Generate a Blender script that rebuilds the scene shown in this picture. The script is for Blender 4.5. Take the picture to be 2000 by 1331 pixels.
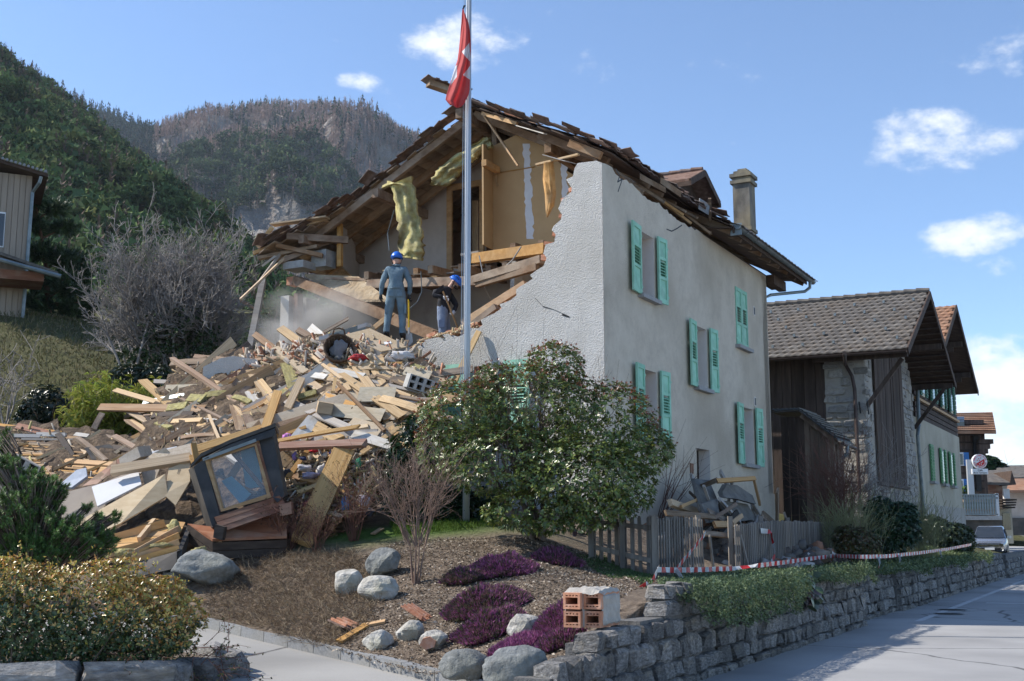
import bpy, math, random
import numpy as np
from mathutils import Vector, Matrix, noise
from mathutils.geometry import tessellate_polygon
R = random.Random(7); NR = np.random.default_rng(7)
rad = math.radians
for o in list(bpy.data.objects): bpy.data.objects.remove(o)
SC = bpy.context.scene; COL = SC.collection

# ---------------------------------------------------------------- camera
F, CX, CY = 2300.0, 1000.0, 665.5
PITCH = math.atan((1038-CY)/F)
CAM = Vector((0, 0, 1.6))
cam = bpy.data.cameras.new('camera'); camo = bpy.data.objects.new('camera', cam); COL.objects.link(camo)
camo.location = CAM; camo.rotation_euler = (math.pi/2+PITCH, 0, 0)
cam.sensor_width = 36; cam.sensor_fit = 'HORIZONTAL'; cam.lens = F/2000*36
cam.clip_start = .1; cam.clip_end = 20000
SC.camera = camo

# ---------------------------------------------------------------- light
SUN_AZ = Vector((-.95, .14)).normalized(); SUN_EL = rad(43)
SUND = Vector((SUN_AZ.x*math.cos(SUN_EL), SUN_AZ.y*math.cos(SUN_EL), math.sin(SUN_EL)))
sl = bpy.data.lights.new('sun', 'SUN'); sl.energy = 2.8; sl.angle = rad(.53); sl.color = (1, .94, .85)
so = bpy.data.objects.new('sun', sl); COL.objects.link(so); so.location = (0, 0, 60)
so.rotation_euler = SUND.to_track_quat('Z', 'Y').to_euler()
SC.view_settings.view_transform = 'Standard'; SC.view_settings.look = 'None'
SC.view_settings.exposure = 1.35; SC.view_settings.gamma = 1

def ray(px, py):
    x, y = (px-CX)/F, (CY-py)/F; c, s = math.cos(PITCH), math.sin(PITCH)
    return Vector((x, c-y*s, s+y*c))
W = bpy.data.worlds.new('World'); SC.world = W; W.use_nodes = True
nt = W.node_tree; nt.nodes.clear()
def wn(t, **k):
    n = nt.nodes.new(t)
    for a, b in k.items(): setattr(n, a, b)
    return n
def wmath(op, a, b=None, clamp=False):
    n = wn('ShaderNodeMath', operation=op, use_clamp=clamp)
    for i, q in enumerate((a, b)):
        if q is None: continue
        if isinstance(q, (int, float)): n.inputs[i].default_value = q
        else: nt.links.new(q, n.inputs[i])
    return n.outputs[0]
sky = wn('ShaderNodeTexSky', sky_type='NISHITA', sun_disc=False, sun_elevation=SUN_EL,
         sun_rotation=math.atan2(SUN_AZ.x, SUN_AZ.y), altitude=1500, air_density=1.0, dust_density=.0, ozone_density=3.6)
b1 = wn('ShaderNodeBackground'); b1.inputs[1].default_value = .089; nt.links.new(sky.outputs[0], b1.inputs[0])
tc = wn('ShaderNodeTexCoord'); sep = wn('ShaderNodeSeparateXYZ'); nt.links.new(tc.outputs['Generated'], sep.inputs[0])
def wnoise(scale, detail, rough, vec=None):
    n = wn('ShaderNodeTexNoise'); n.inputs['Scale'].default_value = scale; n.inputs['Detail'].default_value = detail
    n.inputs['Roughness'].default_value = rough; nt.links.new(vec or tc.outputs['Generated'], n.inputs['Vector']); return n.outputs['Fac']
mp = wn('ShaderNodeMapping'); mp.inputs['Scale'].default_value = (1, 1, 1.7); nt.links.new(tc.outputs['Generated'], mp.inputs[0])
fine = wnoise(13, 7, .62, mp.outputs[0]); broad = wnoise(2.6, 3, .5, mp.outputs[0])
acc = wmath('MULTIPLY', wmath('SUBTRACT', broad, .66), 1.2)           # scattered clouds everywhere
blob = None
for px, py, rx, ry, st_ in ((905, 92, 120, 50, .9), (700, 160, 45, 20, .75), (1965, 128, 75, 42, 1), (1845, 275, 120, 55, .95), (1745, 300, 60, 30, .6),
                            (1915, 465, 95, 40, .95), (1950, 520, 40, 30, .8), (1990, 750, 110, 85, 1.25), (1950, 850, 170, 75, 1.1)):
    d = ray(px, py).normalized(); e1 = Vector((0, 0, 1)).cross(d).normalized(); e2 = d.cross(e1)
    def dotn(v3, sc):
        n = wn('ShaderNodeVectorMath', operation='DOT_PRODUCT'); nt.links.new(tc.outputs['Generated'], n.inputs[0]); n.inputs[1].default_value = v3*sc
        return n.outputs['Value']
    dist = (ray(px, py)).length
    a = dotn(e1, F/rx*dist); b = dotn(e2, F/ry*dist)
    q = wmath('SUBTRACT', st_, wmath('MULTIPLY', wmath('ADD', wmath('MULTIPLY', a, a), wmath('MULTIPLY', b, b)), .55))
    q = wmath('MULTIPLY', wmath('MAXIMUM', q, -.6), wmath('GREATER_THAN', dotn(d, 1), 0))
    blob = q if blob is None else wmath('MAXIMUM', blob, q)
tot = wmath('ADD', wmath('MAXIMUM', acc, wmath('MULTIPLY', blob, .42)), wmath('MULTIPLY', wmath('SUBTRACT', fine, .56), 2.1))
rmp = wn('ShaderNodeMapRange', interpolation_type='SMOOTHSTEP'); nt.links.new(tot, rmp.inputs[0])
rmp.inputs[1].default_value = 0; rmp.inputs[2].default_value = .5; rmp.inputs[3].default_value = 0; rmp.inputs[4].default_value = .93
b2 = wn('ShaderNodeBackground'); b2.inputs[0].default_value = (.93, .96, 1, 1); b2.inputs[1].default_value = .5
mx = wn('ShaderNodeMixShader'); nt.links.new(rmp.outputs[0], mx.inputs[0]); nt.links.new(b1.outputs[0], mx.inputs[1]); nt.links.new(b2.outputs[0], mx.inputs[2])
wo = wn('ShaderNodeOutputWorld'); nt.links.new(mx.outputs[0], wo.inputs[0])

# ---------------------------------------------------------------- pixel -> place
def at(px, py, Y):
    r = ray(px, py); return CAM+r*(Y/r.y)
def atz(px, py, z):
    r = ray(px, py); return CAM+r*((z-1.6)/r.z)
_r = ray(2250, 1038); U = Vector((_r.x, _r.y, 0)).normalized(); V = Vector((-U.y, U.x, 0)); Z = Vector((0, 0, 1))
C0 = at(1184, 1000, 21.7); C0.z = 0
def H(s, t, z=0.): return C0+V*s+U*t+Z*z
def on_t(px, py, t):
    r = ray(px, py); k = (t+C0.dot(U))/r.dot(U); return CAM+r*k
def on_s(px, py, s):
    r = ray(px, py); k = (s+C0.dot(V))/r.dot(V); return CAM+r*k
def st(p): q = p-C0; return q.dot(V), q.dot(U)

# ---------------------------------------------------------------- builders
def tag(o, label=None, cat=None, group=None, kind=None):
    if label: o['label'] = label
    if cat: o['category'] = cat
    if group: o['group'] = group
    if kind: o['kind'] = kind
    return o
def thing(name, label, cat, loc, group=None):
    o = bpy.data.objects.new(name, None); COL.objects.link(o); o.location = loc; o.empty_display_size = .1
    return tag(o, label, cat, group)
def link(name, me, parent=None, loc=(0, 0, 0), rot=None, scale=None):
    o = bpy.data.objects.new(name, me); COL.objects.link(o)
    if parent is not None:
        o.parent = parent
        loc = Vector(loc)-wloc(parent)
    o.location = loc
    if rot is not None: o.rotation_mode = 'QUATERNION'; o.rotation_quaternion = rot
    if scale is not None: o.scale = scale
    return o
def wloc(o):
    p = Vector(o.location)
    while o.parent: o = o.parent; p += Vector(o.location)
    return p
def np_mesh(name, V_, F_, mats, cols=None, smooth=False, mi=None):
    me = bpy.data.meshes.new(name); V_ = np.asarray(V_, np.float32); F_ = np.asarray(F_, np.int32); k = F_.shape[1]
    me.vertices.add(len(V_)); me.vertices.foreach_set('co', V_.ravel())
    me.loops.add(F_.size); me.loops.foreach_set('vertex_index', F_.ravel())
    me.polygons.add(len(F_)); me.polygons.foreach_set('loop_start', np.arange(0, F_.size, k, dtype=np.int32))
    me.update(calc_edges=True)
    if smooth: me.polygons.foreach_set('use_smooth', np.ones(len(F_), bool))
    if mi is not None: me.polygons.foreach_set('material_index', np.asarray(mi, np.int32))
    for m in (mats if isinstance(mats, (list, tuple)) else [mats]): me.materials.append(m)
    if cols is not None:
        a = me.color_attributes.new('Col', 'FLOAT_COLOR', 'POINT')
        c = np.ones((len(V_), 4), np.float32); c[:, :3] = cols; a.data.foreach_set('color', c.ravel())
    me.validate(); return me
class MB:
    def __init__(s): s.v = []; s.f = []; s.m = []
    def add(s, vs, fs, mi=0):
        b = len(s.v); s.v += [Vector(q) for q in vs]; s.f += [tuple(i+b for i in f) for f in fs]; s.m += [mi]*len(fs); return s
    BF = [(0, 2, 3, 1), (4, 5, 7, 6), (0, 1, 5, 4), (2, 6, 7, 3), (0, 4, 6, 2), (1, 3, 7, 5)]
    def obox(s, c, ax, ay, az, mi=0):          # half-axis vectors
        c = Vector(c); return s.add([c+ax*i+ay*j+az*k for i in (-1, 1) for j in (-1, 1) for k in (-1, 1)], [f[::-1] for f in s.BF] if ax.cross(ay).dot(az) > 0 else s.BF, mi)
    def box(s, c, sx, sy, sz, rz=0, mi=0):
        return s.obox(c, Vector((math.cos(rz), math.sin(rz), 0))*sx/2, Vector((-math.sin(rz), math.cos(rz), 0))*sy/2, Z*sz/2, mi)
    def beam(s, p0, p1, w, h, up=Z, mi=0):
        p0, p1 = Vector(p0), Vector(p1); d = (p1-p0); L = d.length; d.normalize(); a = d.cross(up)
        if a.length < 1e-4: a = d.cross(Vector((1, 0, 0)))
        a.normalize(); b = a.cross(d)
        return s.obox((p0+p1)/2, d*L/2, a*w/2, b*h/2, mi)
    def tube(s, pts, rs, n=8, mi=0, cap=True):
        pts = [Vector(p) for p in pts]; rs = rs if isinstance(rs, (list, tuple)) else [rs]*len(pts); b = len(s.v); ref = None
        for i, p in enumerate(pts):
            d = (pts[min(i+1, len(pts)-1)]-pts[max(i-1, 0)]).normalized()
            if ref is None: ref = d.orthogonal().normalized()
            ref = (ref-d*ref.dot(d)); ref = ref.normalized() if ref.length > 1e-5 else d.orthogonal().normalized()
            e = d.cross(ref)
            s.v += [p+(ref*math.cos(2*math.pi*k/n)+e*math.sin(2*math.pi*k/n))*rs[i] for k in range(n)]
        for i in range(len(pts)-1):
            for k in range(n):
                s.f.append((b+i*n+k, b+i*n+(k+1) % n, b+(i+1)*n+(k+1) % n, b+(i+1)*n+k)); s.m.append(mi)
        if cap:
            s.f.append(tuple(b+k for k in range(n))[::-1]); s.f.append(tuple(b+(len(pts)-1)*n+k for k in range(n))); s.m += [mi, mi]
        return s
    def prism(s, poly, vec, holes=(), mi=0, side=None):
        loops = [[Vector(p) for p in poly]]+[[Vector(p) for p in h] for h in holes]; vec = Vector(vec)
        flat = [p for l in loops for p in l]; tris = tessellate_polygon(loops); n = len(flat); side = mi if side is None else side
        nrm = Vector((0, 0, 0)); L0 = loops[0]
        for i in range(len(L0)): nrm += (L0[i]-L0[0]).cross(L0[(i+1) % len(L0)]-L0[0])
        fwd = nrm.dot(vec) > 0
        fs = []
        for t in tris:
            a, b, c = flat[t[0]], flat[t[1]], flat[t[2]]
            t = t if (b-a).cross(c-a).dot(vec) < 0 else t[::-1]
            fs += [tuple(t), tuple(i+n for i in t[::-1])]
        s.add(flat+[p+vec for p in flat], fs, mi)
        b = len(s.v)-2*n; o = 0
        for li, l in enumerate(loops):
            m = len(l)
            for i in range(m):
                j = (i+1) % m; q = (b+o+i, b+o+j, b+o+j+n, b+o+i+n)
                s.f.append(q if fwd else q[::-1]); s.m.append(side)
            o += m
        return s
    def lathe(s, base, axis, prof, n=16, mi=0):
        axis = Vector(axis).normalized(); a = axis.orthogonal().normalized(); e = axis.cross(a); b = len(s.v); base = Vector(base)
        for r, h in prof: s.v += [base+axis*h+(a*math.cos(2*math.pi*k/n)+e*math.sin(2*math.pi*k/n))*r for k in range(n)]
        for i in range(len(prof)-1):
            for k in range(n): s.f.append((b+i*n+k, b+i*n+(k+1) % n, b+(i+1)*n+(k+1) % n, b+(i+1)*n+k)); s.m.append(mi)
        s.f.append(tuple(b+k for k in range(n))[::-1]); s.f.append(tuple(b+(len(prof)-1)*n+k for k in range(n))); s.m += [mi, mi]
        return s
    def mesh(s, name, mats, smooth=False, c=None):
        c = c if c is not None else Vector((sum(p.x for p in s.v), sum(p.y for p in s.v), sum(p.z for p in s.v)))/len(s.v)
        me = bpy.data.meshes.new(name); me.from_pydata([p-c for p in s.v], [], s.f)
        for m in (mats if isinstance(mats, (list, tuple)) else [mats]): me.materials.append(m)
        me.polygons.foreach_set('material_index', s.m)
        if smooth: me.polygons.foreach_set('use_smooth', [True]*len(s.f))
        me.update(); return me, c
    def build(s, name, mats, parent=None, smooth=False, kind=None):
        me, c = s.mesh(name, mats, smooth); o = link(name, me, parent, c)
        if kind: o['kind'] = kind
        return o

# ---------------------------------------------------------------- materials
def M(name, cols, scale=4., detail=5, rough=.85, stretch=(1, 1, 1), bump=0., bscale=None, rand=0., metal=0., spec=.3,
      attr=False, trans=0., pos=None, dirt=None, coord='Object', bdist=.02, nrough=.6, hue=0., bdet=6):
    m = bpy.data.materials.new(name); m.use_nodes = True; t = m.node_tree; N = t.nodes; B = N['Principled BSDF']; L = t.links.new
    B.inputs['Roughness'].default_value = rough; B.inputs['Metallic'].default_value = metal; B.inputs['Specular IOR Level'].default_value = spec
    c = N.new('ShaderNodeTexCoord'); mpn = N.new('ShaderNodeMapping'); mpn.inputs['Scale'].default_value = [scale*q for q in stretch]
    L(c.outputs[coord], mpn.inputs[0])
    oi = N.new('ShaderNodeObjectInfo')
    if rand or hue:
        cx = N.new('ShaderNodeVectorMath'); cx.operation = 'SCALE'; cx.inputs[0].default_value = (37, 17, 29); L(oi.outputs['Random'], cx.inputs['Scale'])
        L(cx.outputs[0], mpn.inputs['Location'])
    n = N.new('ShaderNodeTexNoise'); n.inputs['Scale'].default_value = 1; n.inputs['Detail'].default_value = detail; n.inputs['Roughness'].default_value = nrough
    L(mpn.outputs[0], n.inputs['Vector'])
    r = N.new('ShaderNodeValToRGB'); e = r.color_ramp.elements
    cols = [tuple(q)+(1,) for q in cols]
    if len(cols) == 1: cols = cols*2
    pos = pos or [.28+.44*i/(len(cols)-1) for i in range(len(cols))]
    while len(e) < len(cols): e.new(.5)
    for i, q in enumerate(cols): e[i].position = pos[i]; e[i].color = q
    L(n.outputs['Fac'], r.inputs[0]); out = r.outputs[0]
    if attr:
        a = N.new('ShaderNodeAttribute'); a.attribute_name = 'Col'
        mm = N.new('ShaderNodeMix'); mm.data_type = 'RGBA'; mm.blend_type = 'MULTIPLY'; mm.inputs[0].default_value = 1
        L(a.outputs['Color'], mm.inputs[6]); L(out, mm.inputs[7]); out = mm.outputs[2]
    if dirt:
        dn = N.new('ShaderNodeTexNoise'); dn.inputs['Scale'].default_value = dirt[1]; dn.inputs['Detail'].default_value = 4; L(c.outputs[coord], dn.inputs['Vector'])
        mr = N.new('ShaderNodeMapRange'); L(dn.outputs['Fac'], mr.inputs[0]); mr.inputs[1].default_value = dirt[3] if len(dirt) > 3 else .45; mr.inputs[2].default_value = .7; mr.inputs[4].default_value = dirt[2]
        mm = N.new('ShaderNodeMix'); mm.data_type = 'RGBA'; L(mr.outputs[0], mm.inputs[0]); L(out, mm.inputs[6]); mm.inputs[7].default_value = tuple(dirt[0])+(1,); out = mm.outputs[2]
    if rand or hue:
        hs = N.new('ShaderNodeHueSaturation'); mr = N.new('ShaderNodeMapRange'); L(oi.outputs['Random'], mr.inputs[0])
        mr.inputs[3].default_value = 1-rand; mr.inputs[4].default_value = 1+rand; L(mr.outputs[0], hs.inputs['Value']); L(out, hs.inputs['Color']); out = hs.outputs[0]
        if hue:
            ml = N.new('ShaderNodeMath'); ml.operation = 'MULTIPLY'; ml.inputs[1].default_value = 7.13; L(oi.outputs['Random'], ml.inputs[0])
            fr = N.new('ShaderNodeMath'); fr.operation = 'FRACT'; L(ml.outputs[0], fr.inputs[0])
            m2 = N.new('ShaderNodeMapRange'); L(fr.outputs[0], m2.inputs[0]); m2.inputs[3].default_value = 1-hue; m2.inputs[4].default_value = 1+hue*.4; L(m2.outputs[0], hs.inputs['Saturation'])
    L(out, B.inputs['Base Color'])
    if bump:
        bn = N.new('ShaderNodeTexNoise'); bn.inputs['Detail'].default_value = bdet; bn.inputs['Roughness'].default_value = .65
        if bscale: bn.inputs['Scale'].default_value = bscale; L(c.outputs[coord], bn.inputs['Vector'])
        else: bn.inputs['Scale'].default_value = 2.5; L(mpn.outputs[0], bn.inputs['Vector'])
        bp = N.new('ShaderNodeBump'); bp.inputs['Strength'].default_value = bump; bp.inputs['Distance'].default_value = bdist
        L(bn.outputs['Fac'], bp.inputs['Height']); L(bp.outputs[0], B.inputs['Normal'])
    if trans:
        tr = N.new('ShaderNodeBsdfTranslucent'); L(out, tr.inputs[0]); ms = N.new('ShaderNodeMixShader'); ms.inputs[0].default_value = trans
        L(B.outputs[0], ms.inputs[1]); L(tr.outputs[0], ms.inputs[2]); L(ms.outputs[0], N['Material Output'].inputs[0])
    return m
def C3(*a): return [tuple(x) for x in a]
WD = dict(stretch=(.35, 3, 3), scale=3, bump=.35, rand=.26, hue=.22, rough=.8)
mt = {}
mt['stucco_front'] = M('rough plaster', C3((.52, .50, .465), (.60, .58, .545), (.66, .64, .61)), 2.2, bump=.9, bscale=36, bdist=.045, bdet=3, dirt=((.42, .39, .34), .6, .5), rough=.95)
mt['stucco_side'] = M('grey plaster', C3((.52, .44, .35), (.67, .58, .465), (.76, .67, .55)), 1.6, detail=11, nrough=.8, bump=.9, bscale=42, bdist=.03, dirt=((.44, .365, .275), .45, .75), rough=.95)
mt['masonry'] = M('brick rubble core', C3((.30, .12, .07), (.42, .22, .14), (.46, .40, .34)), 7, bump=.8, bscale=14, bdist=.05)
mt['reveal'] = M('window reveal plaster', C3((.70, .645, .59), (.78, .72, .66)), 4, bump=.1)
mt['brick'] = M('clay brick', C3((.42, .17, .09), (.52, .25, .15), (.60, .38, .28)), 9, bump=.4, rand=.25)
mt['mortar'] = M('pale mortar', C3((.33, .30, .265), (.46, .43, .385)), 12, bump=.6, bscale=30)
mt['green'] = M('mint green paint', C3((.26, .55, .39), (.33, .63, .46), (.40, .67, .52)), 5, rough=.7, rand=.1, bump=.1, dirt=((.20, .34, .25), 3, .45))
mt['sill'] = M('stone sill', C3((.28, .27, .26), (.38, .37, .36)), 12, bump=.2)
mt['dark'] = M('dark room', C3((.03, .026, .022), (.05, .045, .04)), 3)
mt['glass_dark'] = M('window glass', C3((.02, .025, .03), (.03, .035, .04)), 1, rough=.06, spec=.8)
mt['old'] = M('old weathered timber', C3((.10, .07, .045), (.18, .12, .075), (.27, .19, .12)), dirt=((.42, .34, .25), 1.8, .55), **WD)
mt['tan'] = M('pale pine plank', C3((.36, .225, .105), (.49, .335, .175), (.59, .435, .26)), dirt=((.36, .28, .19), 1.4, .5), **WD)
mt['orange'] = M('varnished pine', C3((.36, .19, .065), (.48, .27, .10), (.56, .35, .16)), dirt=((.28, .2, .12), 1.7, .45), **WD)
mt['orange2'] = M('fresh orange pine', C3((.40, .22, .075), (.54, .32, .12), (.62, .41, .19)), stretch=(.35, 3, 3), scale=3, bump=.35, rough=.8, dirt=((.36, .25, .14), 1.7, .4))
mt['brown'] = M('brown board', C3((.14, .08, .045), (.23, .135, .075), (.31, .20, .12)), dirt=((.42, .34, .25), 1.8, .55), **WD)
mt['redbrown'] = M('red brown painted wood', C3((.16, .065, .035), (.24, .10, .055), (.30, .15, .09)), dirt=((.42, .34, .25), 1.8, .4), **WD)
mt['darkwood'] = M('dark stained wood', C3((.025, .018, .014), (.045, .032, .025), (.075, .055, .04)), **WD)
mt['greywood'] = M('silver grey wood', C3((.20, .18, .165), (.30, .275, .25), (.38, .35, .32)), dirt=((.42, .34, .25), 1.8, .55), **WD)
mt['white'] = M('white painted board', C3((.40, .38, .345), (.50, .475, .435), (.57, .545, .505)), 3, rand=.15, dirt=((.36, .30, .22), 2.4, .7), bump=.1)
mt['chip'] = M('chipboard', C3((.36, .27, .17), (.45, .35, .23), (.52, .42, .30)), 26, rand=.2, hue=.3, bump=.15, dirt=((.5, .47, .42), 1.3, .45))
mt['fibre'] = M('dusty fibre panel', C3((.30, .26, .19), (.38, .33, .25), (.45, .40, .31)), 8, rand=.15, bump=.2, dirt=((.48, .38, .25), 1.6, .6))
mt['insul'] = M('yellow glass wool', C3((.36, .31, .12), (.50, .44, .20), (.58, .53, .30)), 9, rough=1, bump=.9, bscale=25, bdist=.05, rand=.15, spec=.05, dirt=((.17, .14, .10), 3.2, .75, .42))
mt['beige'] = M('beige fibreboard wall', C3((.47, .31, .155), (.52, .35, .18), (.56, .38, .20)), 1.5, rough=.8, bump=.05, dirt=((.45, .28, .13), .9, .4))
mt['wallp'] = M('pinkish wall lining', C3((.42, .36, .31), (.48, .42, .37), (.52, .46, .41)), 2, bump=.08, dirt=((.36, .30, .25), 1.1, .5))
mt['filler'] = M('white joint filler', C3((.66, .66, .68), (.74, .74, .75)), 6, bump=.2)
mt['roomgrey'] = M('dusty room plaster', C3((.34, .30, .265), (.43, .385, .34), (.50, .455, .40)), 1.6, bump=.2, dirt=((.24, .21, .18), .8, .6))
mt['rafter'] = M('brown rafter', C3((.13, .075, .04), (.20, .12, .065), (.28, .17, .10)), dirt=((.42, .34, .25), 1.8, .55), **WD)
mt['soffit'] = M('dark brown eave boards', C3((.05, .032, .024), (.08, .052, .038), (.11, .075, .055)), 3, stretch=(.4, 3, 3), bump=.2, rand=.2)
mt['tile'] = M('weathered brown roof tile', C3((.10, .065, .05), (.17, .11, .085), (.24, .175, .145)), 7, rand=.35, hue=.4, bump=.3, rough=.9)
mt['tile2'] = M('old grey concrete tile', C3((.07, .063, .057), (.12, .108, .096), (.175, .16, .142)), 2.6, bump=.3, rough=.9, dirt=((.15, .105, .065), 1.1, .3))
mt['tile3'] = M('orange clay tiles', C3((.20, .10, .06), (.30, .155, .09), (.37, .22, .14)), 1.2, bump=.3, rough=.9, dirt=((.16, .12, .09), .5, .6))
mt['zinc'] = M('zinc gutter', C3((.13, .16, .17), (.20, .235, .245), (.27, .30, .31)), 3, rough=.5, metal=.5, spec=.5)
mt['copper'] = M('brown copper pipe', C3((.07, .05, .045), (.11, .08, .07)), 5, rough=.55, metal=.4)
mt['chimney'] = M('weathered chimney render', C3((.07, .065, .055), (.17, .155, .13), (.26, .24, .195)), 2.6, stretch=(1, 1, .5), bump=.4, bscale=20, dirt=((.34, .27, .13), 1.3, .4))
mt['stone'] = M('grey wall stone', C3((.085, .08, .075), (.165, .158, .15), (.26, .25, .24), (.42, .40, .37)), 5, stretch=(1, 1, 1.6), rand=.38, hue=.5, bump=1, bscale=11, bdist=.05, dirt=((.40, .34, .25), 2.2, .45, .52))
mt['wmortar'] = M('dark wall mortar', C3((.09, .088, .085), (.14, .135, .13), (.19, .185, .175)), 9, bump=.8, bscale=26, bdist=.03)
mt['boulder'] = M('grey boulder', C3((.11, .115, .115), (.18, .19, .19), (.28, .285, .28)), 14, detail=8, bump=1, bscale=22, bdist=.03, rand=.1, dirt=((.30, .29, .22), 1.5, .4))
mt['palerock'] = M('pale limestone rock', C3((.26, .245, .21), (.40, .38, .34), (.54, .52, .48)), 8, detail=8, bump=1, bscale=10, bdist=.05, rand=.12, dirt=((.28, .27, .17), 2.6, .55, .5))
mt['barnstone'] = M('rubble masonry stone', C3((.20, .19, .175), (.31, .295, .27), (.42, .40, .37)), 5, rand=.28, hue=.5, bump=.7, bscale=9, bdist=.05, dirt=((.34, .28, .19), 1.6, .4))
mt['barnmortar'] = M('lime mortar', C3((.30, .275, .235), (.38, .355, .315), (.45, .425, .385)), 2.5, bump=.7, bscale=10, bdist=.05, dirt=((.26, .22, .17), .6, .5))
mt['barnwood'] = M('dark barn boards', C3((.04, .028, .022), (.07, .05, .04), (.115, .085, .07)), 2.2, stretch=(3, 3, .3), bump=.4, rand=.3, rough=.9)
mt['shedwood'] = M('weathered shed boards', C3((.09, .065, .05), (.17, .125, .095), (.27, .22, .175)), 2.2, stretch=(3, 3, .25), bump=.4, rand=.35, rough=.9)
mt['nbplaster'] = M('beige render', C3((.37, .33, .25), (.43, .39, .30), (.47, .43, .34)), 1, bump=.2, bscale=30, dirt=((.27, .235, .18), .4, .55))
mt['cream'] = M('cream painted surround', C3((.56, .50, .36), (.62, .56, .42)), 3)
mt['dgreen'] = M('dark green shutter paint', C3((.025, .105, .06), (.04, .15, .09)), 4, rough=.6, rand=.15)
mt['mgreen'] = M('leaf green shutter paint', C3((.07, .22, .09), (.10, .28, .12)), 4, rough=.6, rand=.15)
mt['blue'] = M('blue shutter paint', C3((.04, .16, .42), (.06, .21, .5)), 4, rough=.6)
mt['picket'] = M('grey fence picket', C3((.125, .105, .09), (.21, .185, .16), (.30, .27, .235)), 4, stretch=(3, 3, .3), bump=.4, rand=.3, hue=.3, rough=.9)
mt['asphalt'] = None
mt['kerb'] = M('granite kerb', C3((.17, .175, .18), (.23, .235, .24), (.29, .295, .30)), 40, rand=.08, bump=.3, dirt=((.24, .22, .18), 1.2, .4))
mt['clad'] = M('beige wall cladding', C3((.28, .225, .17), (.34, .275, .215), (.38, .31, .245)), 2, stretch=(2, 2, .2), bump=.1, rand=.06)
mt['galv'] = M('painted steel pole', C3((.42, .44, .46), (.50, .52, .54)), 3, stretch=(1, 1, .3), rough=.45, metal=.3, spec=.5)
mt['red'] = M('red print', C3((.55, .03, .03), (.62, .045, .04)), 4, rough=.5)
mt['whitep'] = M('white plastic', C3((.72, .72, .72), (.78, .78, .78)), 4, rough=.5)
mt['black'] = M('black paint', C3((.012, .012, .012), (.02, .02, .02)), 4, rough=.5)
mt['tapew'] = M('white barrier tape', C3((.70, .70, .70), (.78, .78, .78)), 4, rough=.35, trans=.25)
mt['taper'] = M('red barrier tape', C3((.62, .035, .04), (.70, .05, .05)), 4, rough=.35, trans=.25)
mt['leaf'] = M('leaf', C3((.75, .75, .75), (1.15, 1.15, 1.15)), 3, rough=.3, spec=.6, attr=True, trans=.25)
mt['leafm'] = M('matt leaf', C3((.75, .75, .75), (1.15, 1.15, 1.15)), 3, rough=.7, spec=.2, attr=True, trans=.25)
mt['needle'] = M('needle', C3((.8, .8, .8), (1.1, 1.1, 1.1)), 3, rough=.5, spec=.4, attr=True, trans=.12)
mt['bark'] = M('bark', C3((.09, .065, .05), (.15, .115, .09), (.22, .18, .15)), 8, stretch=(1, 1, .3), bump=.5)
mt['twig'] = M('grey twig', C3((.20, .18, .165), (.30, .275, .255)), 5)
mt['twigr'] = M('red brown twig', C3((.12, .055, .04), (.19, .095, .07)), 5)
mt['forest_leaf'] = M('distant foliage', C3((.8, .8, .8), (1.1, 1.1, 1.1)), 3, rough=1, spec=.02, attr=True)
mt['straw'] = M('straw', C3((.8, .8, .8), (1.1, 1.1, 1.1)), 5, attr=True, trans=.15)
mt['copperp'] = M('brown basket wicker', C3((.07, .045, .03), (.13, .085, .055)), 10, bump=.4)
mt['greymetal'] = M('dusty grey metal sheet', C3((.22, .22, .22), (.30, .30, .30)), 4, rough=.6, metal=.2)
mt['anthr'] = M('anthracite sheet metal', C3((.035, .034, .032), (.055, .052, .048), (.075, .07, .065)), 4, rough=.6, metal=.15, dirt=((.14, .12, .10), 1.6, .5))
mt['concrete'] = M('concrete', C3((.27, .265, .255), (.35, .345, .33), (.42, .41, .40)), 6, bump=.4, bscale=20)
mt['dust'] = M('pale rubble dust', C3((.27, .19, .115), (.40, .30, .19), (.50, .41, .29)), 3, bump=.9, bscale=12, bdist=.08)
mt['litter'] = M('small rubble', C3((.75, .75, .75), (1.1, 1.1, 1.1)), 5, attr=True, bump=.2)
# ================================================================ ground
W0 = Vector((.7736, 10.988, 0))                       # foot of the stone wall, runs along U
def wallp(Y, off=0., z=0.): return W0+U*((Y-W0.y)/U.y)+V*off+Z*z
KA = atz(850, 1338, .02); KB = atz(390, 1224, .30)
KD = Vector((KB.x-KA.x, KB.y-KA.y, 0)).normalized(); KN = Vector((-KD.y, KD.x, 0))   # KN: towards the drive
if KN.x > 0: KN = -KN
KC = Vector((.45, 10.6, 0))
def drive_z(y): return float(np.interp(y, [12.2, 17, 22, 40], [.006, .31, .62, 1.6]))
cps = []
def cp(px, py, Y=None, z=None):
    p = at(px, py, Y) if Y else atz(px, py, z); cps.append(tuple(p))
for Y in (12.8, 14, 15, 16.5, 18, 20, 22, 24.5, 27, 30, 33, 38): cps.append(tuple(wallp(Y, .35, .86)))
for Y in (44, 48, 54, 60, 70): cps += [tuple(wallp(Y, .3, .4 if Y < 46 else .05)), tuple(wallp(Y, 1.6, .6 if Y < 46 else .05))]
cps += [tuple(wallp(10.6, .2, .36)), tuple(wallp(11.6, .3, .6))]
for Y in (14.6, 15.4, 16.2, 17, 18, 19.5, 21, 23, 25, 27, 30, 33): cps += [tuple(wallp(Y, 2.0, .93)), tuple(wallp(Y, 1.1, .90)), tuple(wallp(Y, 2.5, 1.0))]
for t in (0, 4, 8, 11, 16, 24, 34): cps.append(tuple(H(-.2, t, 1.9 if t < 12 else 1.75)))
for s in (2, 5, 8, 11): cps.append(tuple(H(s, -.4, 2.0)))
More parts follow.
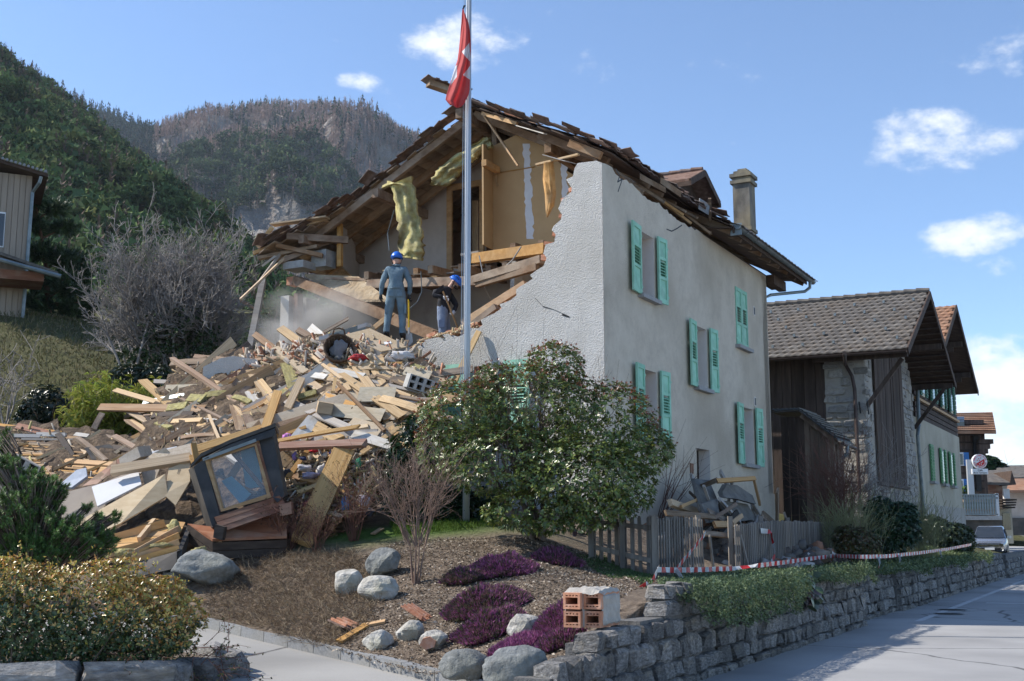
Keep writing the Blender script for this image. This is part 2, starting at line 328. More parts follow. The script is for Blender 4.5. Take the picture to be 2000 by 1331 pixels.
for s in (2, 6): cps.append(tuple(H(s, 6, 2.0)))
for k in np.linspace(0, 1, 6):
    p = KA.lerp(KB, k); cps.append((p.x, p.y, drive_z(p.y)+.11))
cps += [(KC.x-.6, KC.y+.7, .14), (-9, 19.5, .75), (-13, 21.5, .95)]
cp(1050, 1050, 18.3); cp(880, 1030, 19.4); cp(810, 1140, 16.4); cp(600, 1060, 19); cp(450, 1092, 18.6); cp(300, 1118, 18.7); cp(385, 1135, 17.8)
cp(1000, 1180, 14.6); cp(1150, 1150, 14.6); cp(1235, 1125, 15.8)
for a in ((-10, 23, 1.8), (-7, 23, 1.9), (-12, 27, 3.0), (-9, 28, 3.0), (-5, 30, 3.2), (-16, 24, 2.2)): cps.append(a)
cp(100, 765, 34); cp(45, 612, 46); cp(150, 640, 46); cp(300, 705, 46); cp(400, 735, 44); cp(320, 750, 38); cp(560, 695, 50); cp(230, 690, 42); cp(-150, 600, 46)
for x in (-60, -30, -10, 10): cps.append((x, 75, 15.5 if x < 0 else 9))
for x in (-60, -30, -10, 10): cps.append((x, 110, 22 if x < 0 else 12))
cps += [(14, 60, 2.0), (24, 90, .1), (30, 100, .1)]
CP = np.array(cps)
def _k(r): return r
_A = _k(np.linalg.norm(CP[:, None, :2]-CP[None, :, :2], axis=2))+np.eye(len(CP))*.02
_A = np.block([[_A, np.c_[np.ones(len(CP)), CP[:, :2]]], [np.r_[np.ones((1, len(CP))), CP[:, :2].T], np.zeros((3, 3))]])
_w = np.linalg.solve(_A, np.r_[CP[:, 2], 0, 0, 0])
def gz(x, y):
    x = np.atleast_1d(np.asarray(x, float)); y = np.atleast_1d(np.asarray(y, float))
    d = np.sqrt((x[:, None]-CP[None, :, 0])**2+(y[:, None]-CP[None, :, 1])**2)
    return d@_w[:-3]+_w[-3]+_w[-2]*x+_w[-1]*y
def G(x, y): return float(gz(x, y)[0])
def gp(px, py, Y):                                    # the pixel's column, on the ground at depth Y
    p = at(px, py, Y); p.z = G(p.x, p.y); return p
def hit(px, py, y0=10.7, y1=60.):                      # where the pixel's ray meets the ground
    r = ray(px, py)
    for Y in np.arange(y0, y1, .1):
        p = CAM+r*(Y/r.y)
        if p.z < G(p.x, p.y): return Vector((p.x, p.y, G(p.x, p.y)))
    p = CAM+r*(y1/r.y); return Vector((p.x, p.y, G(p.x, p.y)))
def sd_wall(x, y): return (x-W0.x)*(-V.x)+(y-W0.y)*(-V.y)+.3        # >0: street side
def sd_kerb(x, y):
    a = (x-KA.x)*KN.x+(y-KA.y)*KN.y
    n2 = Vector((-.35, 1)).normalized(); b = (x-KB.x)*(-.35)+(y-KB.y)*(-.94)           # beyond KB the drive turns left
    e = Vector((KC.x-KA.x, KC.y-KA.y)).normalized(); c = (x-KA.x)*e.y-(y-KA.y)*e.x; c = np.where(e.y < 0, -c, c)
    return a, b
nrm = np.vectorize(lambda x, y: noise.fractal(Vector((x*.8, y*.8, 0)), 1, 2, 4))
def terrain(name, xs, ys, mat, keep, rough=.03):
    X, Y = np.meshgrid(xs, ys); x = X.ravel().copy(); y = Y.ravel().copy(); cs = abs(xs[1]-xs[0])
    d = sd_wall(x, y); m = (d > 0) & (d < cs*1.6); x[m] -= d[m]*(-V.x); y[m] -= d[m]*(-V.y)
    a = sd_kerb(x, y)[0]; m = (a > 0) & (a < cs*1.6) & (y < KB.y+.3); x[m] -= a[m]*KN.x; y[m] -= a[m]*KN.y
    z = gz(x, y)+nrm(x, y)*rough
    nx = len(xs); ii = np.arange(len(x)).reshape(X.shape)
    q = np.stack([ii[:-1, :-1], ii[:-1, 1:], ii[1:, 1:], ii[1:, :-1]], -1).reshape(-1, 4)
    cxm = x[q].mean(1); cym = y[q].mean(1); ok = keep(cxm, cym) & (sd_wall(cxm, cym) < -.001)
    q = q[ok]; used = np.unique(q); re = -np.ones(len(x), int); re[used] = np.arange(len(used))
    P = np.c_[x, y, z][used]
    px, py = P[:, 0], P[:, 1]
    grass = np.clip((py-27)/4, 0, 1)
    g2 = np.exp(-((px+1.9)**2/3.0+(py-19.35)**2/.35)); g2 = np.clip(g2*1.5, 0, 1)
    g3 = np.clip((sd_wall(px, py)+1.6)/.5, 0, 1)*np.clip((py-13.4)/1, 0, 1)*np.clip((px-3)/1, 0, 1)*.9
    cols = np.c_[np.maximum(grass, g3), g2, np.zeros(len(P))]
    me = np_mesh(name, P, re[q], mat, cols, smooth=True); o = link(name, me); sk = o.modifiers.new('skirt', 'SOLIDIFY'); sk.thickness = .6; sk.offset = -1; o['kind'] = 'structure'; return o

def soil_mat():
    m = M('garden earth', C3((.06, .045, .034), (.12, .09, .066), (.20, .155, .115), (.30, .245, .19)), 9, detail=9, rough=1, bump=1, bscale=16, bdist=.06, nrough=.75)
    t = m.node_tree; N = t.nodes; L = t.links.new; B = N['Principled BSDF']
    old = B.inputs['Base Color'].links[0].from_socket
    a = N.new('ShaderNodeAttribute'); a.attribute_name = 'Col'; s = N.new('ShaderNodeSeparateColor'); L(a.outputs['Color'], s.inputs[0])
    tcn = N.new('ShaderNodeTexCoord')
    def gr(cols, sc):
        n = N.new('ShaderNodeTexNoise'); n.inputs['Scale'].default_value = sc; n.inputs['Detail'].default_value = 9; n.inputs['Roughness'].default_value = .7; L(tcn.outputs['Object'], n.inputs['Vector'])
        r = N.new('ShaderNodeValToRGB'); e = r.color_ramp.elements
        while len(e) < len(cols): e.new(.5)
        for i, c in enumerate(cols): e[i].position = .3+.4*i/(len(cols)-1); e[i].color = c+(1,)
        L(n.outputs['Fac'], r.inputs[0]); return r.outputs[0]
    g1 = gr([(.05, .045, .02), (.085, .085, .03), (.13, .115, .05)], 1.1); g2 = gr([(.05, .10, .015), (.10, .17, .03)], 5)
    for fac, col in ((s.outputs[0], g1), (s.outputs[1], g2)):
        mm = N.new('ShaderNodeMix'); mm.data_type = 'RGBA'; L(fac, mm.inputs[0]); L(old, mm.inputs[6]); L(col, mm.inputs[7]); old = mm.outputs[2]
    L(old, B.inputs['Base Color']); return m
mt['soil'] = soil_mat()
terrain('garden_ground', np.arange(-15, 9, .22), np.arange(10.2, 27.01, .22), mt['soil'], lambda x, y: (sd_kerb(x, y)[0] < -.001) | (y > KB.y+.15) & (x < KB.x+1) & (y > 17.5-(x+4.8)*.35), .035)
terrain('hillside_ground', np.arange(-90, 62, 1.0), np.arange(26.5, 125, 1.0), mt['soil'], lambda x, y: y > 0, .25).location.z = -.12

def asphalt(name, base, seed):
    m = M(name, [tuple(q*.80 for q in base), base, tuple(q*1.22 for q in base)], 170, detail=3, rough=.85, bump=.25, bscale=240, bdist=.004, dirt=(tuple(q*.66 for q in base), .4, .85, .40))
    t = m.node_tree; N = t.nodes; L = t.links.new; B = N['Principled BSDF']; old = B.inputs['Base Color'].links[0].from_socket
    tcn = N.new('ShaderNodeTexCoord'); n = N.new('ShaderNodeTexNoise'); n.inputs['Scale'].default_value = 1.3; n.inputs['Detail'].default_value = 5; L(tcn.outputs['Object'], n.inputs['Vector'])
    ad = N.new('ShaderNodeVectorMath'); ad.operation = 'MULTIPLY_ADD'; L(n.outputs['Color'], ad.inputs[0]); ad.inputs[1].default_value = (.5, .5, 0); L(tcn.outputs['Object'], ad.inputs[2])
    v = N.new('ShaderNodeTexVoronoi'); v.feature = 'DISTANCE_TO_EDGE'; v.inputs['Scale'].default_value = .21; L(ad.outputs[0], v.inputs['Vector'])
    r = N.new('ShaderNodeMapRange'); L(v.outputs['Distance'], r.inputs[0]); r.inputs[1].default_value = .0015; r.inputs[2].default_value = .005; r.inputs[3].default_value = .75; r.inputs[4].default_value = 0
    mm = N.new('ShaderNodeMix'); mm.data_type = 'RGBA'; L(r.outputs[0], mm.inputs[0]); L(old, mm.inputs[6]); mm.inputs[7].default_value = (.035, .035, .037, 1); L(mm.outputs[2], B.inputs['Base Color'])
    return m
mt['asphalt'] = asphalt('grey asphalt', (.34, .335, .33), 1)
mt['asphalt2'] = asphalt('pale drive asphalt', (.33, .32, .30), 2)
mt['field'] = M('distant ground', C3((.07, .075, .04), (.11, .10, .06), (.15, .135, .09)), .05, bump=0, rough=1)
def sheet(name, pts, mat):
    me = bpy.data.meshes.new(name); me.from_pydata([tuple(p) for p in pts], [], [tuple(range(len(pts)))]); me.materials.append(mat); me.update()
    o = link(name, me); o['kind'] = 'structure'; return o
sheet('ground', [(-9000, -4000, -.06), (9000, -4000, -.06), (9000, 9000, -.06), (-9000, 9000, -.06)], mt['field'])
sheet('road', [wallp(-30, .5, 0), wallp(-30, -30, 0), wallp(140, -30, 0), wallp(140, .5, 0)], mt['asphalt'])
sheet('parking_lot', [wallp(43, .5, .20), wallp(110, -6, .20), wallp(110, 14, .20), wallp(52, 6, .20)], mt['asphalt'])
sheet('road_shoulder', [(-60, -30, -.004), wallp(-30, .3, -.004), wallp(12, .3, -.004), (-16, 12.4, -.004), (-60, 12.4, -.004)], mt['asphalt2'])
# drive: ribbon beside the kerb
mb = MB(); rows = []
for k in np.linspace(-.35, 1.0, 14):
    p = KA.lerp(KB, k); rows.append((Vector((p.x, p.y, 0)), KN))
for a in np.linspace(0.15, 1, 7):
    q = Vector((KB.x, KB.y, 0))+Vector((-.94, .35, 0))*a*14; n = KN.lerp(Vector((-.35, -.94, 0)), min(1, a*3)).normalized(); rows.append((q, n))
for p, n in rows:
    for w in (-.06, 1.2, 2.6, 4.0):
        q = p+n*w; mb.v.append(Vector((q.x, q.y, drive_z(p.y)+.008)))
for i in range(len(rows)-1):
    for j in range(3): mb.f.append((i*4+j, i*4+j+1, i*4+j+5, i*4+j+4)); mb.m.append(0)
o = mb.build('driveway', mt['asphalt2'], smooth=True, kind='structure')
# white edge line, a dash in the lane and two manhole covers
mt['line'] = M('road marking paint', C3((.40, .40, .40), (.58, .58, .58)), 8, detail=8, rough=.8, dirt=((.26, .26, .265), 3, .5))
sheet('road_marking', [wallp(22, -.62, .004), wallp(22, -.75, .004), wallp(75, -.75, .004), wallp(75, -.62, .004)], mt['line'])
q = atz(1935, 1178, .004); sheet('road_marking', [q-U*.12-V*3, q-U*.12+V*.1, q+U*.12+V*.1, q+U*.12-V*3], mt['line'])
for px, py in ((1853, 1200), (1860, 1192)):
    c = atz(px, py, 0); mb = MB(); t_ = thing('manhole_cover', ('round iron manhole cover in the road, nearer of the two' if py == 1200 else 'round iron manhole cover in the road, farther of the two'), 'manhole cover', c, 'manhole covers')
    MB().lathe(c, Z, [(.36, -.02), (.36, .006), (.30, .007), (.30, .003)], 24).build('rim', mt['greymetal'], t_)
    mb.lathe(c, Z, [(.295, -.02), (.295, .005)], 24)
    for i in range(-3, 4): mb.box(c+Vector((0, i*.075, .006)), .5*math.sqrt(1-(i/4)**2), .03, .006)
    mb.build('lid', mt['black'], t_)

# kerb stones
kb = thing('kerb', 'pale granite kerb between driveway and planted bank', 'kerb', KA.lerp(KB, .5))
L_ = (KB-KA).length; n = 9
for i in range(-2, n):
    a = KA+(KB-KA)*(i/n); b = KA+(KB-KA)*((i+1)/n); a.z, b.z = drive_z(a.y)+.05, drive_z(b.y)+.05
    d = (b-a).normalized(); mb = MB(); mb.beam(a-KN*.055+d*.006, b-KN*.055-d*.006, .13, .17); mb.build('kerb_stone', mt['kerb'], kb)
a = Vector((KB.x, KB.y, 0))
for i in range(6):
    a = Vector((KB.x, KB.y, 0))+Vector((-.94, .35, 0))*(i*1.0+.03); b = a+Vector((-.94, .35, 0))*.97; a.z, b.z = drive_z(a.y)+.05, drive_z(b.y)+.05
    MB().beam(a, b, .13, .17).build('kerb_stone', mt['kerb'], kb)

# ---------------------------------------------------------------- stones
import bmesh
def chamfer_stone(seed, ch=.12, jit=.12):
    rr = random.Random(seed); vs = []; fs = []
    sg = [(i, j, k) for i in (-1, 1) for j in (-1, 1) for k in (-1, 1)]
    bm = bmesh.new(); bmesh.ops.create_cube(bm, size=1)
    bmesh.ops.bevel(bm, geom=bm.edges[:], offset=ch, segments=1, profile=.6, affect='EDGES')
    for v_ in bm.verts: v_.co += Vector((rr.uniform(-jit, jit), rr.uniform(-jit, jit)*.7, rr.uniform(-jit, jit)))
    bmesh.ops.triangulate(bm, faces=bm.faces[:])
    me = bpy.data.meshes.new('stone'); bm.to_mesh(me); bm.free(); return me
STONES = [chamfer_stone(i) for i in range(14)]
for m_ in STONES: m_.materials.append(mt['stone'])
def frame_quat(ax, az):
    ax = ax.normalized(); ay = az.cross(ax).normalized(); az = ax.cross(ay)
    return Matrix((ax, ay, az)).transposed().to_quaternion()
def stone_wall(name, label, Y0, Y1, off, top, courses, wmin, wmax, seed, first=0):
    rr = random.Random(seed); t_ = thing(name, label, 'stone wall', wallp((Y0+Y1)/2, off), 'roadside stone walls')
    L0, L1 = (Y0-W0.y)/U.y, (Y1-W0.y)/U.y; P = lambda l, o, z: W0+U*l+V*(off+o)+Z*z
    mb = MB(); n = 12
    for i in range(n):
        a, b = L0+(L1-L0)*i/n, L0+(L1-L0)*(i+1)/n; h = min(top(a), top(b))-.05
        if h > .05: mb.obox(P((a+b)/2, .21, h/2-.02), U*(b-a)/2, V*.17, Z*(h/2+.02))
    mb.build('mortar_core', mt['wmortar'], t_)
    z = -.03; cnt = 0
    for c in range(courses):
        hh = [.11, .17, .21, .16, .19, .15, .14][c % 7]*rr.uniform(.95, 1.05); l = L0+rr.uniform(0, .1)
        while l < L1-.05:
            w = min(rr.uniform(wmin, wmax), L1-l)
            if z+hh*.6 < top(l+w/2) and w > .08:
                q = frame_quat(U*rr.choice((1, -1)), Z)
                o = link('stone', rr.choice(STONES), t_, P(l+w/2, .06+.03*c*.6+rr.uniform(-.02, .02), z+hh/2+rr.uniform(-.01, .01)), q, (w*1.0, .26, hh*rr.uniform(.82, 1.12)))
                cnt += 1
            l += w+.014
        z += hh+.012
    return t_
def topA(l):
    Y = W0.y+l*U.y; return float(np.interp(Y, [9.6, 10.9, 10.92, 11.8, 11.82, 12.5, 12.52, 13, 21], [.42, .42, .62, .62, .76, .78, .97, .98, .82]))
stone_wall('stone_wall', 'grey stone retaining wall beside the road under the hanging mat of plants', 10.2, 20.9, 0, topA, 7, .15, .40, 3)
stone_wall('stone_wall', 'short set-back stone wall between the two jogs', 20.95, 24.4, .24, lambda l: .86, 6, .2, .45, 4)
stone_wall('stone_wall', 'long low stone wall running off along the road to the right', 24.4, 41.5, .12, lambda l: .82, 5, .26, .5, 5)
stone_wall('stone_wall', 'distant stone wall in front of the parked car', 41.6, 52, .0, lambda l: .85, 4, .4, .8, 6)
mb = MB(); mb.obox(wallp(20.92, .22, .4), U*.1, V*.2, Z*.42)
mb.build('stone_pier', mt['wmortar'])
tag(bpy.data.objects['stone_pier'], 'mortared end of the near stone wall at its jog', 'stone pier')
# left foreground bed
tl = thing('stone_wall', 'low dark stone wall under the yellow-green hedge, bottom left', 'stone wall', (-4, 11.6, 0), 'roadside stone walls')
rr = random.Random(9); x = -7.2; edge = [(-7.2, 11.2), (-3.15, 12.05), (-3.0, 12.9), (-4.3, 14.6)]
for (ax, ay), (bx, by) in zip(edge[:-1], edge[1:]):
    d = Vector((bx-ax, by-ay, 0)); L_ = d.length; d.normalize(); l = 0
    while l < L_-.05:
        w = min(rr.uniform(.5, 1.1), L_-l); q = frame_quat(d, Z)
        link('stone', rr.choice(STONES), tl, Vector((ax, ay, .12))+d*(l+w/2), q, (w*1.04, .42, .42*rr.uniform(.9, 1.08))); l += w
bed = MB(); bed.prism([(-7.2, 11.3, .02), (-3.2, 12.15, .02), (-3.05, 12.9, .02), (-4.3, 14.5, .02), (-9, 15.5, .02), (-12, 11.3, .02)], Z*.26)
bed.build('planting_bed', mt['soil'], kind='structure')
def rock_mesh(seed, sub=2, k=.28, flat=.75):
    bm = bmesh.new(); bmesh.ops.create_icosphere(bm, subdivisions=sub, radius=1); rr = random.Random(seed)
    pl = [(Vector((rr.gauss(0, 1), rr.gauss(0, 1), rr.gauss(0, 1))).normalized(), rr.uniform(.62, .9)) for _ in range(9)]
    for v_ in bm.verts:
        for n_, d_ in pl:
            e = v_.co.dot(n_)-d_
            if e > 0: v_.co -= n_*e*.9
        v_.co *= 1+k*.35*noise.fractal(v_.co*1.7+Vector((seed*3.1, 0, 0)), 1, 2, 3)+k*.16*noise.fractal(v_.co*6, .8, 2, 3)
    me = bpy.data.meshes.new('rock'); bm.to_mesh(me); bm.free(); me.polygons.foreach_set('use_smooth', [sub > 3]*len(me.polygons)); return me
def rock(name, label, px, py, Y, w, h, mat, seed, dpt=None, sink=.25, z=None, sub=3, cat='rock', group='rocks in the planted bank'):
    b = hit(px, py+h*.42); Y = b.y; p = b+Z*(h*(.5-.2)*Y/2330); me = rock_mesh(seed, sub); me.materials.append(mat)
    k = Y/2330; q = Matrix.Rotation(seed*1.3, 3, 'Z').to_quaternion()
    me.transform(Matrix.Rotation(seed*1.3, 4, 'Z')); co = np.array([v_.co[:] for v_ in me.vertices]); mn, mx_ = co.min(0), co.max(0)
    sc = np.array([w*k, (dpt or w*.8)*k, h*k])/(mx_-mn); co = (co-(mn+mx_)/2)*sc
    for v_, c in zip(me.vertices, co): v_.co = c
    me.update(); o = link(name, me, None, p); return tag(o, label, cat, group)
rock('boulder', 'large rounded grey boulder at the corner of the bank by the drive', 1007, 1308, 12.6, 128, 105, mt['boulder'], 1, sub=4)
rock('boulder', 'flat grey-green boulder left of the large rounded one', 905, 1293, 13.2, 98, 58, mt['boulder'], 2, sub=4)
rock('rock', 'white limestone rock among the heather', 1026, 1222, 13.9, 72, 56, mt['palerock'], 3)
rock('rock', 'pale rounded rock, right of the two low ones under the bare shrub', 738, 1147, 16.0, 82, 56, mt['palerock'], 4)
rock('rock', 'mossy rounded rock, left of the two low ones', 682, 1138, 16.4, 58, 56, mt['palerock'], 5)
rock('rock', 'two-tone rock, dark below and pale on top, above the pale rounded ones', 747, 1095, 17.2, 70, 62, mt['boulder'], 6)
rock('boulder', 'big grey boulder under the fallen dormer', 405, 1105, 18.1, 130, 75, mt['boulder'], 7, sub=4)
rock('boulder', 'small flat boulder at the foot of the pile by the drive', 345, 1128, 17.9, 60, 40, mt['boulder'], 8)
rock('rubble_chunk', 'pale mortar lump, leftmost of the three by the drive', 737, 1248, 14.6, 62, 44, mt['palerock'], 11, cat='rubble', group='mortar lumps by the drive')
rock('rubble_chunk', 'pale mortar lump in front of the broken roof tile', 800, 1232, 14.8, 56, 46, mt['palerock'], 12, cat='rubble', group='mortar lumps by the drive')
o = rock('rubble_chunk', 'pale mortar lump with a red brick scar, rightmost of the three', 846, 1248, 14.3, 58, 42, mt['palerock'], 13, cat='rubble', group='mortar lumps by the drive')
p = Vector(o.location)+Vector((-.05, -.17, -.01)); mb = MB(); mb.prism([p+Vector((a*.09, 0, b*.07)) for a, b in ((-1, -.3), (-.2, -1), (.8, -.6), (1, .3), (.2, 1), (-.6, .7))], Vector((.01, .14, 0)))
mb.build('brick_scar', mt['brick'], o)
# ================================================================ the ruined house
house = thing('ruined_house', 'half-demolished grey plastered house with mint green shutters', 'house', H(4.4, 5.5, 2.0))
HB = 1.2                                       # walls go down below the soil
S_R, T_R, Z_R, S_E, Z_E = 4.4, 2.6, 11.38, -.72, 8.66
SL = (Z_R-Z_E)/(S_R-S_E)
def rz(s): return Z_R-abs(s-S_R)*SL
def jag(pts, amp, step, seed, sel=None):
    rr = random.Random(seed); out = []
    for a, b in zip(pts[:-1], pts[1:]):
        n = max(1, int((b-a).length/step))
        for i in range(n):
            p = a.lerp(b, i/n)
            if i: p = p+Vector((rr.uniform(-1, 1)*amp*V.x, rr.uniform(-1, 1)*amp*V.y, rr.uniform(-amp, amp)))*1.0
            p = p-U*((p-C0).dot(U)-(a-C0).dot(U)); out.append(p)
    return out+[pts[-1]]
# ---- front wall (t = 0)
brk = [on_t(a, b, 0) for a, b in ((1128, 319), (1119, 345), (1112, 368), (1104, 392), (1093, 420), (1084, 452), (1072, 480), (1063, 505), (1055, 530), (1036, 545), (1022, 562), (1004, 578), (982, 597), (962, 612), (945, 628), (930, 642), (905, 652), (880, 655), (845, 664), (818, 672), (812, 690))]
brk = [p+(V*(.07 if (i//2) % 2 else -.05)+Z*(.03 if (i//2) % 2 else 0) if 2 < i < 999 else V*0) for i, p in enumerate(jag(brk, .05, .10, 5))]
base = [H(4.25, 0, HB), H(0, 0, HB), H(0, 0, 8.56), H(.12, 0, 8.62)]
fw = [on_t(a, b, 0) for a, b in ((926, 716), (984, 712))]; f_s0, f_s1 = st(fw[1])[0], st(fw[0])[0]; f_z1 = (fw[0].z+fw[1].z)/2; f_z0 = f_z1-1.4
TH = .42
outline = base+brk
mb = MB(); mb.prism(outline, U*TH, holes=[[H(f_s0, 0, f_z0), H(f_s1, 0, f_z0), H(f_s1, 0, f_z1), H(f_s0, 0, f_z1)]], side=1)
wall_f = mb.build('front_wall', [mt['stucco_front'], mt['masonry']], house)
# broken bricks along the torn edge
rr = random.Random(4)
for i in range(4, len(brk)-3, 2):
    p = brk[i]+U*rr.uniform(.1, .36)+V*rr.uniform(-.02, .09)+Z*rr.uniform(-.03, .07); n = rr.randint(1, 2)
    for j in range(n):
        mb = MB(); a = rr.uniform(-.3, .3); d = (V*math.cos(a)+Z*math.sin(a)); mb.obox(p+Z*.06*j+U*rr.uniform(-.05, .06), d*.11, U*.055, d.cross(U)*.035)
        mb.build('brick', mt['brick'], wall_f)
# front ground-floor window and its shutters
win = MB().prism([H(f_s0, .2, f_z0), H(f_s1, .2, f_z0), H(f_s1, .2, f_z1), H(f_s0, .2, f_z1)], U*.04).build('window', mt['glass_dark'], house)
mb = MB()
for s in (f_s0+.04, f_s1-.04, (f_s0+f_s1)/2): mb.beam(H(s, .17, f_z0), H(s, .17, f_z1), .08, .06, up=U)
mb.beam(H(f_s0, .17, f_z1-.04), H(f_s1, .17, f_z1-.04), .06, .08); mb.build('frame', mt['redbrown'], win)
def shutter(p00, du, dz, out, w, h, closed=False, slats=True, mat='green'):
    """p00 bottom corner, du unit along width, out unit away from wall"""
    m_ = mt[mat]; fr = .07; o = None
    mb = MB(); c = lambda a, b, k: p00+du*a+Z*b+out*k
    def bar(a0, a1, b0, b1, k, th): mb.obox(c((a0+a1)/2, (b0+b1)/2, k), du*(a1-a0)/2, Z*(b1-b0)/2, out*th/2)
    bar(0, fr, 0, h, .02, .045); bar(w-fr, w, 0, h, .02, .045)
    for b0, b1 in ((0, .1), (h*.36, h*.36+.06), (h*.66, h*.66+.06), (h-.09, h)): bar(fr, w-fr, b0, b1, .02, .043)
    o = mb.build('shutter', m_, house); mb = MB()
    bar(fr, w-fr, .1, h*.36, .012, .016); mb.build('panel', m_, o); mb = MB()
    bar(fr, w-fr, h*.66+.06, h-.09, .012, .016); mb.build('panel', m_, o)
    z = h*.36+.075; n = 0
    while z < h*.66-.01:
        mb = MB(); d = (out*.8-Z*.6); mb.obox(c(w/2, z, .018), du*(w/2-fr), d*.026, d.cross(du)*.005)
        mb.build('slat', m_, o); z += .062
    if not closed: MB().obox(c(w/2, h*.51, .0), du*(w/2-fr-.01), Z*h*.13, out*.003).build('backing', mt['dgreen'], o)
    for b in (.16, h-.2): MB().obox(c(w if not closed else 0, b, .02), du*.035, Z*.02, out*.025).build('hinge', m_, o)
    return o
shutter(H(f_s1+.62, -.05, f_z0), -V, Z, -U, .55, f_z1-f_z0+.06); shutter(H(f_s0-.04, -.05, f_z0), -V, Z, -U, .55, f_z1-f_z0+.06)
# ---- street wall (s = 0)
def tz(px, py): p = on_s(px, py, 0); return st(p)[1], p.z
WINS = [(1.80, 2.64, 6.33, 7.66), (5.02, 5.88, 4.80, 6.20), (1.84, 2.66, 3.42, 4.82), (8.37, 9.36, 3.25, 4.66), (8.16, 9.12, 6.18, 7.66)]
holes = [[H(0, a, c), H(0, b, c), H(0, b, d), H(0, a, d)] for a, b, c, d in WINS]
door = (5.0, 5.9, 1.9, 3.42); base_w = (2.03, 2.64, 2.02, 2.34)
holes += [[H(0, a, c), H(0, b, c), H(0, b, d), H(0, a, d)] for a, b, c, d in (door, base_w)]
topline = [(0, 8.56), (.35, 8.62), (.8, 8.50), (1.5, 8.54), (2.2, 8.44), (3.0, 8.50), (4.2, 8.40), (5.4, 8.46), (6, 8.46), (11, 8.46)]
rr = random.Random(8); tl_ = []
for (a, za), (b, zb) in zip(topline[:-1], topline[1:]):
    n = max(1, int((b-a)/.12)) if b < 6 else 1
    for i in range(n): tl_.append(H(0, a+(b-a)*i/n, za+(zb-za)*i/n+(rr.uniform(-.03, .03) if 0 < a < 5.5 else 0)))
tl_.append(H(0, 11, 8.46))
mb = MB(); mb.prism([H(0, 0, HB), H(0, 11, HB)]+tl_[::-1], V*.45, holes=holes, side=1)
# the prism's shared corner strip would lie on the front wall's end: pull the near edge in
wall_s = mb.build('street_wall', [mt['stucco_side'], mt['reveal']], house)
for v_ in wall_s.data.vertices:
    w_ = Vector(v_.co)+wloc(wall_s); s_, t_ = st(w_)
    if t_ < .005 and s_ > .01: v_.co += U*.43
    elif t_ < .005: v_.co += U*.002-V*.003
mb = MB(); mb.obox(H(-.012, 5.5, 1.85), U*5.5, V*.02, Z*.72); mb.build('plinth', mt['stucco_side'], house)
for i, (a, b, c, d) in enumerate(WINS):
    cl = i == 4
    w_ = MB().prism([H(.34, a, c), H(.34, b, c), H(.34, b, d), H(.34, a, d)], V*.03).build('window', mt['glass_dark'], house)
    mb = MB()
    for t in (a+.04, b-.04, (a+b)/2): mb.beam(H(.30, t, c), H(.30, t, d), .07, .06, up=V)
    for z in (c+.04, d-.04): mb.beam(H(.30, a+.075, z), H(.30, b-.075, z), .06, .07)
    mb.build('frame', mt['redbrown' if i in (0, 2) else 'white'], w_)
    mb = MB(); mb.obox(H(-.03, (a+b)/2, c-.045), U*((b-a)/2+.09), V*.1, Z*.042); mb.build('sill', mt['sill'], w_)
    h = d-c+.08
    if cl:
        shutter(H(.02, a+.005, c), U, Z, -V, (b-a)/2-.008, d-c, True); shutter(H(.02, (a+b)/2+.005, c), U, Z, -V, (b-a)/2-.01, d-c, True)
    else:
        wl = .56 if i in (0, 3) else .50; tilt = rad(5)
        dl = (U*math.cos(tilt)+V*math.sin(tilt)).normalized()
        shutter(H(-.055, a-wl-.02, c-.03)-V*.03, dl, Z, (-V*math.cos(tilt)+U*math.sin(tilt)), wl, h)
        dr = (U*math.cos(tilt)-V*math.sin(tilt)).normalized(); wr = .42
        shutter(H(-.05, b+.06, c-.03), dr, Z, (-V*math.cos(tilt)-U*math.sin(tilt)), wr, h)
mb = MB(); mb.obox(H(.3, 5.45, 2.6), U*.45, V*.03, Z*.82); d_ = mb.build('door', mt['darkwood'], house)
MB().obox(H(.25, 5.72, 2.6), U*.05, V*.02, Z*.015).build('handle', mt['zinc'], d_)
mb = MB(); mb.obox(H(.3, 2.33, 2.18), U*.3, V*.02, Z*.16); mb.build('basement_window', mt['dark'], house)
MB().obox(H(-.015, 4.62, 2.95), U*.09, V*.012, Z*.11).build('letter_plate', mt['redbrown'], house)
for px, py in ((1472, 608), (1474, 785)):
    p = on_s(px, py, -.01); o = MB().obox(p, U*.07, V*.02, Z*.12).build('vent_frame', mt['reveal'], house); MB().obox(p-V*.012, U*.045, V*.012, Z*.095).build('vent_shade', mt['black'], o)  # black plate paints the shade of the vent opening
# cracks in the plaster: thin dark recess strips proud by a hair
for pts in (((1045, 582), (1060, 598), (1080, 604), (1098, 612), (1112, 618)),):
    mb = MB(); q = [on_t(a, b, -.004) for a, b in pts]
    for i, (a, b) in enumerate(zip(q[:-1], q[1:])):
        w_ = [.012, .02, .012, .05][i]; mb.prism([a, b, b+Z*-w_*.6, a-Z*w_], -U*.002)
    mb.build('crack', mt['black'], house)
for pts in (((1203, 330), (1210, 345), (1206, 356), (1216, 350)), ((1302, 448), (1312, 452), (1322, 447), (1332, 440)), ((1215, 352), (1207, 375))):
    mb = MB(); q = [on_s(a, b, -.004) for a, b in pts]
    for a, b in zip(q[:-1], q[1:]): mb.beam(a, b, .004, .025, up=Z)
    mb.build('crack', mt['black'], house)
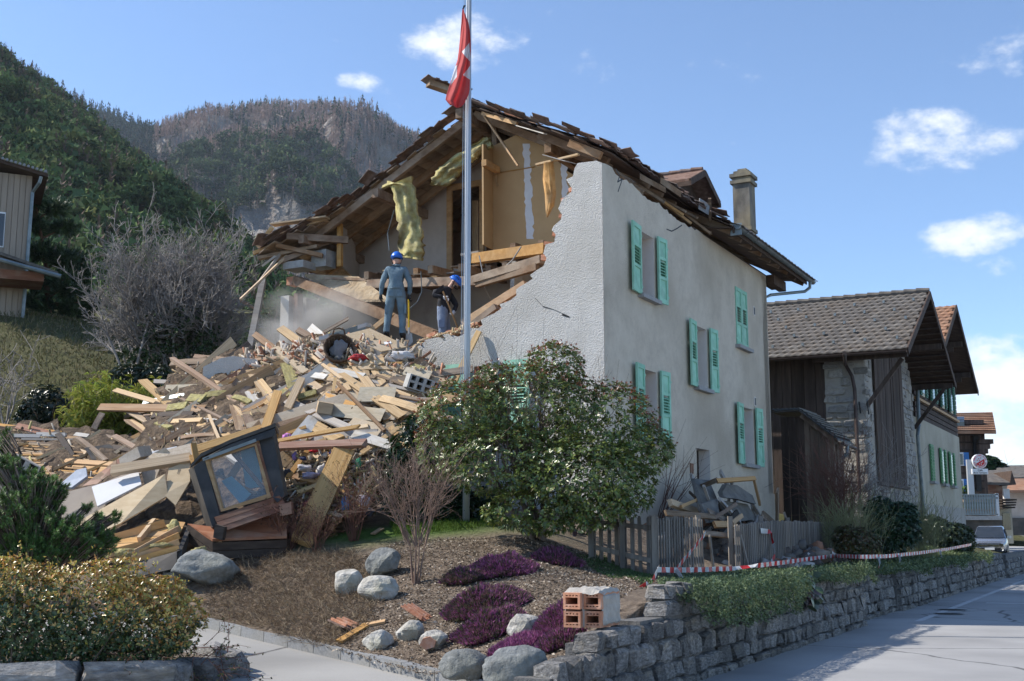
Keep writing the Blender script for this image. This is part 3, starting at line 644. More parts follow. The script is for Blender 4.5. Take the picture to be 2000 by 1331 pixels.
# ---- other walls
mb = MB(); mb.prism([H(0, 10.95, HB), H(8.8, 10.95, HB), H(8.8, 10.95, 8.4), H(4.4, 10.95, rz(4.4)-.25), H(.0, 10.95, 8.4)], -U*.4); mb.build('back_wall', mt['stucco_side'], house)
wl_ = [H(8.8, 2.9, HB), H(8.8, 10.5, HB), H(8.8, 10.5, 8.3), H(8.8, 6.5, 8.3), H(8.8, 6.2, 7.0), H(8.8, 5, 7.6), H(8.8, 4.6, 5.2), H(8.8, 3.6, 5.5), H(8.8, 2.9, 5.0)]
MB().prism(wl_, -V*.4).build('left_wall', [mt['stucco_side']], house)
# first floor and attic floor slabs
MB().prism([H(.4, .45, 5.05), H(8.4, 2.8, 5.05), H(8.4, 10.5, 5.05), H(.4, 10.5, 5.05)], Z*.2).build('first_floor', mt['rafter'], house)
# rooms on the first floor: back wall with door, side partition
T1 = 4.6
MB().prism([H(.42, T1, 5.2), H(8.4, T1, 5.2), H(8.4, T1, 7.7), H(.42, T1, 7.7)], U*.12, holes=[[H(2.2, T1, 5.22), H(3.1, T1, 5.22), H(3.1, T1, 7.2), H(2.2, T1, 7.2)]]).build('room_wall', mt['roomgrey'], house)
MB().prism([H(8.38, 2.9, 5.2), H(8.38, 4.55, 5.2), H(8.38, 4.55, 7.6), H(8.38, 3.3, 7.6)], -V*.1).build('room_wall', mt['roomgrey'], house)
MB().prism([H(3.3, 2.2, 5.2), H(3.3, 4.55, 5.2), H(3.3, 4.55, 7.5), H(3.3, 2.5, 7.5)], -V*.1).build('room_partition', mt['white'], house)
o = MB().prism([H(2.18, T1-.03, 5.22), H(3.12, T1-.03, 5.22), H(3.12, T1-.03, 7.2), H(2.18, T1-.03, 7.2)], U*.04, holes=[[H(2.3, T1-.03, 5.3), H(3.0, T1-.03, 5.3), H(3.0, T1-.03, 7.1), H(2.3, T1-.03, 7.1)]]).build('door_frame', mt['orange'], house)
MB().prism([H(2.3, T1+.2, 5.2), H(3.0, T1+.2, 5.2), H(3.0, T1+.2, 7.1), H(2.3, T1+.2, 7.1)], U*.04).build('door', mt['brown'], house)
MB().prism([H(.42, T1, 7.72), H(8.9, T1, 7.72), H(8.9, T1+5.9, 7.72), H(.42, T1+5.9, 7.72)], Z*.16).build('attic_floor', mt['old'], house)
# broken attic floor: individual joists and boards reaching forward of the room wall
rr = random.Random(21)
for i, s in enumerate(np.arange(.9, 8.8, .62)):
    t0 = 2.2+.6*rr.random() if s > 3.2 else 1.3+rr.random()*.5
    mb = MB(); drop = .0 if s < 3 else .25*rr.random(); mb.beam(H(s, t0, 7.56-drop), H(s, T1+.3, 7.62), .13, .18); mb.build('joist', mt['rafter'], house)
for i, s in enumerate(np.arange(3.4, 8.6, .24)):
    t0 = 2.5+rr.random()*.9; mb = MB(); dz = rr.uniform(-.25, .02)
    mb.beam(H(s, t0, 7.70+dz), H(s+rr.uniform(-.1, .1), T1+.1, 7.745), .22, .03); mb.build('floorboard', mt[rr.choice(['brown', 'old', 'greywood', 'tan'])], house)
# edge beams of the attic floor seen from the street
def hb(name, a, ta, b, tb, w, h, mat):
    p, q = on_t(a[0], a[1], ta), on_t(b[0], b[1], tb); mb = MB(); mb.beam(p, q, w, h); return mb.build(name, mt[mat], house)
hb('beam', (928, 506), 1.9, (1068, 486), .9, .2, .22, 'orange'); hb('beam', (905, 500), 2.2, (940, 494), 2.2, .25, .05, 'greywood')
hb('beam', (930, 548), 1.2, (1062, 508), .7, .26, .16, 'old'); hb('beam', (932, 556), 1.15, (1050, 522), .65, .12, .14, 'rafter')
hb('beam', (905, 634), .62, (1028, 556), .55, .14, .16, 'orange'); hb('beam', (925, 636), .55, (972, 600), .5, .2, .12, 'old')
hb('beam', (720, 556), 2.4, (935, 549), 2.0, .16, .2, 'brown'); hb('beam', (578, 548), 2.2, (850, 656), .9, .2, .22, 'brown'); hb('beam', (640, 545), 2.6, (790, 552), 2.6, .3, .06, 'brown')
hb('beam', (600, 556), 2.7, (742, 600), 2.7, .45, .04, 'brown')
# dust and rubble lying on the broken floor
mb = MB(); pts = [on_t(a, b, t) for a, b, t in ((595, 540, 2.5), (700, 545, 2.6), (760, 590, 1.9), (690, 590, 2.0), (640, 565, 2.3))]
mb.prism(pts, Z*.06); mb.build('floor_rubble', mt['dust'], house)
# ---- attic rooms
tb = 3.15
def quad(name, corners, t, th, mat, holes=()):
    return MB().prism([on_t(a, b, t) for a, b in corners], U*th, holes=[[on_t(a, b, t) for a, b in h] for h in holes]).build(name, mt[mat], house)
w_ = quad('attic_wall', ((962, 286), (1012, 262), (1060, 268), (1100, 330), (1125, 345), (1125, 500), (962, 488)), tb, .05, 'beige')
rr = random.Random(3)
def smear(px, y0, y1, w0):
    L_, R_ = [], []; y = y0
    while y < y1: L_.append(on_t(px-w0/2+rr.uniform(-2, 2)+(y-y0)*.03, y, tb-.004)); R_.append(on_t(px+w0/2+rr.uniform(-2.5, 2.5)+(y-y0)*.04, y, tb-.004)); y += 6
    MB().prism(L_+R_[::-1], U*.003).build('filler_strip', mt['filler'], w_)
smear(1028, 281, 472, 13); smear(1101, 318, 395, 11)
MB().beam(on_t(972, 338, tb-.02), on_t(1045, 326, tb-.02), .02, .018).build('batten', mt['orange'], w_)
p0, p1 = on_t(946, 300, tb+.0), on_t(962, 500, tb)
o = MB().prism([on_t(963, 286, tb), on_t(963, 487, tb), on_t(945, 478, tb-.75), on_t(944, 282, tb-.75)], V*.04).build('wall_return', mt['beige'], house)
MB().beam(on_t(945, 318, tb-.8), on_t(972, 333, tb-.1), .12, .14).build('shelf_bracket', mt['orange'], o)
MB().beam(on_t(968, 339, tb-.06), on_t(971, 364, tb-.06), .05, .02, up=U).build('batten', mt['tan'], o)
T2 = 4.75
quad('attic_wall', ((700, 470), (876, 330), (876, 545), (700, 560)), T2, .06, 'wallp')
quad('attic_wall', ((874, 250), (948, 250), (948, 540), (874, 545)), T2+.02, .05, 'wallp', holes=[((880, 362), (938, 352), (938, 520), (880, 525))])
o = quad('door_frame', ((872, 362), (944, 350), (944, 530), (872, 535)), T2-.06, .07, 'orange', holes=[((882, 372), (936, 363), (936, 525), (882, 530))])
quad('passage', ((866, 340), (970, 330), (970, 540), (866, 545)), T2+1.6, .04, 'redbrown')
MB().prism([on_t(924, 392, T2+.35), on_t(934, 392, T2+.05), on_t(934, 520, T2+.05), on_t(924, 520, T2+.35)], V*.03).build('door', mt['orange'], o)
MB().prism([on_t(668, 442, 3.0), on_t(702, 468, T2), on_t(702, 552, T2), on_t(668, 520, 3.0)], V*.04).build('attic_wall', mt['wallp'], house)
hb('post', (664, 438), 2.95, (664, 521), 2.95, .1, .12, 'orange')
quad('attic_wall', ((930, 230), (1008, 215), (1070, 258), (1010, 266), (965, 288), (930, 300)), tb+1.4, .05, 'redbrown')
hb('post', (966, 230), tb+.1, (968, 290), tb+.1, .12, .12, 'rafter'); hb('post', (1018, 255), tb+.3, (1018, 275), tb+.3, .1, .1, 'rafter')
# knee of masonry and concrete lintel at the left, door frame, white pillar
def blockat(px, py, t, w, h, dp, mat, name='masonry_block', tilt=0):
    p = on_t(px, py, t); d = V*math.cos(tilt)+Z*math.sin(tilt); return MB().obox(p, d*w/2, U*dp/2, d.cross(U)*h/2).build(name, mt[mat], house)
blockat(585, 521, 2.5, .62, .18, .5, 'concrete', 'lintel'); blockat(632, 508, 2.9, .45, .42, .4, 'concrete')
p = on_t(566, 607, 2.6); MB().obox(Vector((p.x, p.y, 6.15)), V*.13, U*.2, Z*1.15).build('pillar', mt['white'], house)
p = on_t(582, 612, 2.55); MB().obox(Vector((p.x, p.y, 6.1)), V*.06, U*.1, Z*1.25).build('post', mt['redbrown'], house)
p = on_t(600, 612, 3.0); MB().obox(Vector((p.x, p.y, 6.1)), V*.12, U*.2, Z*1.2).build('pillar', mt['concrete'], house)
blockat(574, 551, 2.5, .22, .2, .3, 'brick')
p0, p1 = on_t(514, 548, 2.2), on_t(486, 690, 1.2); MB().beam(p0, p1, .14, .14).build('post', mt['greywood'], house)
# ---- roof: battens + boards + loose tiles. right slope
def rp(s, t, dz=0): return H(s, t, rz(s)+dz)
def front_t(s):                                     # torn front edge of the roof
    if s >= S_R: return float(np.interp(s, [4.4, 6.0, 8.0, 9.2, 10.1], [2.55, 2.7, 2.75, 2.2, 2.0]))
    return float(np.interp(s, [-.72, .25, .8, 2, 4.4], [5.7, 1.2, .75, 1.5, 2.55]))
def eave_s(t): return float(np.interp(t, [0, 1, 5.2, 5.6, 6], [.6, .32, .12, -.3, S_E]))
rr = random.Random(31)
for side in (1, -1):                                # boarding in strips that run along the ridge
    n = 22
    for i in range(n):
        if side == 1: s0, s1 = S_R-(S_R-S_E)*i/n, S_R-(S_R-S_E)*(i+1)/n
        else: s0, s1 = S_R+(10.05-S_R)*i/n, S_R+(10.05-S_R)*(i+1)/n
        sm = (s0+s1)/2; tf = front_t(sm)+rr.uniform(-.18, .12)
        if side == 1 and sm < .1: tf = 5.9+rr.uniform(-.3, .3)*(sm < -.3)
        te = 12.6
        if side == -1: te = 11.6
        if side == -1 and 6.6 < sm < 7.1:            # the hole where daylight shows
            segs = [(tf, 3.4), (4.0, te)]
        else: segs = [(tf, te)]
        for a_, b_ in segs:
            mb = MB(); g = (s1-s0)*.02
            mb.prism([rp(s0-g*0, a_, -.10), rp(s0, b_, -.10), rp(s1+g, b_, -.10), rp(s1+g, a_+rr.uniform(-.06, .06), -.10)], Z*.03)
            mb.build('roof_board', mt['old' if side == -1 else 'soffit'], house)
for t in np.arange(2.75, 12.6, .82):                # rafters
    for side in (1, -1):
        se = (S_E+.1 if t > 5.6 else .45) if side == 1 else 9.7+rr.uniform(-.3, .25)
        if side == 1 and t < 3: se = 1.0
        MB().beam(rp(S_R, t, -.21), rp(se, t, -.21), .11, .17).build('rafter', mt['rafter'], house)
for t, s0, s1 in ((1.7, .6, 2.2), (1.1, .5, 1.2)): MB().beam(rp(s0, t, -.21), rp(s1, t, -.21), .11, .16).build('rafter', mt['rafter'], house)
for s, t0 in ((S_R, 2.0), (2.0, 1.7), (7.0, 2.5)): MB().beam(H(s, t0, rz(s)-.42), H(s, 12.2, rz(s)-.42), .16, .22).build('purlin', mt['rafter'], house)
MB().beam(H(8.95, 2.2, rz(8.95)-.35), H(8.95, 11, rz(8.95)-.35), .16, .2).build('purlin', mt['rafter'], house)
MB().beam(H(.12, 5.2, 8.42), H(.12, 12.3, 8.42), .2, .18).build('wall_plate', mt['soffit'], house)
MB().obox(H(-.12, 11.6, 8.36), V*.1, U*.6, Z*.13).build('wall_plate', mt['soffit'], house)
# tile sheets (too many to pick apart) + single tiles along the torn edges
def tile_sheet(s_from, s_to, t_from, t_to, par, mat, stt=.30, sts=.34):
    mb = MB(); sgn = 1 if s_to > s_from else -1; s = s_from; k = 0
    while (s_to-s)*sgn > .05:
        e = s+sgn*sts*1.12; t = t_from(s+sgn*sts/2) if callable(t_from) else t_from
        t += rr.uniform(0, .1)
        te = t_to
        while t < te-.05:
            a = rp(s, t, .005); b = rp(s, t+stt, .005); c = rp(e, t+stt, .05); d = rp(e, t, .05); m1 = rp(e, t+stt*.5, .02); m0 = rp(s, t+stt*.5, -.03)
            mb.add([a, m0, b, c, m1, d, c-Z*.025, m1-Z*.025, d-Z*.025], [(0, 1, 4, 5), (1, 2, 3, 4), (5, 4, 7, 8), (4, 3, 6, 7)] if sgn < 0 else [(5, 4, 1, 0), (4, 3, 2, 1), (8, 7, 4, 5), (7, 6, 3, 4)])
            t += stt
        s += sgn*sts; k += 1
    o = mb.build('roof_tiles', mt[mat], par); o['kind'] = 'stuff'; return o
tile_sheet(S_R, .15, lambda s: front_t(s)+.15, 12.7, house, 'tile')
tile_sheet(.1, S_E-.05, lambda s: 5.9, 12.7, house, 'tile')
tile_sheet(S_R, 9.95, lambda s: front_t(s)+.2, 11.7, house, 'tile')
def tile_mesh():
    mb = MB(); n = 6
    for i in range(n+1):
        x = -.15+.3*i/n; z = .018*math.cos(i/n*math.pi*2); mb.v += [Vector((x, -.2, z)), Vector((x, .2, z)), Vector((x, -.2, z-.016)), Vector((x, .2, z-.016))]
    for i in range(n):
        b = i*4; mb.f += [(b, b+4, b+5, b+1), (b+2, b+3, b+7, b+6), (b, b+2, b+6, b+4), (b+1, b+5, b+7, b+3)]; mb.m += [0]*4
    b = n*4; mb.f += [(0, 1, 3, 2), (b, b+2, b+3, b+1)]; mb.m += [0, 0]
    return mb.mesh('roof_tile', mt['tile'], c=Vector((0, 0, 0)))[0]
TILE = tile_mesh()
def tileq(s, tl=0, ry=0):
    sg = 1 if s < S_R else -1; down = (V*-sg-Z*SL).normalized(); up = Z*1.0
    q = frame_quat(U, (U.cross(-down) if sg > 0 else down.cross(U)).normalized()); return q
for sg in (1, -1):
    s = S_R-.15*sg
    while (s > .35 if sg > 0 else s < 9.9):
        for k in range(2 if rr.random() < .8 else 1):
            t = front_t(s)-.02-.27*k+rr.uniform(-.07, .07); dz = .05+rr.uniform(-.02, .03)*(1+k)
            q = tileq(s); q = Matrix.Rotation(rr.gauss(0, .07+.07*k), 3, 'X').to_quaternion() @ q @ Matrix.Rotation(rr.gauss(0, .18+.1*k), 3, 'Z').to_quaternion()
            if k and rr.random() < .45: continue
            link('roof_tile', TILE, house, rp(s, t, dz), q)
        if rr.random() < .35:
            q = Matrix.Rotation(rr.gauss(0, .25), 3, 'X').to_quaternion() @ tileq(s); link('roof_tile', TILE, house, rp(s, front_t(s)+rr.uniform(.1, .6), .14), q)
        s -= .24*sg
t = 1.0
while t < 5.8:                                      # torn eave above the street wall
    for k in range(2):
        s = eave_s(t)+rr.uniform(-.12, .2)-.12*k; q = Matrix.Rotation(rr.gauss(0, .16), 3, 'X').to_quaternion() @ tileq(s) @ Matrix.Rotation(rr.gauss(0, .2), 3, 'Z').to_quaternion()
        link('roof_tile', TILE, house, rp(s, t, .04+.07*k), q)
    if rr.random() < .6: MB().beam(rp(eave_s(t)+.7, t, -.2), rp(eave_s(t)-rr.uniform(-.1, .25), t+rr.uniform(-.3, .4), -.3-rr.random()*.2), .08, .05).build('broken_batten', mt[rr.choice(['rafter', 'orange', 'old'])], house)
    t += .26
for t in np.arange(2.6, 12.6, .33): MB().tube([H(S_R, t, Z_R+.02), H(S_R, t+.35, Z_R+.035)], [.11, .13], 10).build('ridge_tile', mt['tile'], house)
# eave board, rafter tails, gutter and its pipe
MB().beam(H(S_E+.02, 5.9, Z_E-.13), H(S_E+.02, 12.6, Z_E-.13), .03, .16).build('fascia', mt['soffit'], house)
MB().prism([H(S_E+.05, 5.8, Z_E-.12), H(S_E+.05, 12.6, Z_E-.12), H(0, 12.6, 8.62), H(0, 5.8, 8.62)], Z*.02).build('eave_lining', mt['soffit'], house)
def gutter(p0, p1, r, name, mat, par, drop=.0, n=8):
    mb = MB(); d = (p1-p0).normalized(); a = d.cross(Z).normalized()
    for k, p in enumerate((p0, p1)):
        for i in range(n+1):
            th = math.pi*i/n; mb.v.append(p+a*math.cos(th)*r-Z*math.sin(th)*r)
        for i in range(n+1):
            th = math.pi*i/n; mb.v.append(p+a*math.cos(th)*(r-.008)-Z*math.sin(th)*(r-.008)+Z*.002)
    m = 2*(n+1)
    for i in range(n):
        mb.f += [(i, i+1, m+i+1, m+i), (n+1+i, m+n+1+i, m+n+2+i, n+2+i)]; mb.m += [0, 0]
    for b in (0, m):
        for i in range(n): mb.f.append((b+i, b+n+1+i, b+n+2+i, b+i+1)); mb.m.append(0)
    return mb.build(name, mat, par, smooth=False)
g = gutter(H(S_E-.08, 5.95, Z_E-.05), H(S_E-.08, 12.95, Z_E-.07), .085, 'gutter', mt['zinc'], house)
for t in np.arange(6.5, 12.9, .8): MB().lathe(H(S_E-.08, t, Z_E-.06), U, [(.092, 0), (.092, .03), (.088, .03), (.088, 0)], 16).build('gutter_bracket', mt['zinc'], g)
MB().obox(H(S_E-.02, 6.02, Z_E-.12), V*.13, U*.02, Z*.14).build('gutter_end', mt['zinc'], g)
MB().tube([H(S_E-.08, 12.6, Z_E-.12), H(S_E-.07, 12.6, Z_E-.3), H(S_E+.05, 12.5, Z_E-.42), H(-.02, 11.35, Z_E-.66), H(.12, 11.08, Z_E-.8), H(.2, 11.06, 2)], .045, 8).build('downpipe', mt['zinc'], g)
# hanging bits below the torn eave
MB().beam(on_s(1386, 388, -.3), on_s(1388, 458, -.05), .07, .05).build('hanging_batten', mt['old'], house)
for a, b, w in (((1365, 398), (1385, 410), .3), ((1290, 352), (1330, 380), .15), ((1250, 345), (1300, 372), .12)):
    p0, p1 = on_s(a[0], a[1], -.1), on_s(b[0], b[1], -.25); MB().beam(p0, p1, w, .012, up=V).build('torn_lining', mt['greymetal' if w == .3 else 'rafter'], house)
# ridge stub sticking out
p0, p1 = on_t(916, 190, 2.6), on_t(836, 163, 1.7)
MB().beam(p0, p1, .2, .14).build('ridge_board', mt['old'], house)
for k in range(5): link('roof_tile', TILE, house, p0.lerp(p1, .15+k*.2)+Z*.1, frame_quat((p1-p0), Z) @ Matrix.Rotation(rr.gauss(0, .1), 3, 'X').to_quaternion())
# loose debris hanging at the left eave
for a, ta, b, tb_, w, h, m_ in (((506, 470), 2.2, (640, 430), 2.6, .2, .05, 'tan'), ((495, 495), 1.9, (560, 470), 2.4, .12, .08, 'orange'), ((512, 520), 1.9, (545, 495), 2.2, .05, .05, 'white'), ((540, 480), 2.1, (630, 500), 2.6, .14, .1, 'rafter'),
                          ((505, 505), 2.0, (620, 482), 2.6, .16, .08, 'old'), ((470, 585), 1.0, (560, 500), 2.3, .07, .05, 'tan'), ((500, 560), 1.6, (548, 495), 2.2, .06, .06, 'greywood'), ((520, 470), 2.0, (600, 520), 2.8, .15, .1, 'old'), ((560, 462), 2.1, (680, 470), 3.0, .14, .16, 'rafter'),
                          ((532, 440), 2.15, (640, 425), 2.4, .25, .04, 'tan'), ((550, 510), 2.2, (650, 470), 3, .12, .12, 'rafter'), ((503, 483), 1.95, (532, 444), 2.1, .05, .1, 'tan')):
    hb('broken_batten', a, ta, b, tb_, w, h, m_)
MB().beam(on_t(945, 226, 2.4), on_t(1012, 324, 2.2), .05, .04).build('hanging_batten', mt['orange'], house)
hb('broken_batten', (942, 222), 2.3, (1010, 242), 1.9, .06, .08, 'orange'); hb('broken_batten', (1048, 322), 1.1, (1130, 302), .8, .07, .04, 'tan'); hb('broken_batten', (1010, 246), 1.8, (1065, 262), 1.4, .1, .02, 'white'); hb('broken_batten', (1070, 305), 1.0, (1115, 318), .7, .3, .01, 'greymetal')
# hanging veneer strip, wool
def drape(name, L_, R_, t, mat, th=.03, thing_=None, wob=.06, seed=1, n=None):
    rr_ = random.Random(seed); V_ = []; m = 7 if mat != 'insul' else 13
    rows_ = []
    if mat == 'insul':
        f_ = np.linspace(0, len(L_)-1, len(L_)*5); ii = range(len(L_)); jt = lambda A: [(float(np.interp(q, ii, [p[0] for p in A]))+rr_.uniform(-3, 3), float(np.interp(q, ii, [p[1] for p in A]))+rr_.uniform(-1.5, 1.5)) for q in f_]; L_, R_ = jt(L_), jt(R_)
    for i, (a, b) in enumerate(zip(L_, R_)):
        row = []
        for j in range(m):
            f = j/(m-1); px, py = a[0]+(b[0]-a[0])*f, a[1]+(b[1]-a[1])*f
            row.append(on_t(px, py, t+wob*noise.noise(Vector((f*3, i*(.6 if m == 7 else .16), seed*7.)))*2+.10*math.sin(f*3.14)*-1))
        rows_.append(row)
    mb = MB(); R0 = len(rows_)
    for k in (0, 1):
        for row in rows_: mb.v += [p+U*(th*k)+(Vector((0, 0, 0)) if k == 0 else V*rr_.uniform(-.01, .01)) for p in row]
    for i in range(R0-1):
        for j in range(m-1):
            a = i*m+j; q = (a, a+m, a+m+1, a+1); mb.f += [q, tuple(x+R0*m for x in q[::-1])]; mb.m += [0, 0]
    for i in range(R0-1):
        for j in (0, m-1):
            a = i*m+j; q = (a, a+m, a+m+R0*m, a+R0*m); mb.f.append(q if j else q[::-1]); mb.m.append(0)
    for j in range(m-1):
        for i in (0, R0-1):
            a = i*m+j; q = (a, a+1, a+1+R0*m, a+R0*m); mb.f.append(q if i else q[::-1]); mb.m.append(0)
    return mb.build(name, mt[mat], thing_, smooth=True)
drape('hanging_veneer', [(1062, 318), (1060, 350), (1064, 380), (1065, 400), (1067, 424)], [(1080, 316), (1084, 352), (1086, 380), (1082, 402), (1069, 425)], .95, 'orange', .01, house, seed=3)
mt['wooltuft'] = mt['insul']
drape('ceiling_wool', [(838, 360), (850, 335), (880, 310), (925, 280), (955, 266)], [(872, 363), (890, 345), (915, 320), (945, 296), (962, 285)], 2.75, 'insul', .1, house, seed=5, wob=.15)
iw = drape('hanging_insulation', [(745, 368), (760, 352), (770, 385), (776, 430), (778, 465), (780, 495), (784, 500)], [(800, 345), (808, 372), (812, 400), (818, 430), (822, 460), (826, 490), (822, 508)], 2.0, 'insul', .1, None, seed=9, wob=.12)
tag(iw, 'yellow glass wool batt hanging from the torn roof', 'insulation')
MB().tube([on_t(770, 410, 2.1), on_t(757, 455, 2.2), on_t(760, 490, 2.15)], .012, 5).build('hanging_cable', mt['zinc'], house)
MB().tube([on_t(1018, 482, .9), on_t(1000, 510, 1.0), on_t(970, 535, 1.1), on_t(935, 540, 1.1)], .015, 5).build('hanging_cable', mt['greymetal'], house)
MB().tube([on_t(936, 500, 1.5), on_t(943, 535, 1.4), on_t(945, 560, 1.5), on_t(960, 590, 2)], .014, 5).build('hanging_cable', mt['greymetal'], house)
MB().tube([on_t(822, 530, 2.0), on_t(824, 570, 2.1), on_t(815, 590, 2.0), on_t(800, 603, 2.0)], .012, 5).build('hanging_cable', mt['zinc'], house)
# ---- dormer at the back and chimney
dorm = thing('roof_dormer', 'dark dormer with hipped gable roof on the street slope of the house', 'dormer', rp(1.9, 8.2))
ds0, ds1, dt0, dt1 = 2.9, .95, 7.3, 9.0
pb = [on_s(1355, 350, 1.2)]
zt = 10.62; zb_ = rz(1.1)-.1
MB().prism([H(1.15, dt0, zb_), H(1.15, dt1, zb_), H(1.15, dt1, 10.25), H(1.15, (dt0+dt1)/2, 10.6), H(1.15, dt0, 10.25)], V*.06).build('front', mt['soffit'], dorm)
for t in (dt0, dt1): MB().prism([H(1.15, t, zb_), H(1.15, t, 10.25), H(2.6, t, 10.25), H(2.6, t, 9.9)], U*.05).build('cheek', mt['soffit'], dorm)
for sg, ta in ((1, dt0-.3), (-1, dt1+.3)):
    tm = (dt0+dt1)/2
    MB().prism([H(.7, ta, 10.18), H(.7, tm, 10.72), H(3.3, tm, 10.72), H(2.8, ta, 10.18)], Z*.07).build('roof_slope', mt['tile'], dorm)
    MB().beam(H(.69, ta, 10.16), H(.69, tm, 10.70), .04, .16).build('barge_board', mt['soffit'], dorm)
    MB().beam(H(.66, ta, 10.12), H(2.8, ta, 10.12), .04, .12).build('eave_board', mt['soffit'], dorm)
for s in np.arange(.75, 3.2, .3): MB().tube([H(s, tm, 10.8), H(s+.3, tm, 10.81)], [.07, .085], 8).build('ridge_tile', mt['tile'], dorm)
chim = thing('chimney', 'tall weathered square chimney with a stepped cap', 'chimney', H(.75, 10.2, rz(.75)))
cs, ct = .75, 10.3; cz0, cz1 = rz(1.1)-.4, 11.25
pt = on_s(1452, 350, cs); ct = st(pt)[1]; cz1 = on_s(1452, 362, cs).z
mb = MB(); mb.obox(H(cs, ct, (cz0+cz1)/2), V*.24, U*.27, Z*(cz1-cz0)/2); mb.build('shaft', mt['chimney'], chim)
mb = MB(); mb.obox(H(cs, ct, cz0+.75), V*.275, U*.305, Z*.05); mb.build('base_course', mt['chimney'], chim)
for k, (a, z) in enumerate(((.30, 0), (.25, .1), (.31, .19), (.22, .28), (.13, .36))): MB().obox(H(cs, ct, cz1+z+.04), V*a, U*a*1.08, Z*.05).build('cap_course', mt['chimney'], chim)
# ================================================================ barn and the houses beyond
def gable_roof(par, tl_, tr, ze, zr_, s0, s1, mat, ov=.9, th=.12, name='roof_slope'):
    """ridge along V from s0 (street tip) to s1; eaves at t = tl_, tr"""
    tm = (tl_+tr)/2; out = []
    for te in (tl_, tr):
        o = MB().prism([H(s0, te, ze), H(s0, tm, zr_), H(s1, tm, zr_), H(s1, te, ze)], Z*-th).build(name, mt['soffit'], par); out.append(o)
    return out
def tile_field(par, te, tm, ze, zr_, s0, s1, mat, row=.36, col=.26):
    mb = MB(); L_ = math.hypot(tm-te, zr_-ze); n = int(L_/row); m = int(abs(s1-s0)/col)
    for i in range(n):
        f0, f1 = i/n, min(1.06, (i+1.12)/n)
        for j in range(m):
            a = s0+(s1-s0)*j/m; b = s0+(s1-s0)*(j+1)/m; of = (i % 2)*.5*(b-a); a += of; b += of
            lo = lambda s, k: H(s, te+(tm-te)*f0, ze+(zr_-ze)*f0+k); hi = lambda s, k: H(s, te+(tm-te)*f1, ze+(zr_-ze)*f1+k); c = (a+b)/2
            mb.add([lo(a, .05), lo(c, .085), lo(b, .05), hi(b, .0), hi(c, .03), hi(a, .0), lo(a, .01), lo(c, .035), lo(b, .01)], [(0, 1, 4, 5), (1, 2, 3, 4), (6, 7, 1, 0), (7, 8, 2, 1)])
    return mb.build('roof_tiles', mt[mat], par, kind='stuff')
barn = thing('stone_barn', 'rubble stone barn with dark boards and a grey tiled gable roof', 'barn', H(3, 22.7, 1.8))
bT0, bT1, bS = 18.3, 27.0, -1.0
sl_ = gable_roof(barn, 17.6, 27.74, 7.2, 9.85, -2.5, 9, 'tile2')
tile_field(barn, 17.52, 22.67, 7.16, 9.87, -2.55, 9, 'tile2'); tile_field(barn, 27.8, 22.67, 7.16, 9.87, -2.55, 9, 'tile2')
for s in np.arange(-2.5, 8.8, .42): MB().tube([H(s, 22.67, 9.93), H(s+.44, 22.67, 9.95)], [.10, .12], 8).build('ridge_tile', mt['tile2'], barn)
rr = random.Random(12)
for i in range(5):                                   # snow stops on the slope
    for j in range(9):
        f = .14+.17*i; s = -2.1+j*1.0+(i % 2)*.5; MB().obox(H(s, 17.52+5.15*f, 7.16+2.71*f+.12), V*.035, U*.04, Z*.05).build('snow_stop', mt['zinc'], barn)
# street face and south face in stone, lower core + separate stones
zb = 1.3; zw = lambda t: 9.85-abs(t-22.67)*.523-.25
wood_w = (18.95, 23.0, 3.0)                          # dark boarded bay (t0, t1, z0)
core_s = MB().prism([H(bS, bT0, zb), H(bS, bT1, zb), H(bS, bT1, zw(bT1)), H(bS, 22.67, zw(22.67)), H(bS, bT0, zw(bT0))], V*.5).build('street_wall', mt['barnmortar'], barn)
core_f = MB().prism([H(bS+.5, bT0+.02, zb), H(.25, bT0+.02, zb), H(.25, bT0+.02, zw(bT0)), H(bS+.5, bT0+.02, zw(bT0))], U*.45).build('south_wall', mt['barnmortar'], barn)
MB().obox(H(bS+.25, bT0+.25, 4.3), V*.27, U*.27, Z*3.0).build('corner_pier', mt['barnmortar'], barn)
BST = [m_.copy() for m_ in STONES]
for m_ in BST: m_.materials.clear(); m_.materials.append(mt['barnstone'])
def face_stones(par, org, du, L_, z0, z1, skip, seed, outv):
    rr_ = random.Random(seed); z = z0; n = 0
    while z < z1:
        h = rr_.uniform(.16, .34); l = rr_.uniform(-.1, .1)
        while l < L_:
            w = rr_.uniform(.22, .62)
            c = l+w/2
            if not skip(c, z+h/2, w, h) and rr_.random() < .86 and l+w < L_+.1:
                link('stone', rr_.choice(BST), par, org+du*c+Z*(z+h/2+rr_.uniform(-.03, .03))-outv*.02, frame_quat(du*rr_.choice((1, -1)), Z), (w*.95, .14, h*rr_.uniform(.7, .98))); n += 1
            l += w+rr_.uniform(.0, .06)
        z += h+.01
    return n
p1765 = [st(on_s(a, b, bS))[1] for a, b in ((1706, 800), (1760, 800))]
wt0, wt1 = p1765; wz0 = on_s(1735, 945, bS).z
face_stones(core_s, H(bS, bT0, 0), U, bT1-bT0, 1.9, 8.2, lambda c, z, w, h: (wt0-.15 < bT0+c+w/2 and bT0+c-w/2 < wt1+.1 and z > wz0-.2) or z > zw(bT0+c)-.1, 2, -V)
face_stones(core_f, H(.25, bT0, 0), -V, 1.35, 1.9, 6.9, lambda c, z, w, h: False, 3, -U)
t = wt0
while t < wt1-.02:
    w = min(.24+rr.uniform(-.05, .06), wt1-t); z1 = zw(t)-.03
    MB().obox(H(bS-.05-rr.uniform(0, .02), t+w/2, (wz0+z1)/2), U*(w/2-.006), V*.025, Z*(z1-wz0)/2).build('board', mt['barnwood'], barn); t += w
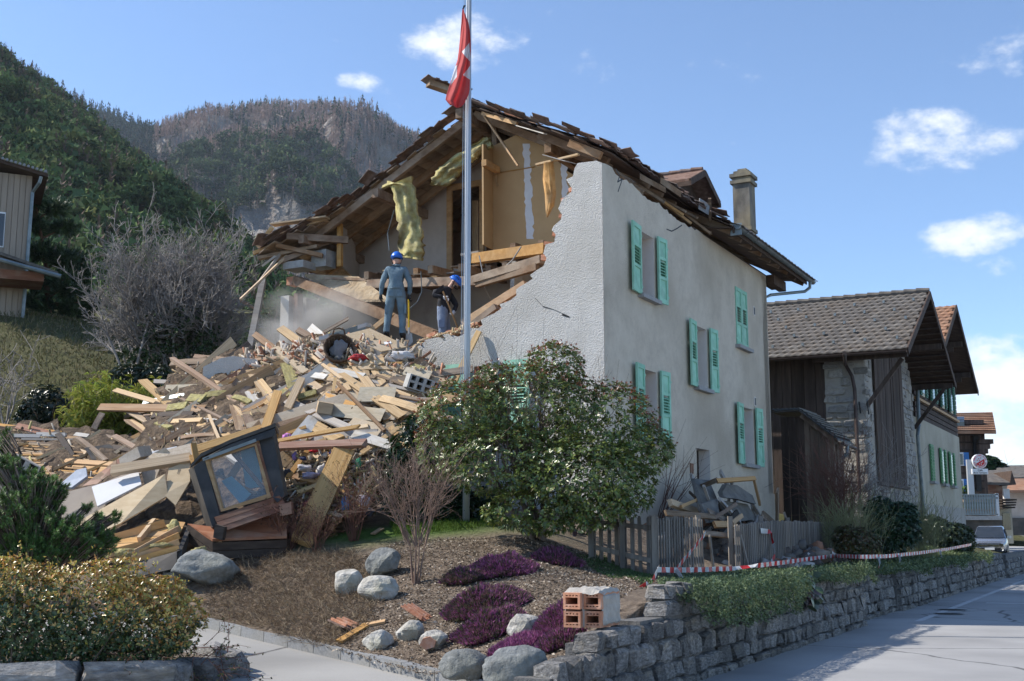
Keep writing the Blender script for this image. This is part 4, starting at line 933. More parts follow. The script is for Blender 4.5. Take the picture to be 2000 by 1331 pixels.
MB().obox(H(bS-.07, (wt0+wt1)/2, wz0-.06), U*((wt1-wt0)/2+.1), V*.09, Z*.05).build('sill_beam', mt['barnwood'], barn)
s = .25
while s < 4:                                         # boarded south bay
    w = .34+rr.uniform(-.08, .08); MB().obox(H(s+w/2, bT0+.1+rr.uniform(0, .02), 4.6), V*(w/2-.008), U*.025, Z*2.7).build('board', mt['barnwood'], barn); s += w
# purlins, struts and barge boards of the overhang
for t in (17.9, 20.2, 22.67, 25.1, 27.4):
    z = 9.85-abs(t-22.67)*.523-.28; MB().beam(H(-2.45, t, z), H(.5, t, z), .18, .2).build('purlin', mt['barnwood'], barn)
for t in (18.4, 27.2):
    MB().beam(H(-2.2, t, 7.0), H(-1.0, t, 5.5), .12, .13).build('strut', mt['barnwood'], barn)
for t in np.arange(18.0, 27.6, .3):                  # roof boarding seen from below
    z = 9.85-abs(t-22.67)*.523-.145; MB().beam(H(-2.5, t, z), H(-.6, t, z), .24, .03).build('roof_board', mt['barnwood'], barn)
for sg, te in ((1, 17.55), (-1, 27.8)): MB().beam(H(-2.52, te, 7.1), H(-2.52, 22.67, 9.8), .04, .24).build('barge_board', mt['soffit'], barn)
g = gutter(H(-2.5, 17.42, 7.12), H(9, 17.42, 7.14), .08, 'gutter', mt['copper'], barn)
MB().tube([on_s(1649, 690, -.98), on_t(1651, 712, 18.15), on_t(1664, 735, 18.1), on_t(1669, 760, 18.1), on_t(1680, 985, 18.15)], .055, 8).build('downpipe', mt['copper'], g)
for px, y0, y1 in ((1678, 785, 808), (1694, 785, 810)): MB().tube([on_t(px, y0, 18.15), on_t(px+3, y1, 18.15)], .025, 5).build('wall_anchor', mt['black'], barn)
MB().tube([H(4.3, 22.6, 9.9), H(4.3, 22.6, 10.45)], .1, 10).build('flue', mt['copper'], barn); MB().lathe(H(4.3, 22.6, 10.4), Z, [(.16, 0), (.18, .1), (.12, .22), (.18, .26), (.05, .34)], 12).build('flue_cowl', mt['zinc'], barn)
# ---- shed between
shed = thing('board_shed', 'weathered board lean-to shed between the house and the barn', 'shed', H(-.8, 13, 1.7))
sT = 12.3
s = .1; rr = random.Random(5)
while s > -1.2:
    w = .19+rr.uniform(-.04, .05); z1 = 4.72 if s > -.55 else 4.72-(-.55-s)*.83
    MB().obox(H(s-w/2, sT+rr.uniform(-.01, .02), (z1+1.5)/2), V*(w/2-.007), U*.02, Z*(z1-1.5)/2).build('board', mt['shedwood' if s < -.4 else 'barnwood'], shed); s -= w
t = sT+.05
while t < 13.5:
    w = .22+rr.uniform(-.04, .05); MB().obox(H(-1.24+rr.uniform(-.01, .01), t+w/2, 2.75), V*.02, U*(w/2-.007), Z*1.3).build('board', mt['shedwood'], shed); t += w
MB().prism([H(.3, sT-.25, 4.84), H(-.5, sT-.25, 4.84), H(-.5, 14, 4.84), H(.3, 14, 4.84)], Z*.05).build('roof_sheet', mt['anthr'], shed)
MB().prism([H(-.46, sT-.25, 4.86), H(-1.5, sT-.25, 4.0), H(-1.5, 14, 4.0), H(-.46, 14, 4.86)], Z*.05).build('roof_sheet', mt['anthr'], shed)
for k in range(15):
    s_ = .25-.12*k; z_ = 4.93 if s_ > -.5 else 4.93-(-.5-s_)*.83; MB().beam(H(s_, sT-.3, z_), H(s_, 14, z_), .05, .03).build('roof_rib', mt['anthr'], shed)
MB().beam(H(-.5, sT-.1, 4.74), H(-1.45, sT-.1, 3.95), .06, .12).build('rafter', mt['shedwood'], shed)
MB().tube([H(-1.55, sT+.1, 3.95), H(-1.55, 14, 3.9)], .05, 8).build('gutter', mt['copper'], shed); MB().tube([H(-1.55, sT+.6, 3.93), H(-1.56, sT+.55, 3.7), H(-1.4, sT+.55, 3.55)], .05, 8).build('gutter_elbow', mt['zinc'], shed)
# ---- neighbouring house: wooden top, rendered bottom
nb = thing('neighbour_house', 'beige rendered house with dark timber upper floor and green shutters', 'house', H(2, 34, 1.8))
nS = -1.0; nT0, nT1 = 27.9, 39.4; nzm = 6.0
MB().prism([H(nS, nT0, zb), H(nS, nT1, zb), H(nS, nT1, nzm), H(nS, nT0, nzm)], V*7).build('rendered_wall', mt['nbplaster'], nb)
MB().obox(H(nS-.03, (nT0+nT1)/2, 1.9), U*((nT1-nT0)/2+.03), V*.05, Z*.75).build('plinth', mt['barnmortar'], nb)
MB().prism([H(nS+.1, 27.1, nzm+.02), H(nS+.1, nT1-.1, nzm+.02), H(nS+.1, nT1-.1, 9.3), H(nS+.1, 35.7, 11.2), H(nS+.1, 30.5, 8.4), H(nS+.1, 27.1, 7.2)], V*6.8).build('timber_wall', mt['barnwood'], nb)
MB().prism([H(nS+.05, 27.05, zb), H(nS+.05, 27.9, zb), H(nS+.05, 27.9, nzm), H(nS+.05, 27.05, nzm)], V*6).build('timber_wall', mt['nbplaster'], nb)
for z in np.arange(nzm+.1, 9.0, .22): MB().obox(H(nS+.06, 33.6, z), U*5.8, V*.03, Z*.09).build('log', mt['barnwood'], nb)
MB().obox(H(nS+.02, 33.6, nzm+.75), U*5.85, V*.1, Z*.05).build('sill_band', mt['orange'], nb)
for i, tc_ in enumerate(np.linspace(29.4, 37.2, 4)):
    w_ = MB().obox(H(nS+.0, tc_, 7.7), U*.42, V*.05, Z*.75).build('window', mt['cream'], nb); MB().obox(H(nS-.06, tc_, 7.7), U*.3, V*.02, Z*.62).build('pane', mt['glass_dark'], w_)
    MB().tube([H(nS-.03, tc_-.36, 8.4), H(nS-.03, tc_-.2, 8.62), H(nS-.03, tc_, 8.7), H(nS-.03, tc_+.2, 8.62), H(nS-.03, tc_+.36, 8.4)], .07, 6).build('window_arch', mt['cream'], w_)
    for sg in (-1, 1):
        o = MB().obox(H(nS-.08, tc_+sg*.66, 7.7), U*.22, V*.025, Z*.75).build('shutter', mt['dgreen'], nb)
        for k in range(11): MB().obox(H(nS-.115, tc_+sg*.66, 7.05+k*.125), U*.17, V*.012, Z*.04).build('slat', mt['dgreen'], o)
for i, (tc_, single) in enumerate(((30.6, 1), (33.6, 0), (36.2, 0))):
    w_ = MB().obox(H(nS-.01, tc_, 4.35), U*.38, V*.03, Z*.72).build('window', mt['sill'], nb); MB().obox(H(nS-.05, tc_, 4.35), U*.3, V*.015, Z*.64).build('pane', mt['glass_dark'], w_)
    MB().obox(H(nS-.09, tc_, 3.55), U*.5, V*.12, Z*.05).build('sill', mt['sill'], w_)
    for sg in (-1, 1):
        c_ = tc_+sg*(.2 if single else .62); o = MB().obox(H(nS-.07, c_, 4.35), U*.2, V*.025, Z*.75).build('shutter', mt['mgreen'], nb)
        for k in range(11): MB().obox(H(nS-.105, c_, 3.7+k*.125), U*.15, V*.012, Z*.04).build('slat', mt['mgreen'], o)
gable_roof(nb, 29.7, 41.7, 8.4, 11.65, -1.7, 8, 'tile')
tile_field(nb, 29.6, 35.7, 8.36, 11.67, -1.75, 8, 'tile3', .4, .3)
for t in (31.5, 33.6, 35.7, 37.8, 40.0):
    z = 11.65-abs(t-35.7)*.54-.3; MB().beam(H(-1.6, t, z), H(.5, t, z), .2, .24).build('purlin', mt['barnwood'], nb); MB().beam(H(-1.2, t, z-.22), H(.2, t, z-.22), .2, .2).build('corbel', mt['barnwood'], nb)
for te in (29.65, 41.75): MB().beam(H(-1.72, te, 8.3), H(-1.72, 35.7, 11.6), .04, .26).build('barge_board', mt['soffit'], nb)
MB().tube([on_s(1791, 738, nS-.1), on_s(1795, 830, nS-.12), on_s(1792, 850, nS-.1), on_s(1806, 1020, nS-.1)], .07, 8).build('downpipe', mt['zinc'], nb)
# ---- blue-shuttered chalet, far houses, terrace
def fbox(px0, px1, py0, py1, Y, dp, mat, name, par, rot=0):
    a, b = at(px0, py1, Y), at(px1, py0, Y); return MB().box(((a.x+b.x)/2, Y+dp/2, (a.z+b.z)/2), b.x-a.x, dp, b.z-a.z, rot).build(name, mt[mat], par)
ch = thing('timber_chalet', 'dark timber chalet with blue shutters and an orange tiled roof', 'chalet', at(1890, 1050, 84))
fbox(1850, 1921, 820, 1060, 84, 8, 'barnwood', 'timber_wall', ch)
for k in range(14): fbox(1850, 1923, 848+k*15, 851+k*15, 83.9, .1, 'darkwood', 'log', ch)
a, b, c, d = at(1840, 847, 82.5), at(1946, 848, 82.5), at(1939, 811, 88), at(1840, 813, 88)
MB().prism([a, b, c, d], Z*.2).build('roof_slope', mt['tile3'], ch)
mb = MB()
for i in range(11):
    for j in range(26):
        q = lambda f, g: a.lerp(b, f).lerp(d.lerp(c, f), g)+Z*.24
        f0, f1, g0 = j/26, (j+.9)/26, i/11; mb.prism([q(f0, g0), q(f1, g0), q(f1, g0+.085)-Z*.06, q(f0, g0+.085)-Z*.06], Z*.05)
mb.build('roof_tiles', mt['tile3'], ch, kind='stuff')
MB().prism([at(1866, 836, 83.6)+Z*.1, at(1884, 836, 83.6)+Z*.1, at(1884, 826, 85)+Z*.1, at(1866, 826, 85)+Z*.1], Z*.35).build('roof_window', mt['glass_dark'], ch)
for k, (x0, x1, y) in enumerate(((1921, 1940, 858), (1921, 1934, 868), (1921, 1930, 877))): fbox(x0-8, x1, y, y+9, 83.2, 1, 'barnwood', 'corbel', ch)
fbox(1908, 1911, 850, 960, 83.7, .15, 'black', 'downpipe', ch)
for y0, y1 in ((884, 910), (936, 960)):
    o = fbox(1873, 1882, y0, y1, 83.6, .2, 'whitep', 'window', ch); fbox(1875, 1880, y0+3, y1-2, 83.5, .1, 'glass_dark', 'pane', o); fbox(1882, 1892, y0, y1, 83.6, .15, 'blue', 'shutter', ch)
    for k in range(6): fbox(1883.5, 1890.5, y0+2+k*4, y0+4+k*4, 83.55, .05, 'blue', 'slat', ch)
tr_ = thing('cafe_terrace', 'concrete café terrace with metal railing and timber planters', 'terrace', at(1915, 1030, 78))
fbox(1880, 1957, 1008, 1016, 77, 6, 'concrete', 'slab', tr_); fbox(1888, 1957, 1016, 1060, 77.4, 5, 'anthr', 'base_wall', tr_)
for y in (965, 972, 1004): fbox(1880, 1949, y, y+2.2, 77, .08, 'zinc', 'rail', tr_)
for k in range(13): fbox(1884+k*5, 1885.2+k*5, 966, 1005, 77.02, .06, 'zinc', 'baluster', tr_)
fbox(1947, 1950, 964, 1008, 77, .1, 'galv', 'post', tr_); fbox(1937, 1943, 973, 1007, 77.5, .3, 'orange', 'planter_post', tr_)
for y in (976, 994): fbox(1882, 1943, y, y+5, 77.7, .2, 'orange', 'planter_board', tr_)
fbox(1882, 1945, 998, 1008, 78.2, .3, 'sill', 'back_panel', tr_)
sg_ = thing('cafe_sign', 'round red and white beer sign with a café name plate on a pole', 'sign', at(1897, 965, 74))
fbox(1892.5, 1899.5, 898, 966, 74, .2, 'galv', 'pole', sg_); fbox(1897, 1901, 902, 906, 74, .15, 'galv', 'arm', sg_)
c = at(1914, 901.5, 73.8); k = 73.8/2330
o = MB().lathe(c+Vector((0, .25, 0)), (0, -1, 0), [(14.3*k, 0), (14.3*k, .25)], 36).build('disc', mt['whitep'], sg_)
mb = MB(); d0 = Vector((c.x, c.y-.012, c.z))
half = [d0+Vector((math.cos(a)*9*k, 0, math.sin(a)*9*k)) for a in np.linspace(rad(-150), rad(30), 20)]
mb.prism(half, (0, -.01, 0)); mb.build('red_half', mt['red'], o)
def star(c_, r, mat, par):
    pts = [c_+Vector((math.sin(i*math.pi/5)*r*(1 if i % 2 == 0 else .42), 0, math.cos(i*math.pi/5)*r*(1 if i % 2 == 0 else .42))) for i in range(10)]
    MB().prism(pts, (0, -.006, 0)).build('star', mt[mat], par)
for dx, dz, m_ in ((-2.5, 5.2, 'red'), (1.5, 6.5, 'red'), (-5.5, 2.2, 'red'), (-1.2, 2.0, 'red'), (2.2, -2.8, 'whitep'), (-1.5, -5.2, 'whitep'), (4.6, -1.4, 'whitep'), (1.8, -5.6, 'whitep')): star(d0+Vector((dx*k, -.016, dz*k)), 1.5*k, m_, o)
def text(body, c_, size, right, up, mat, par, name='lettering', th=.004, align='CENTER'):
    cu = bpy.data.curves.new(name, 'FONT'); cu.body = body; cu.size = size; cu.align_x = align; cu.align_y = 'CENTER'; cu.extrude = th
    to = bpy.data.objects.new(name, cu); COL.objects.link(to); bpy.context.view_layer.update()
    me = bpy.data.meshes.new_from_object(to.evaluated_get(bpy.context.evaluated_depsgraph_get())); bpy.data.objects.remove(to)
    me.materials.clear(); me.materials.append(mt[mat]); right = right.normalized(); n_ = right.cross(up).normalized(); up = n_.cross(right)
    ob = link(name, me, par, c_, Matrix((right, up, n_)).transposed().to_quaternion()); return ob
X_ = Vector((1, 0, 0))
for txt, a0, a1 in (('WALLISER BIER', 165, 15), ('BIÈRE VALAISANNE', 195, 345)):
    for i, chh in enumerate(txt):
        if chh == ' ': continue
        a = rad(a0+(a1-a0)*i/(len(txt)-1)); up_ = Vector((math.cos(a), 0, math.sin(a)))
        if a0 > 180: up_ = -up_
        rt = Vector((up_.z, 0, -up_.x)); text(chh, d0+Vector((math.cos(a)*11.5*k, -.004, math.sin(a)*11.5*k)), 4.2*k, rt, up_, 'red', o)
o = fbox(1899.5, 1929.5, 916, 926.5, 73.8, .2, 'whitep', 'name_plate', sg_)
text('Café', at(1914.5, 919, 73.78), 5.2*k, X_, Z, 'black', o); text('de la Terrasse', at(1914.5, 923.8, 73.78), 4.6*k, X_, Z, 'black', o)
h2 = thing('far_house', 'brown timber house with curved balcony behind the terrace', 'house', at(1950, 1060, 95))
fbox(1922, 1957, 945, 985, 95, 6, 'redbrown', 'timber_wall', h2); fbox(1940, 1975, 985, 1062, 95, 6, 'nbplaster', 'base_wall', h2)
MB().prism([at(1924, 947, 93), at(1972, 948, 93), at(1975, 922, 98), at(1924, 924, 98)], Z*.2).build('roof_slope', mt['tile2'], h2)
MB().prism([at(1972, 948, 93), at(1985, 947, 93.5), at(1976, 920, 93.2)], Vector((0, 4, 0))).build('gable', mt['soffit'], h2)
for k in range(4): fbox(1958, 1986-k, 975+k*5, 978+k*5, 93.5, 2, 'darkwood', 'balcony_board', h2)
for k in range(3): fbox(1961+k*4, 1963.5+k*4, 955, 974, 94.2, .2, 'whitep', 'curtain', h2)
for k in range(3): fbox(1960+k*5, 1963+k*5, 1003, 1035, 94.9, .2, 'glass_dark', 'window', h2)
h3 = thing('far_house', 'pale rendered house with a dark garage door at the right edge', 'house', at(1995, 1060, 110))
fbox(1968, 2060, 955, 1045, 112, 8, 'wallp', 'wall', h3); fbox(1975, 2060, 1012, 1046, 111.7, .3, 'anthr', 'garage_door', h3)
MB().prism([at(1966, 963, 110), at(2080, 963, 110), at(2080, 940, 116), at(1972, 940, 116)], Z*.25).build('roof_slope', mt['tile3'], h3)
h4 = thing('far_house', 'grey roofed building behind the pale house at the right edge', 'house', at(1990, 950, 125))
fbox(1945, 2080, 930, 1040, 126, 8, 'wallp', 'wall', h4); MB().prism([at(1943, 938, 123), at(2080, 936, 123), at(2080, 912, 130), at(1948, 914, 130)], Z*.25).build('roof_slope', mt['tile2'], h4)
# ---- building on the hill at the left
lb = thing('clad_building', 'beige board-clad building with corrugated roof on the grassy hill', 'building', at(46, 606, 46))
Yb = 46; k = Yb/2330
a = at(-160, 600, Yb); b = at(46, 606, Yb); bx = b.x; zt_ = at(40, 345, Yb).z; zg = b.z-.6
MB().box(((a.x+bx)/2, Yb+4, (zg+zt_)/2), bx-a.x, 8, zt_-zg).build('wall', mt['clad'], lb)
x = bx-.005
while x > a.x+.1: MB().box((x-.11, Yb-.02, (zg+zt_)/2), .2, .05, zt_-zg).build('board', mt['clad'], lb); x -= .222
MB().prism([(a.x, Yb-.6, zt_+.85), (bx+.55, Yb-.6, zt_-.12), (bx+.55, Yb+9, zt_-.12), (a.x, Yb+9, zt_+.85)], Z*.14).build('roof_deck', mt['soffit'], lb)
for i in range(30):
    f = i/30; p = Vector((a.x, 0, zt_+1.02)).lerp(Vector((bx+.6, 0, zt_+.05)), f); MB().tube([Vector((p.x, Yb-.7, p.z)), Vector((p.x, Yb+9, p.z))], .06, 6).build('roof_rib', mt['greymetal'], lb)
MB().tube([(bx+.3, Yb-.5, zt_-.1), (bx+.25, Yb-.45, zt_-.35), (bx+.03, Yb-.1, zt_-.7), (bx-.02, Yb-.1, zg)], .07, 8).build('downpipe', mt['zinc'], lb)
o = fbox(-30, 14, 420, 488, Yb-.06, .06, 'whitep', 'window', lb); fbox(-28, 11.5, 423, 485, Yb-.09, .05, 'glass_dark', 'pane', o)
MB().prism([at(-60, 497, Yb-2.2), at(58, 530, Yb-2.2), at(46, 520, Yb-.1), at(-60, 486, Yb-.1)], Z*.12).build('porch_roof', mt['tile2'], lb)
MB().tube([at(-60, 508, Yb-2.25), at(62, 533, Yb-2.25)], .09, 8).build('porch_gutter', mt['zinc'], lb); fbox(-60, 40, 528, 546, Yb-1.9, 1.8, 'redbrown', 'porch_beam', lb)
lb.rotation_euler = (0, 0, rad(25))
# ---- small house with a cream chimney behind the bare thicket
sh = thing('cottage', 'small cottage with tiled roof and cream chimney behind the bare thicket', 'cottage', at(470, 690, 48))
fbox(420, 520, 612, 700, 48, 5, 'nbplaster', 'wall', sh)
r_ = MB().prism([at(405, 620, 47), at(462, 587, 47), at(462, 587, 54), at(405, 620, 54)], Z*.15).build('roof_slope', mt['tile3'], sh); MB().prism([at(462, 587, 47), at(560, 640, 47), at(560, 640, 54), at(462, 587, 54)], Z*.15).build('roof_slope', mt['tile3'], sh)
o = fbox(418, 440, 552, 600, 49, .5, 'cream', 'chimney', r_)
for y0, x0 in ((546, 416), (541, 418), (537, 421)): fbox(x0, 858-x0, y0, y0+4.5, 48.95, .55, 'chimney', 'chimney_cap', r_)
# ---- parked car
def car():
    t_ = thing('parked_car', 'silver people carrier parked beyond the stone wall', 'car', at(1937, 1085, 68)); Yc = 68; k = Yc/2330
    sil = M('silver car paint', C3((.40, .42, .45), (.44, .46, .49)), 2, rough=.25, metal=.75, spec=.6); rub = mt['black']
    gl = M('windscreen glass', C3((.02, .025, .03), (.035, .04, .045)), 2, rough=.05, spec=.9)
    ch_ = M('chrome', C3((.7, .7, .7), (.75, .75, .75)), 2, rough=.15, metal=1); lamp_ = M('headlamp glass', C3((.6, .62, .65), (.75, .77, .8)), 9, rough=.1, spec=.8)
    base = at(1937, 1086, Yc); yaw = rad(-24)
    fx = Vector((math.sin(yaw), -math.cos(yaw), 0)); lx = Vector((math.cos(yaw), math.sin(yaw), 0))      # fx: car nose direction
    P = lambda l, w, z: base+fx*l+lx*w+Z*z
    # section rings along the length: (l, half width low, half width high, z low, z high)
    secs = [(-2.1, .75, .6, .35, 1.45), (-1.7, .86, .66, .22, 1.62), (-.6, .89, .70, .2, 1.68), (.35, .89, .68, .2, 1.60), (.62, .89, .78, .2, 1.30), (1.25, .88, .84, .2, .98), (1.75, .85, .80, .22, .86), (2.1, .72, .66, .28, .72)]
    mb = MB(); rings = []
    for l, wl, wh, z0, z1 in secs:
        zm = min(z1-.02, .92); r = [(-wl*.9, z0), (-wl, z0+.15), (-wl, zm*.85), (-wl*.97, zm), (-wh, z1-.05), (-wh*.85, z1), (wh*.85, z1), (wh, z1-.05), (wl*.97, zm), (wl, zm*.85), (wl, z0+.15), (wl*.9, z0)]
        rings.append([P(l, w, z) for w, z in r])
    for r in rings: mb.v += r
    n = 12
    for i in range(len(rings)-1):
        for j in range(n): mb.f.append((i*n+j, i*n+(j+1) % n, (i+1)*n+(j+1) % n, (i+1)*n+j)); mb.m.append(0)
    mb.f += [tuple(range(n)), tuple(range((len(rings)-1)*n, len(rings)*n))[::-1]]; mb.m += [0, 0]
    body = mb.build('body', sil, t_, smooth=True)
    ws = MB().prism([P(1.28, -.80, 1.0), P(1.28, .80, 1.0), P(.46, .64, 1.60), P(.46, -.64, 1.60)], (fx*.03+Z*.03)); ws.build('windscreen', gl, t_)
    for sg in (-1, 1):
        MB().prism([P(.85, sg*.885, .98), P(-1.6, sg*.885, 1.0), P(-1.5, sg*.74, 1.5), P(.15, sg*.745, 1.52)], lx*sg*.015).build('side_window', gl, t_)
        MB().obox(P(.75, sg*1.0, 1.05), lx*.11, fx*.05, Z*.08).build('mirror', sil, t_)
        MB().prism([P(1.98, sg*.50, .62), P(1.80, sg*.82, .66), P(1.62, sg*.85, .82), P(1.88, sg*.52, .78)], fx*.04).build('headlight', lamp_, t_)
        for l in (1.35, -1.35):
            w_ = MB().lathe(P(l, sg*.72, .32), lx*sg, [(.2, 0), (.32, .01), (.33, .1), (.32, .18), (.22, .185)], 20).build('wheel', rub, t_); MB().lathe(P(l, sg*.72, .32), lx*sg, [(.2, .17), (.19, .19), (.05, .2)], 12).build('rim', sil, w_)
    MB().prism([P(2.115, -.55, .60), P(2.115, .55, .60), P(2.08, .55, .70), P(2.08, -.55, .70)], fx*.01).build('grille', rub, t_)
    for z in (.60, .66):
        MB().tube([P(2.12, -.5, z), P(2.14, -.12, z+.0), P(2.15, 0, z+.08), P(2.14, .12, z), P(2.12, .5, z)], .014, 6).build('chevron', ch_, t_)
    MB().obox(P(2.10, 0, .42), lx*.55, fx*.03, Z*.05).build('air_intake', rub, t_); MB().obox(P(2.15, 0, .42), lx*.25, fx*.012, Z*.055).build('number_plate', mt['whitep'], t_)
    MB().tube([P(.4, -.5, 1.62), P(.42, -.5, 1.64)], .01, 4).build('wiper', rub, t_)
car()
# ================================================================ debris
PC = np.array([(640, 665, 24.0), (700, 650, 23.9), (560, 680, 24.6), (480, 695, 25.4), (400, 715, 25.4), (300, 800, 24.6), (860, 735, 22.4), (800, 690, 23.3), (450, 800, 23.0), (600, 800, 22.2), (750, 800, 21.6), (300, 870, 22.6), (450, 880, 21.2), (600, 900, 20.7), (720, 900, 20.4),
               (450, 1085, 18.5), (600, 1060, 19.0), (700, 1020, 19.4), (780, 950, 20.0), (20, 850, 25.0), (150, 850, 25.0), (250, 870, 24.0), (50, 950, 22.8), (200, 950, 22.0), (100, 1000, 21.0), (250, 1090, 18.9), (150, 1090, 19.2), (0, 1080, 19.5), (350, 1000, 19.8)], float)
_B = np.linalg.norm(PC[:, None, :2]-PC[None, :, :2], axis=2); _B = np.block([[_B, np.c_[np.ones(len(PC)), PC[:, :2]/100]], [np.r_[np.ones((1, len(PC))), PC[:, :2].T/100], np.zeros((3, 3))]])
_bw = np.linalg.solve(_B, np.r_[PC[:, 2], 0, 0, 0])
def pY(px, py):
    d = np.hypot(px-PC[:, 0], py-PC[:, 1]); return float(d@_bw[:-3]+_bw[-3]+_bw[-2]*px/100+_bw[-1]*py/100)
def pp(px, py, out=0.): return at(px, py, pY(px, py)-out)
def inside(px, py, poly):
    r = False; j = len(poly)-1
    for i in range(len(poly)):
        (xi, yi), (xj, yj) = poly[i], poly[j]
        if (yi > py) != (yj > py) and px < (xj-xi)*(py-yi)/(yj-yi)+xi: r = not r
        j = i
    return r
MAIN = [(290, 800), (345, 725), (420, 700), (520, 690), (640, 655), (720, 650), (800, 690), (868, 740), (850, 800), (800, 850), (760, 880), (560, 880), (545, 850), (380, 900), (300, 880), (295, 850)]
LOWER = [(545, 860), (760, 880), (740, 950), (700, 1000), (590, 1040), (560, 980)]
LEFT = [(0, 850), (60, 835), (200, 850), (290, 875), (330, 900), (250, 930), (150, 960), (0, 955)]
# heap of rubble below the boards
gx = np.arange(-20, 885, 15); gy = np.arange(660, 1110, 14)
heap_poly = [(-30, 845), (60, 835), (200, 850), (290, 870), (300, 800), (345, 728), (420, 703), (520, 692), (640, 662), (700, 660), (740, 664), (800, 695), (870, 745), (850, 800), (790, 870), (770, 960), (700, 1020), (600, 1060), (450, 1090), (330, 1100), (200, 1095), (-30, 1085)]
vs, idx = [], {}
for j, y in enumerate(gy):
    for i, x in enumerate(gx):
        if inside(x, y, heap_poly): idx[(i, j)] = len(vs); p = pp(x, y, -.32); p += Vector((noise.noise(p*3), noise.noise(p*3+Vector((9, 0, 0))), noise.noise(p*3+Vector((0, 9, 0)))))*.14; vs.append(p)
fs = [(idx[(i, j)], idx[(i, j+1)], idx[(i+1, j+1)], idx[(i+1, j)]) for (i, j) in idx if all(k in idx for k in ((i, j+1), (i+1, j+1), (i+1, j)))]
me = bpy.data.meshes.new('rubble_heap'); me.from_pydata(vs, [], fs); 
mt['heap'] = M('dark rubble', C3((.045, .033, .024), (.11, .078, .052), (.22, .16, .105)), 6, detail=8, bump=1, bscale=9, bdist=.1, rough=1)  # base tone darkened to paint in the shade between the boards
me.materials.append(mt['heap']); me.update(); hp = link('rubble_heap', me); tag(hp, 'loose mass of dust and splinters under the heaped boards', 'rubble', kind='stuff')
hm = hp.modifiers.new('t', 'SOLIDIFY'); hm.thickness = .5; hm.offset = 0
# plank meshes: unit length x, width y, thickness z, torn ends
def plank_mesh(seed, mat, torn=.5, bow=0.):
    rr_ = random.Random(seed); n = 4; mb = MB(); xs = [-.5, -.2, .2, .5]
    for i, x in enumerate(xs):
        for y, z in ((-.5, -.5), (.5, -.5), (.5, .5), (-.5, .5)):
            dx = (rr_.uniform(-.05, .05)*torn if i in (0, 3) else 0); bz = bow*(1-(2*x)**2)
            mb.v.append(Vector((x+dx, y*(1+rr_.uniform(-.05, .02)), z+bz)))
    for i in range(3):
        for k in range(4): mb.f.append((i*4+k, i*4+(k+1) % 4, i*4+4+(k+1) % 4, i*4+4+k)); mb.m.append(0)
    mb.f += [(3, 2, 1, 0), (12, 13, 14, 15)]; mb.m += [0, 0]
    me, c = mb.mesh('plank', mt[mat], c=Vector((0, 0, 0))); return me
PM = {m_: [plank_mesh(i*7+hash(m_) % 5 if 0 else i*7+len(m_), m_, .6 if i else .1, .3*(i == 2)) for i in range(4)] for m_ in ('tan', 'orange', 'brown', 'redbrown', 'darkwood', 'greywood', 'white', 'old', 'orange2', 'chip', 'fibre', 'insul', 'rafter', 'greymetal', 'zinc', 'concrete', 'blue')}
KINDN = {'tan': 'pale pine plank', 'orange': 'orange varnished plank', 'brown': 'brown board', 'redbrown': 'red-brown board', 'darkwood': 'near-black board', 'greywood': 'grey weathered board', 'white': 'whitish painted board', 'old': 'old dark timber', 'chip': 'chipboard strip', 'fibre': 'dusty fibre panel', 'insul': 'yellow glass wool piece', 'rafter': 'brown timber', 'greymetal': 'grey sheet strip', 'zinc': 'pale metal strip', 'concrete': 'concrete piece'}
def plank(pa, pb, w, th, mat, label, group=None, name='plank', face=None, cat='plank', v=None):
    d = pb-pa; L_ = d.length; d.normalize(); face = face or (-(pa+pb)/2+CAM*1.0+Z*14).normalized()
    q = frame_quat(d, (face-d*face.dot(d)).normalized()); me = PM[mat][R.randrange(4) if v is None else v]
    o = link(name, me, None, (pa+pb)/2, q, (L_, w, th)); return tag(o, label, cat, group)
def z6(X, Y): return 280+X/3.3333, 620+Y/3.3333
def zl(X, Y): return X/2.857, 600+Y/2.857
def pk(a, b, wpx, mat, label, out=.15, th=.05, zf=None, name='plank', cat='plank', sc=1., dout=0, group='boards of the debris pile', v=None, face=None):
    if zf: a, b = zf(*a), zf(*b)
    pa, pb = pp(*a, out), pp(*b, out+dout); w = wpx*sc*(pa.y+pb.y)/2/2330
    return plank(pa, pb, w, th, mat, label, group, name, cat=cat, v=v, face=face)
S6 = 1/3.3333; SL_ = 1/2.857
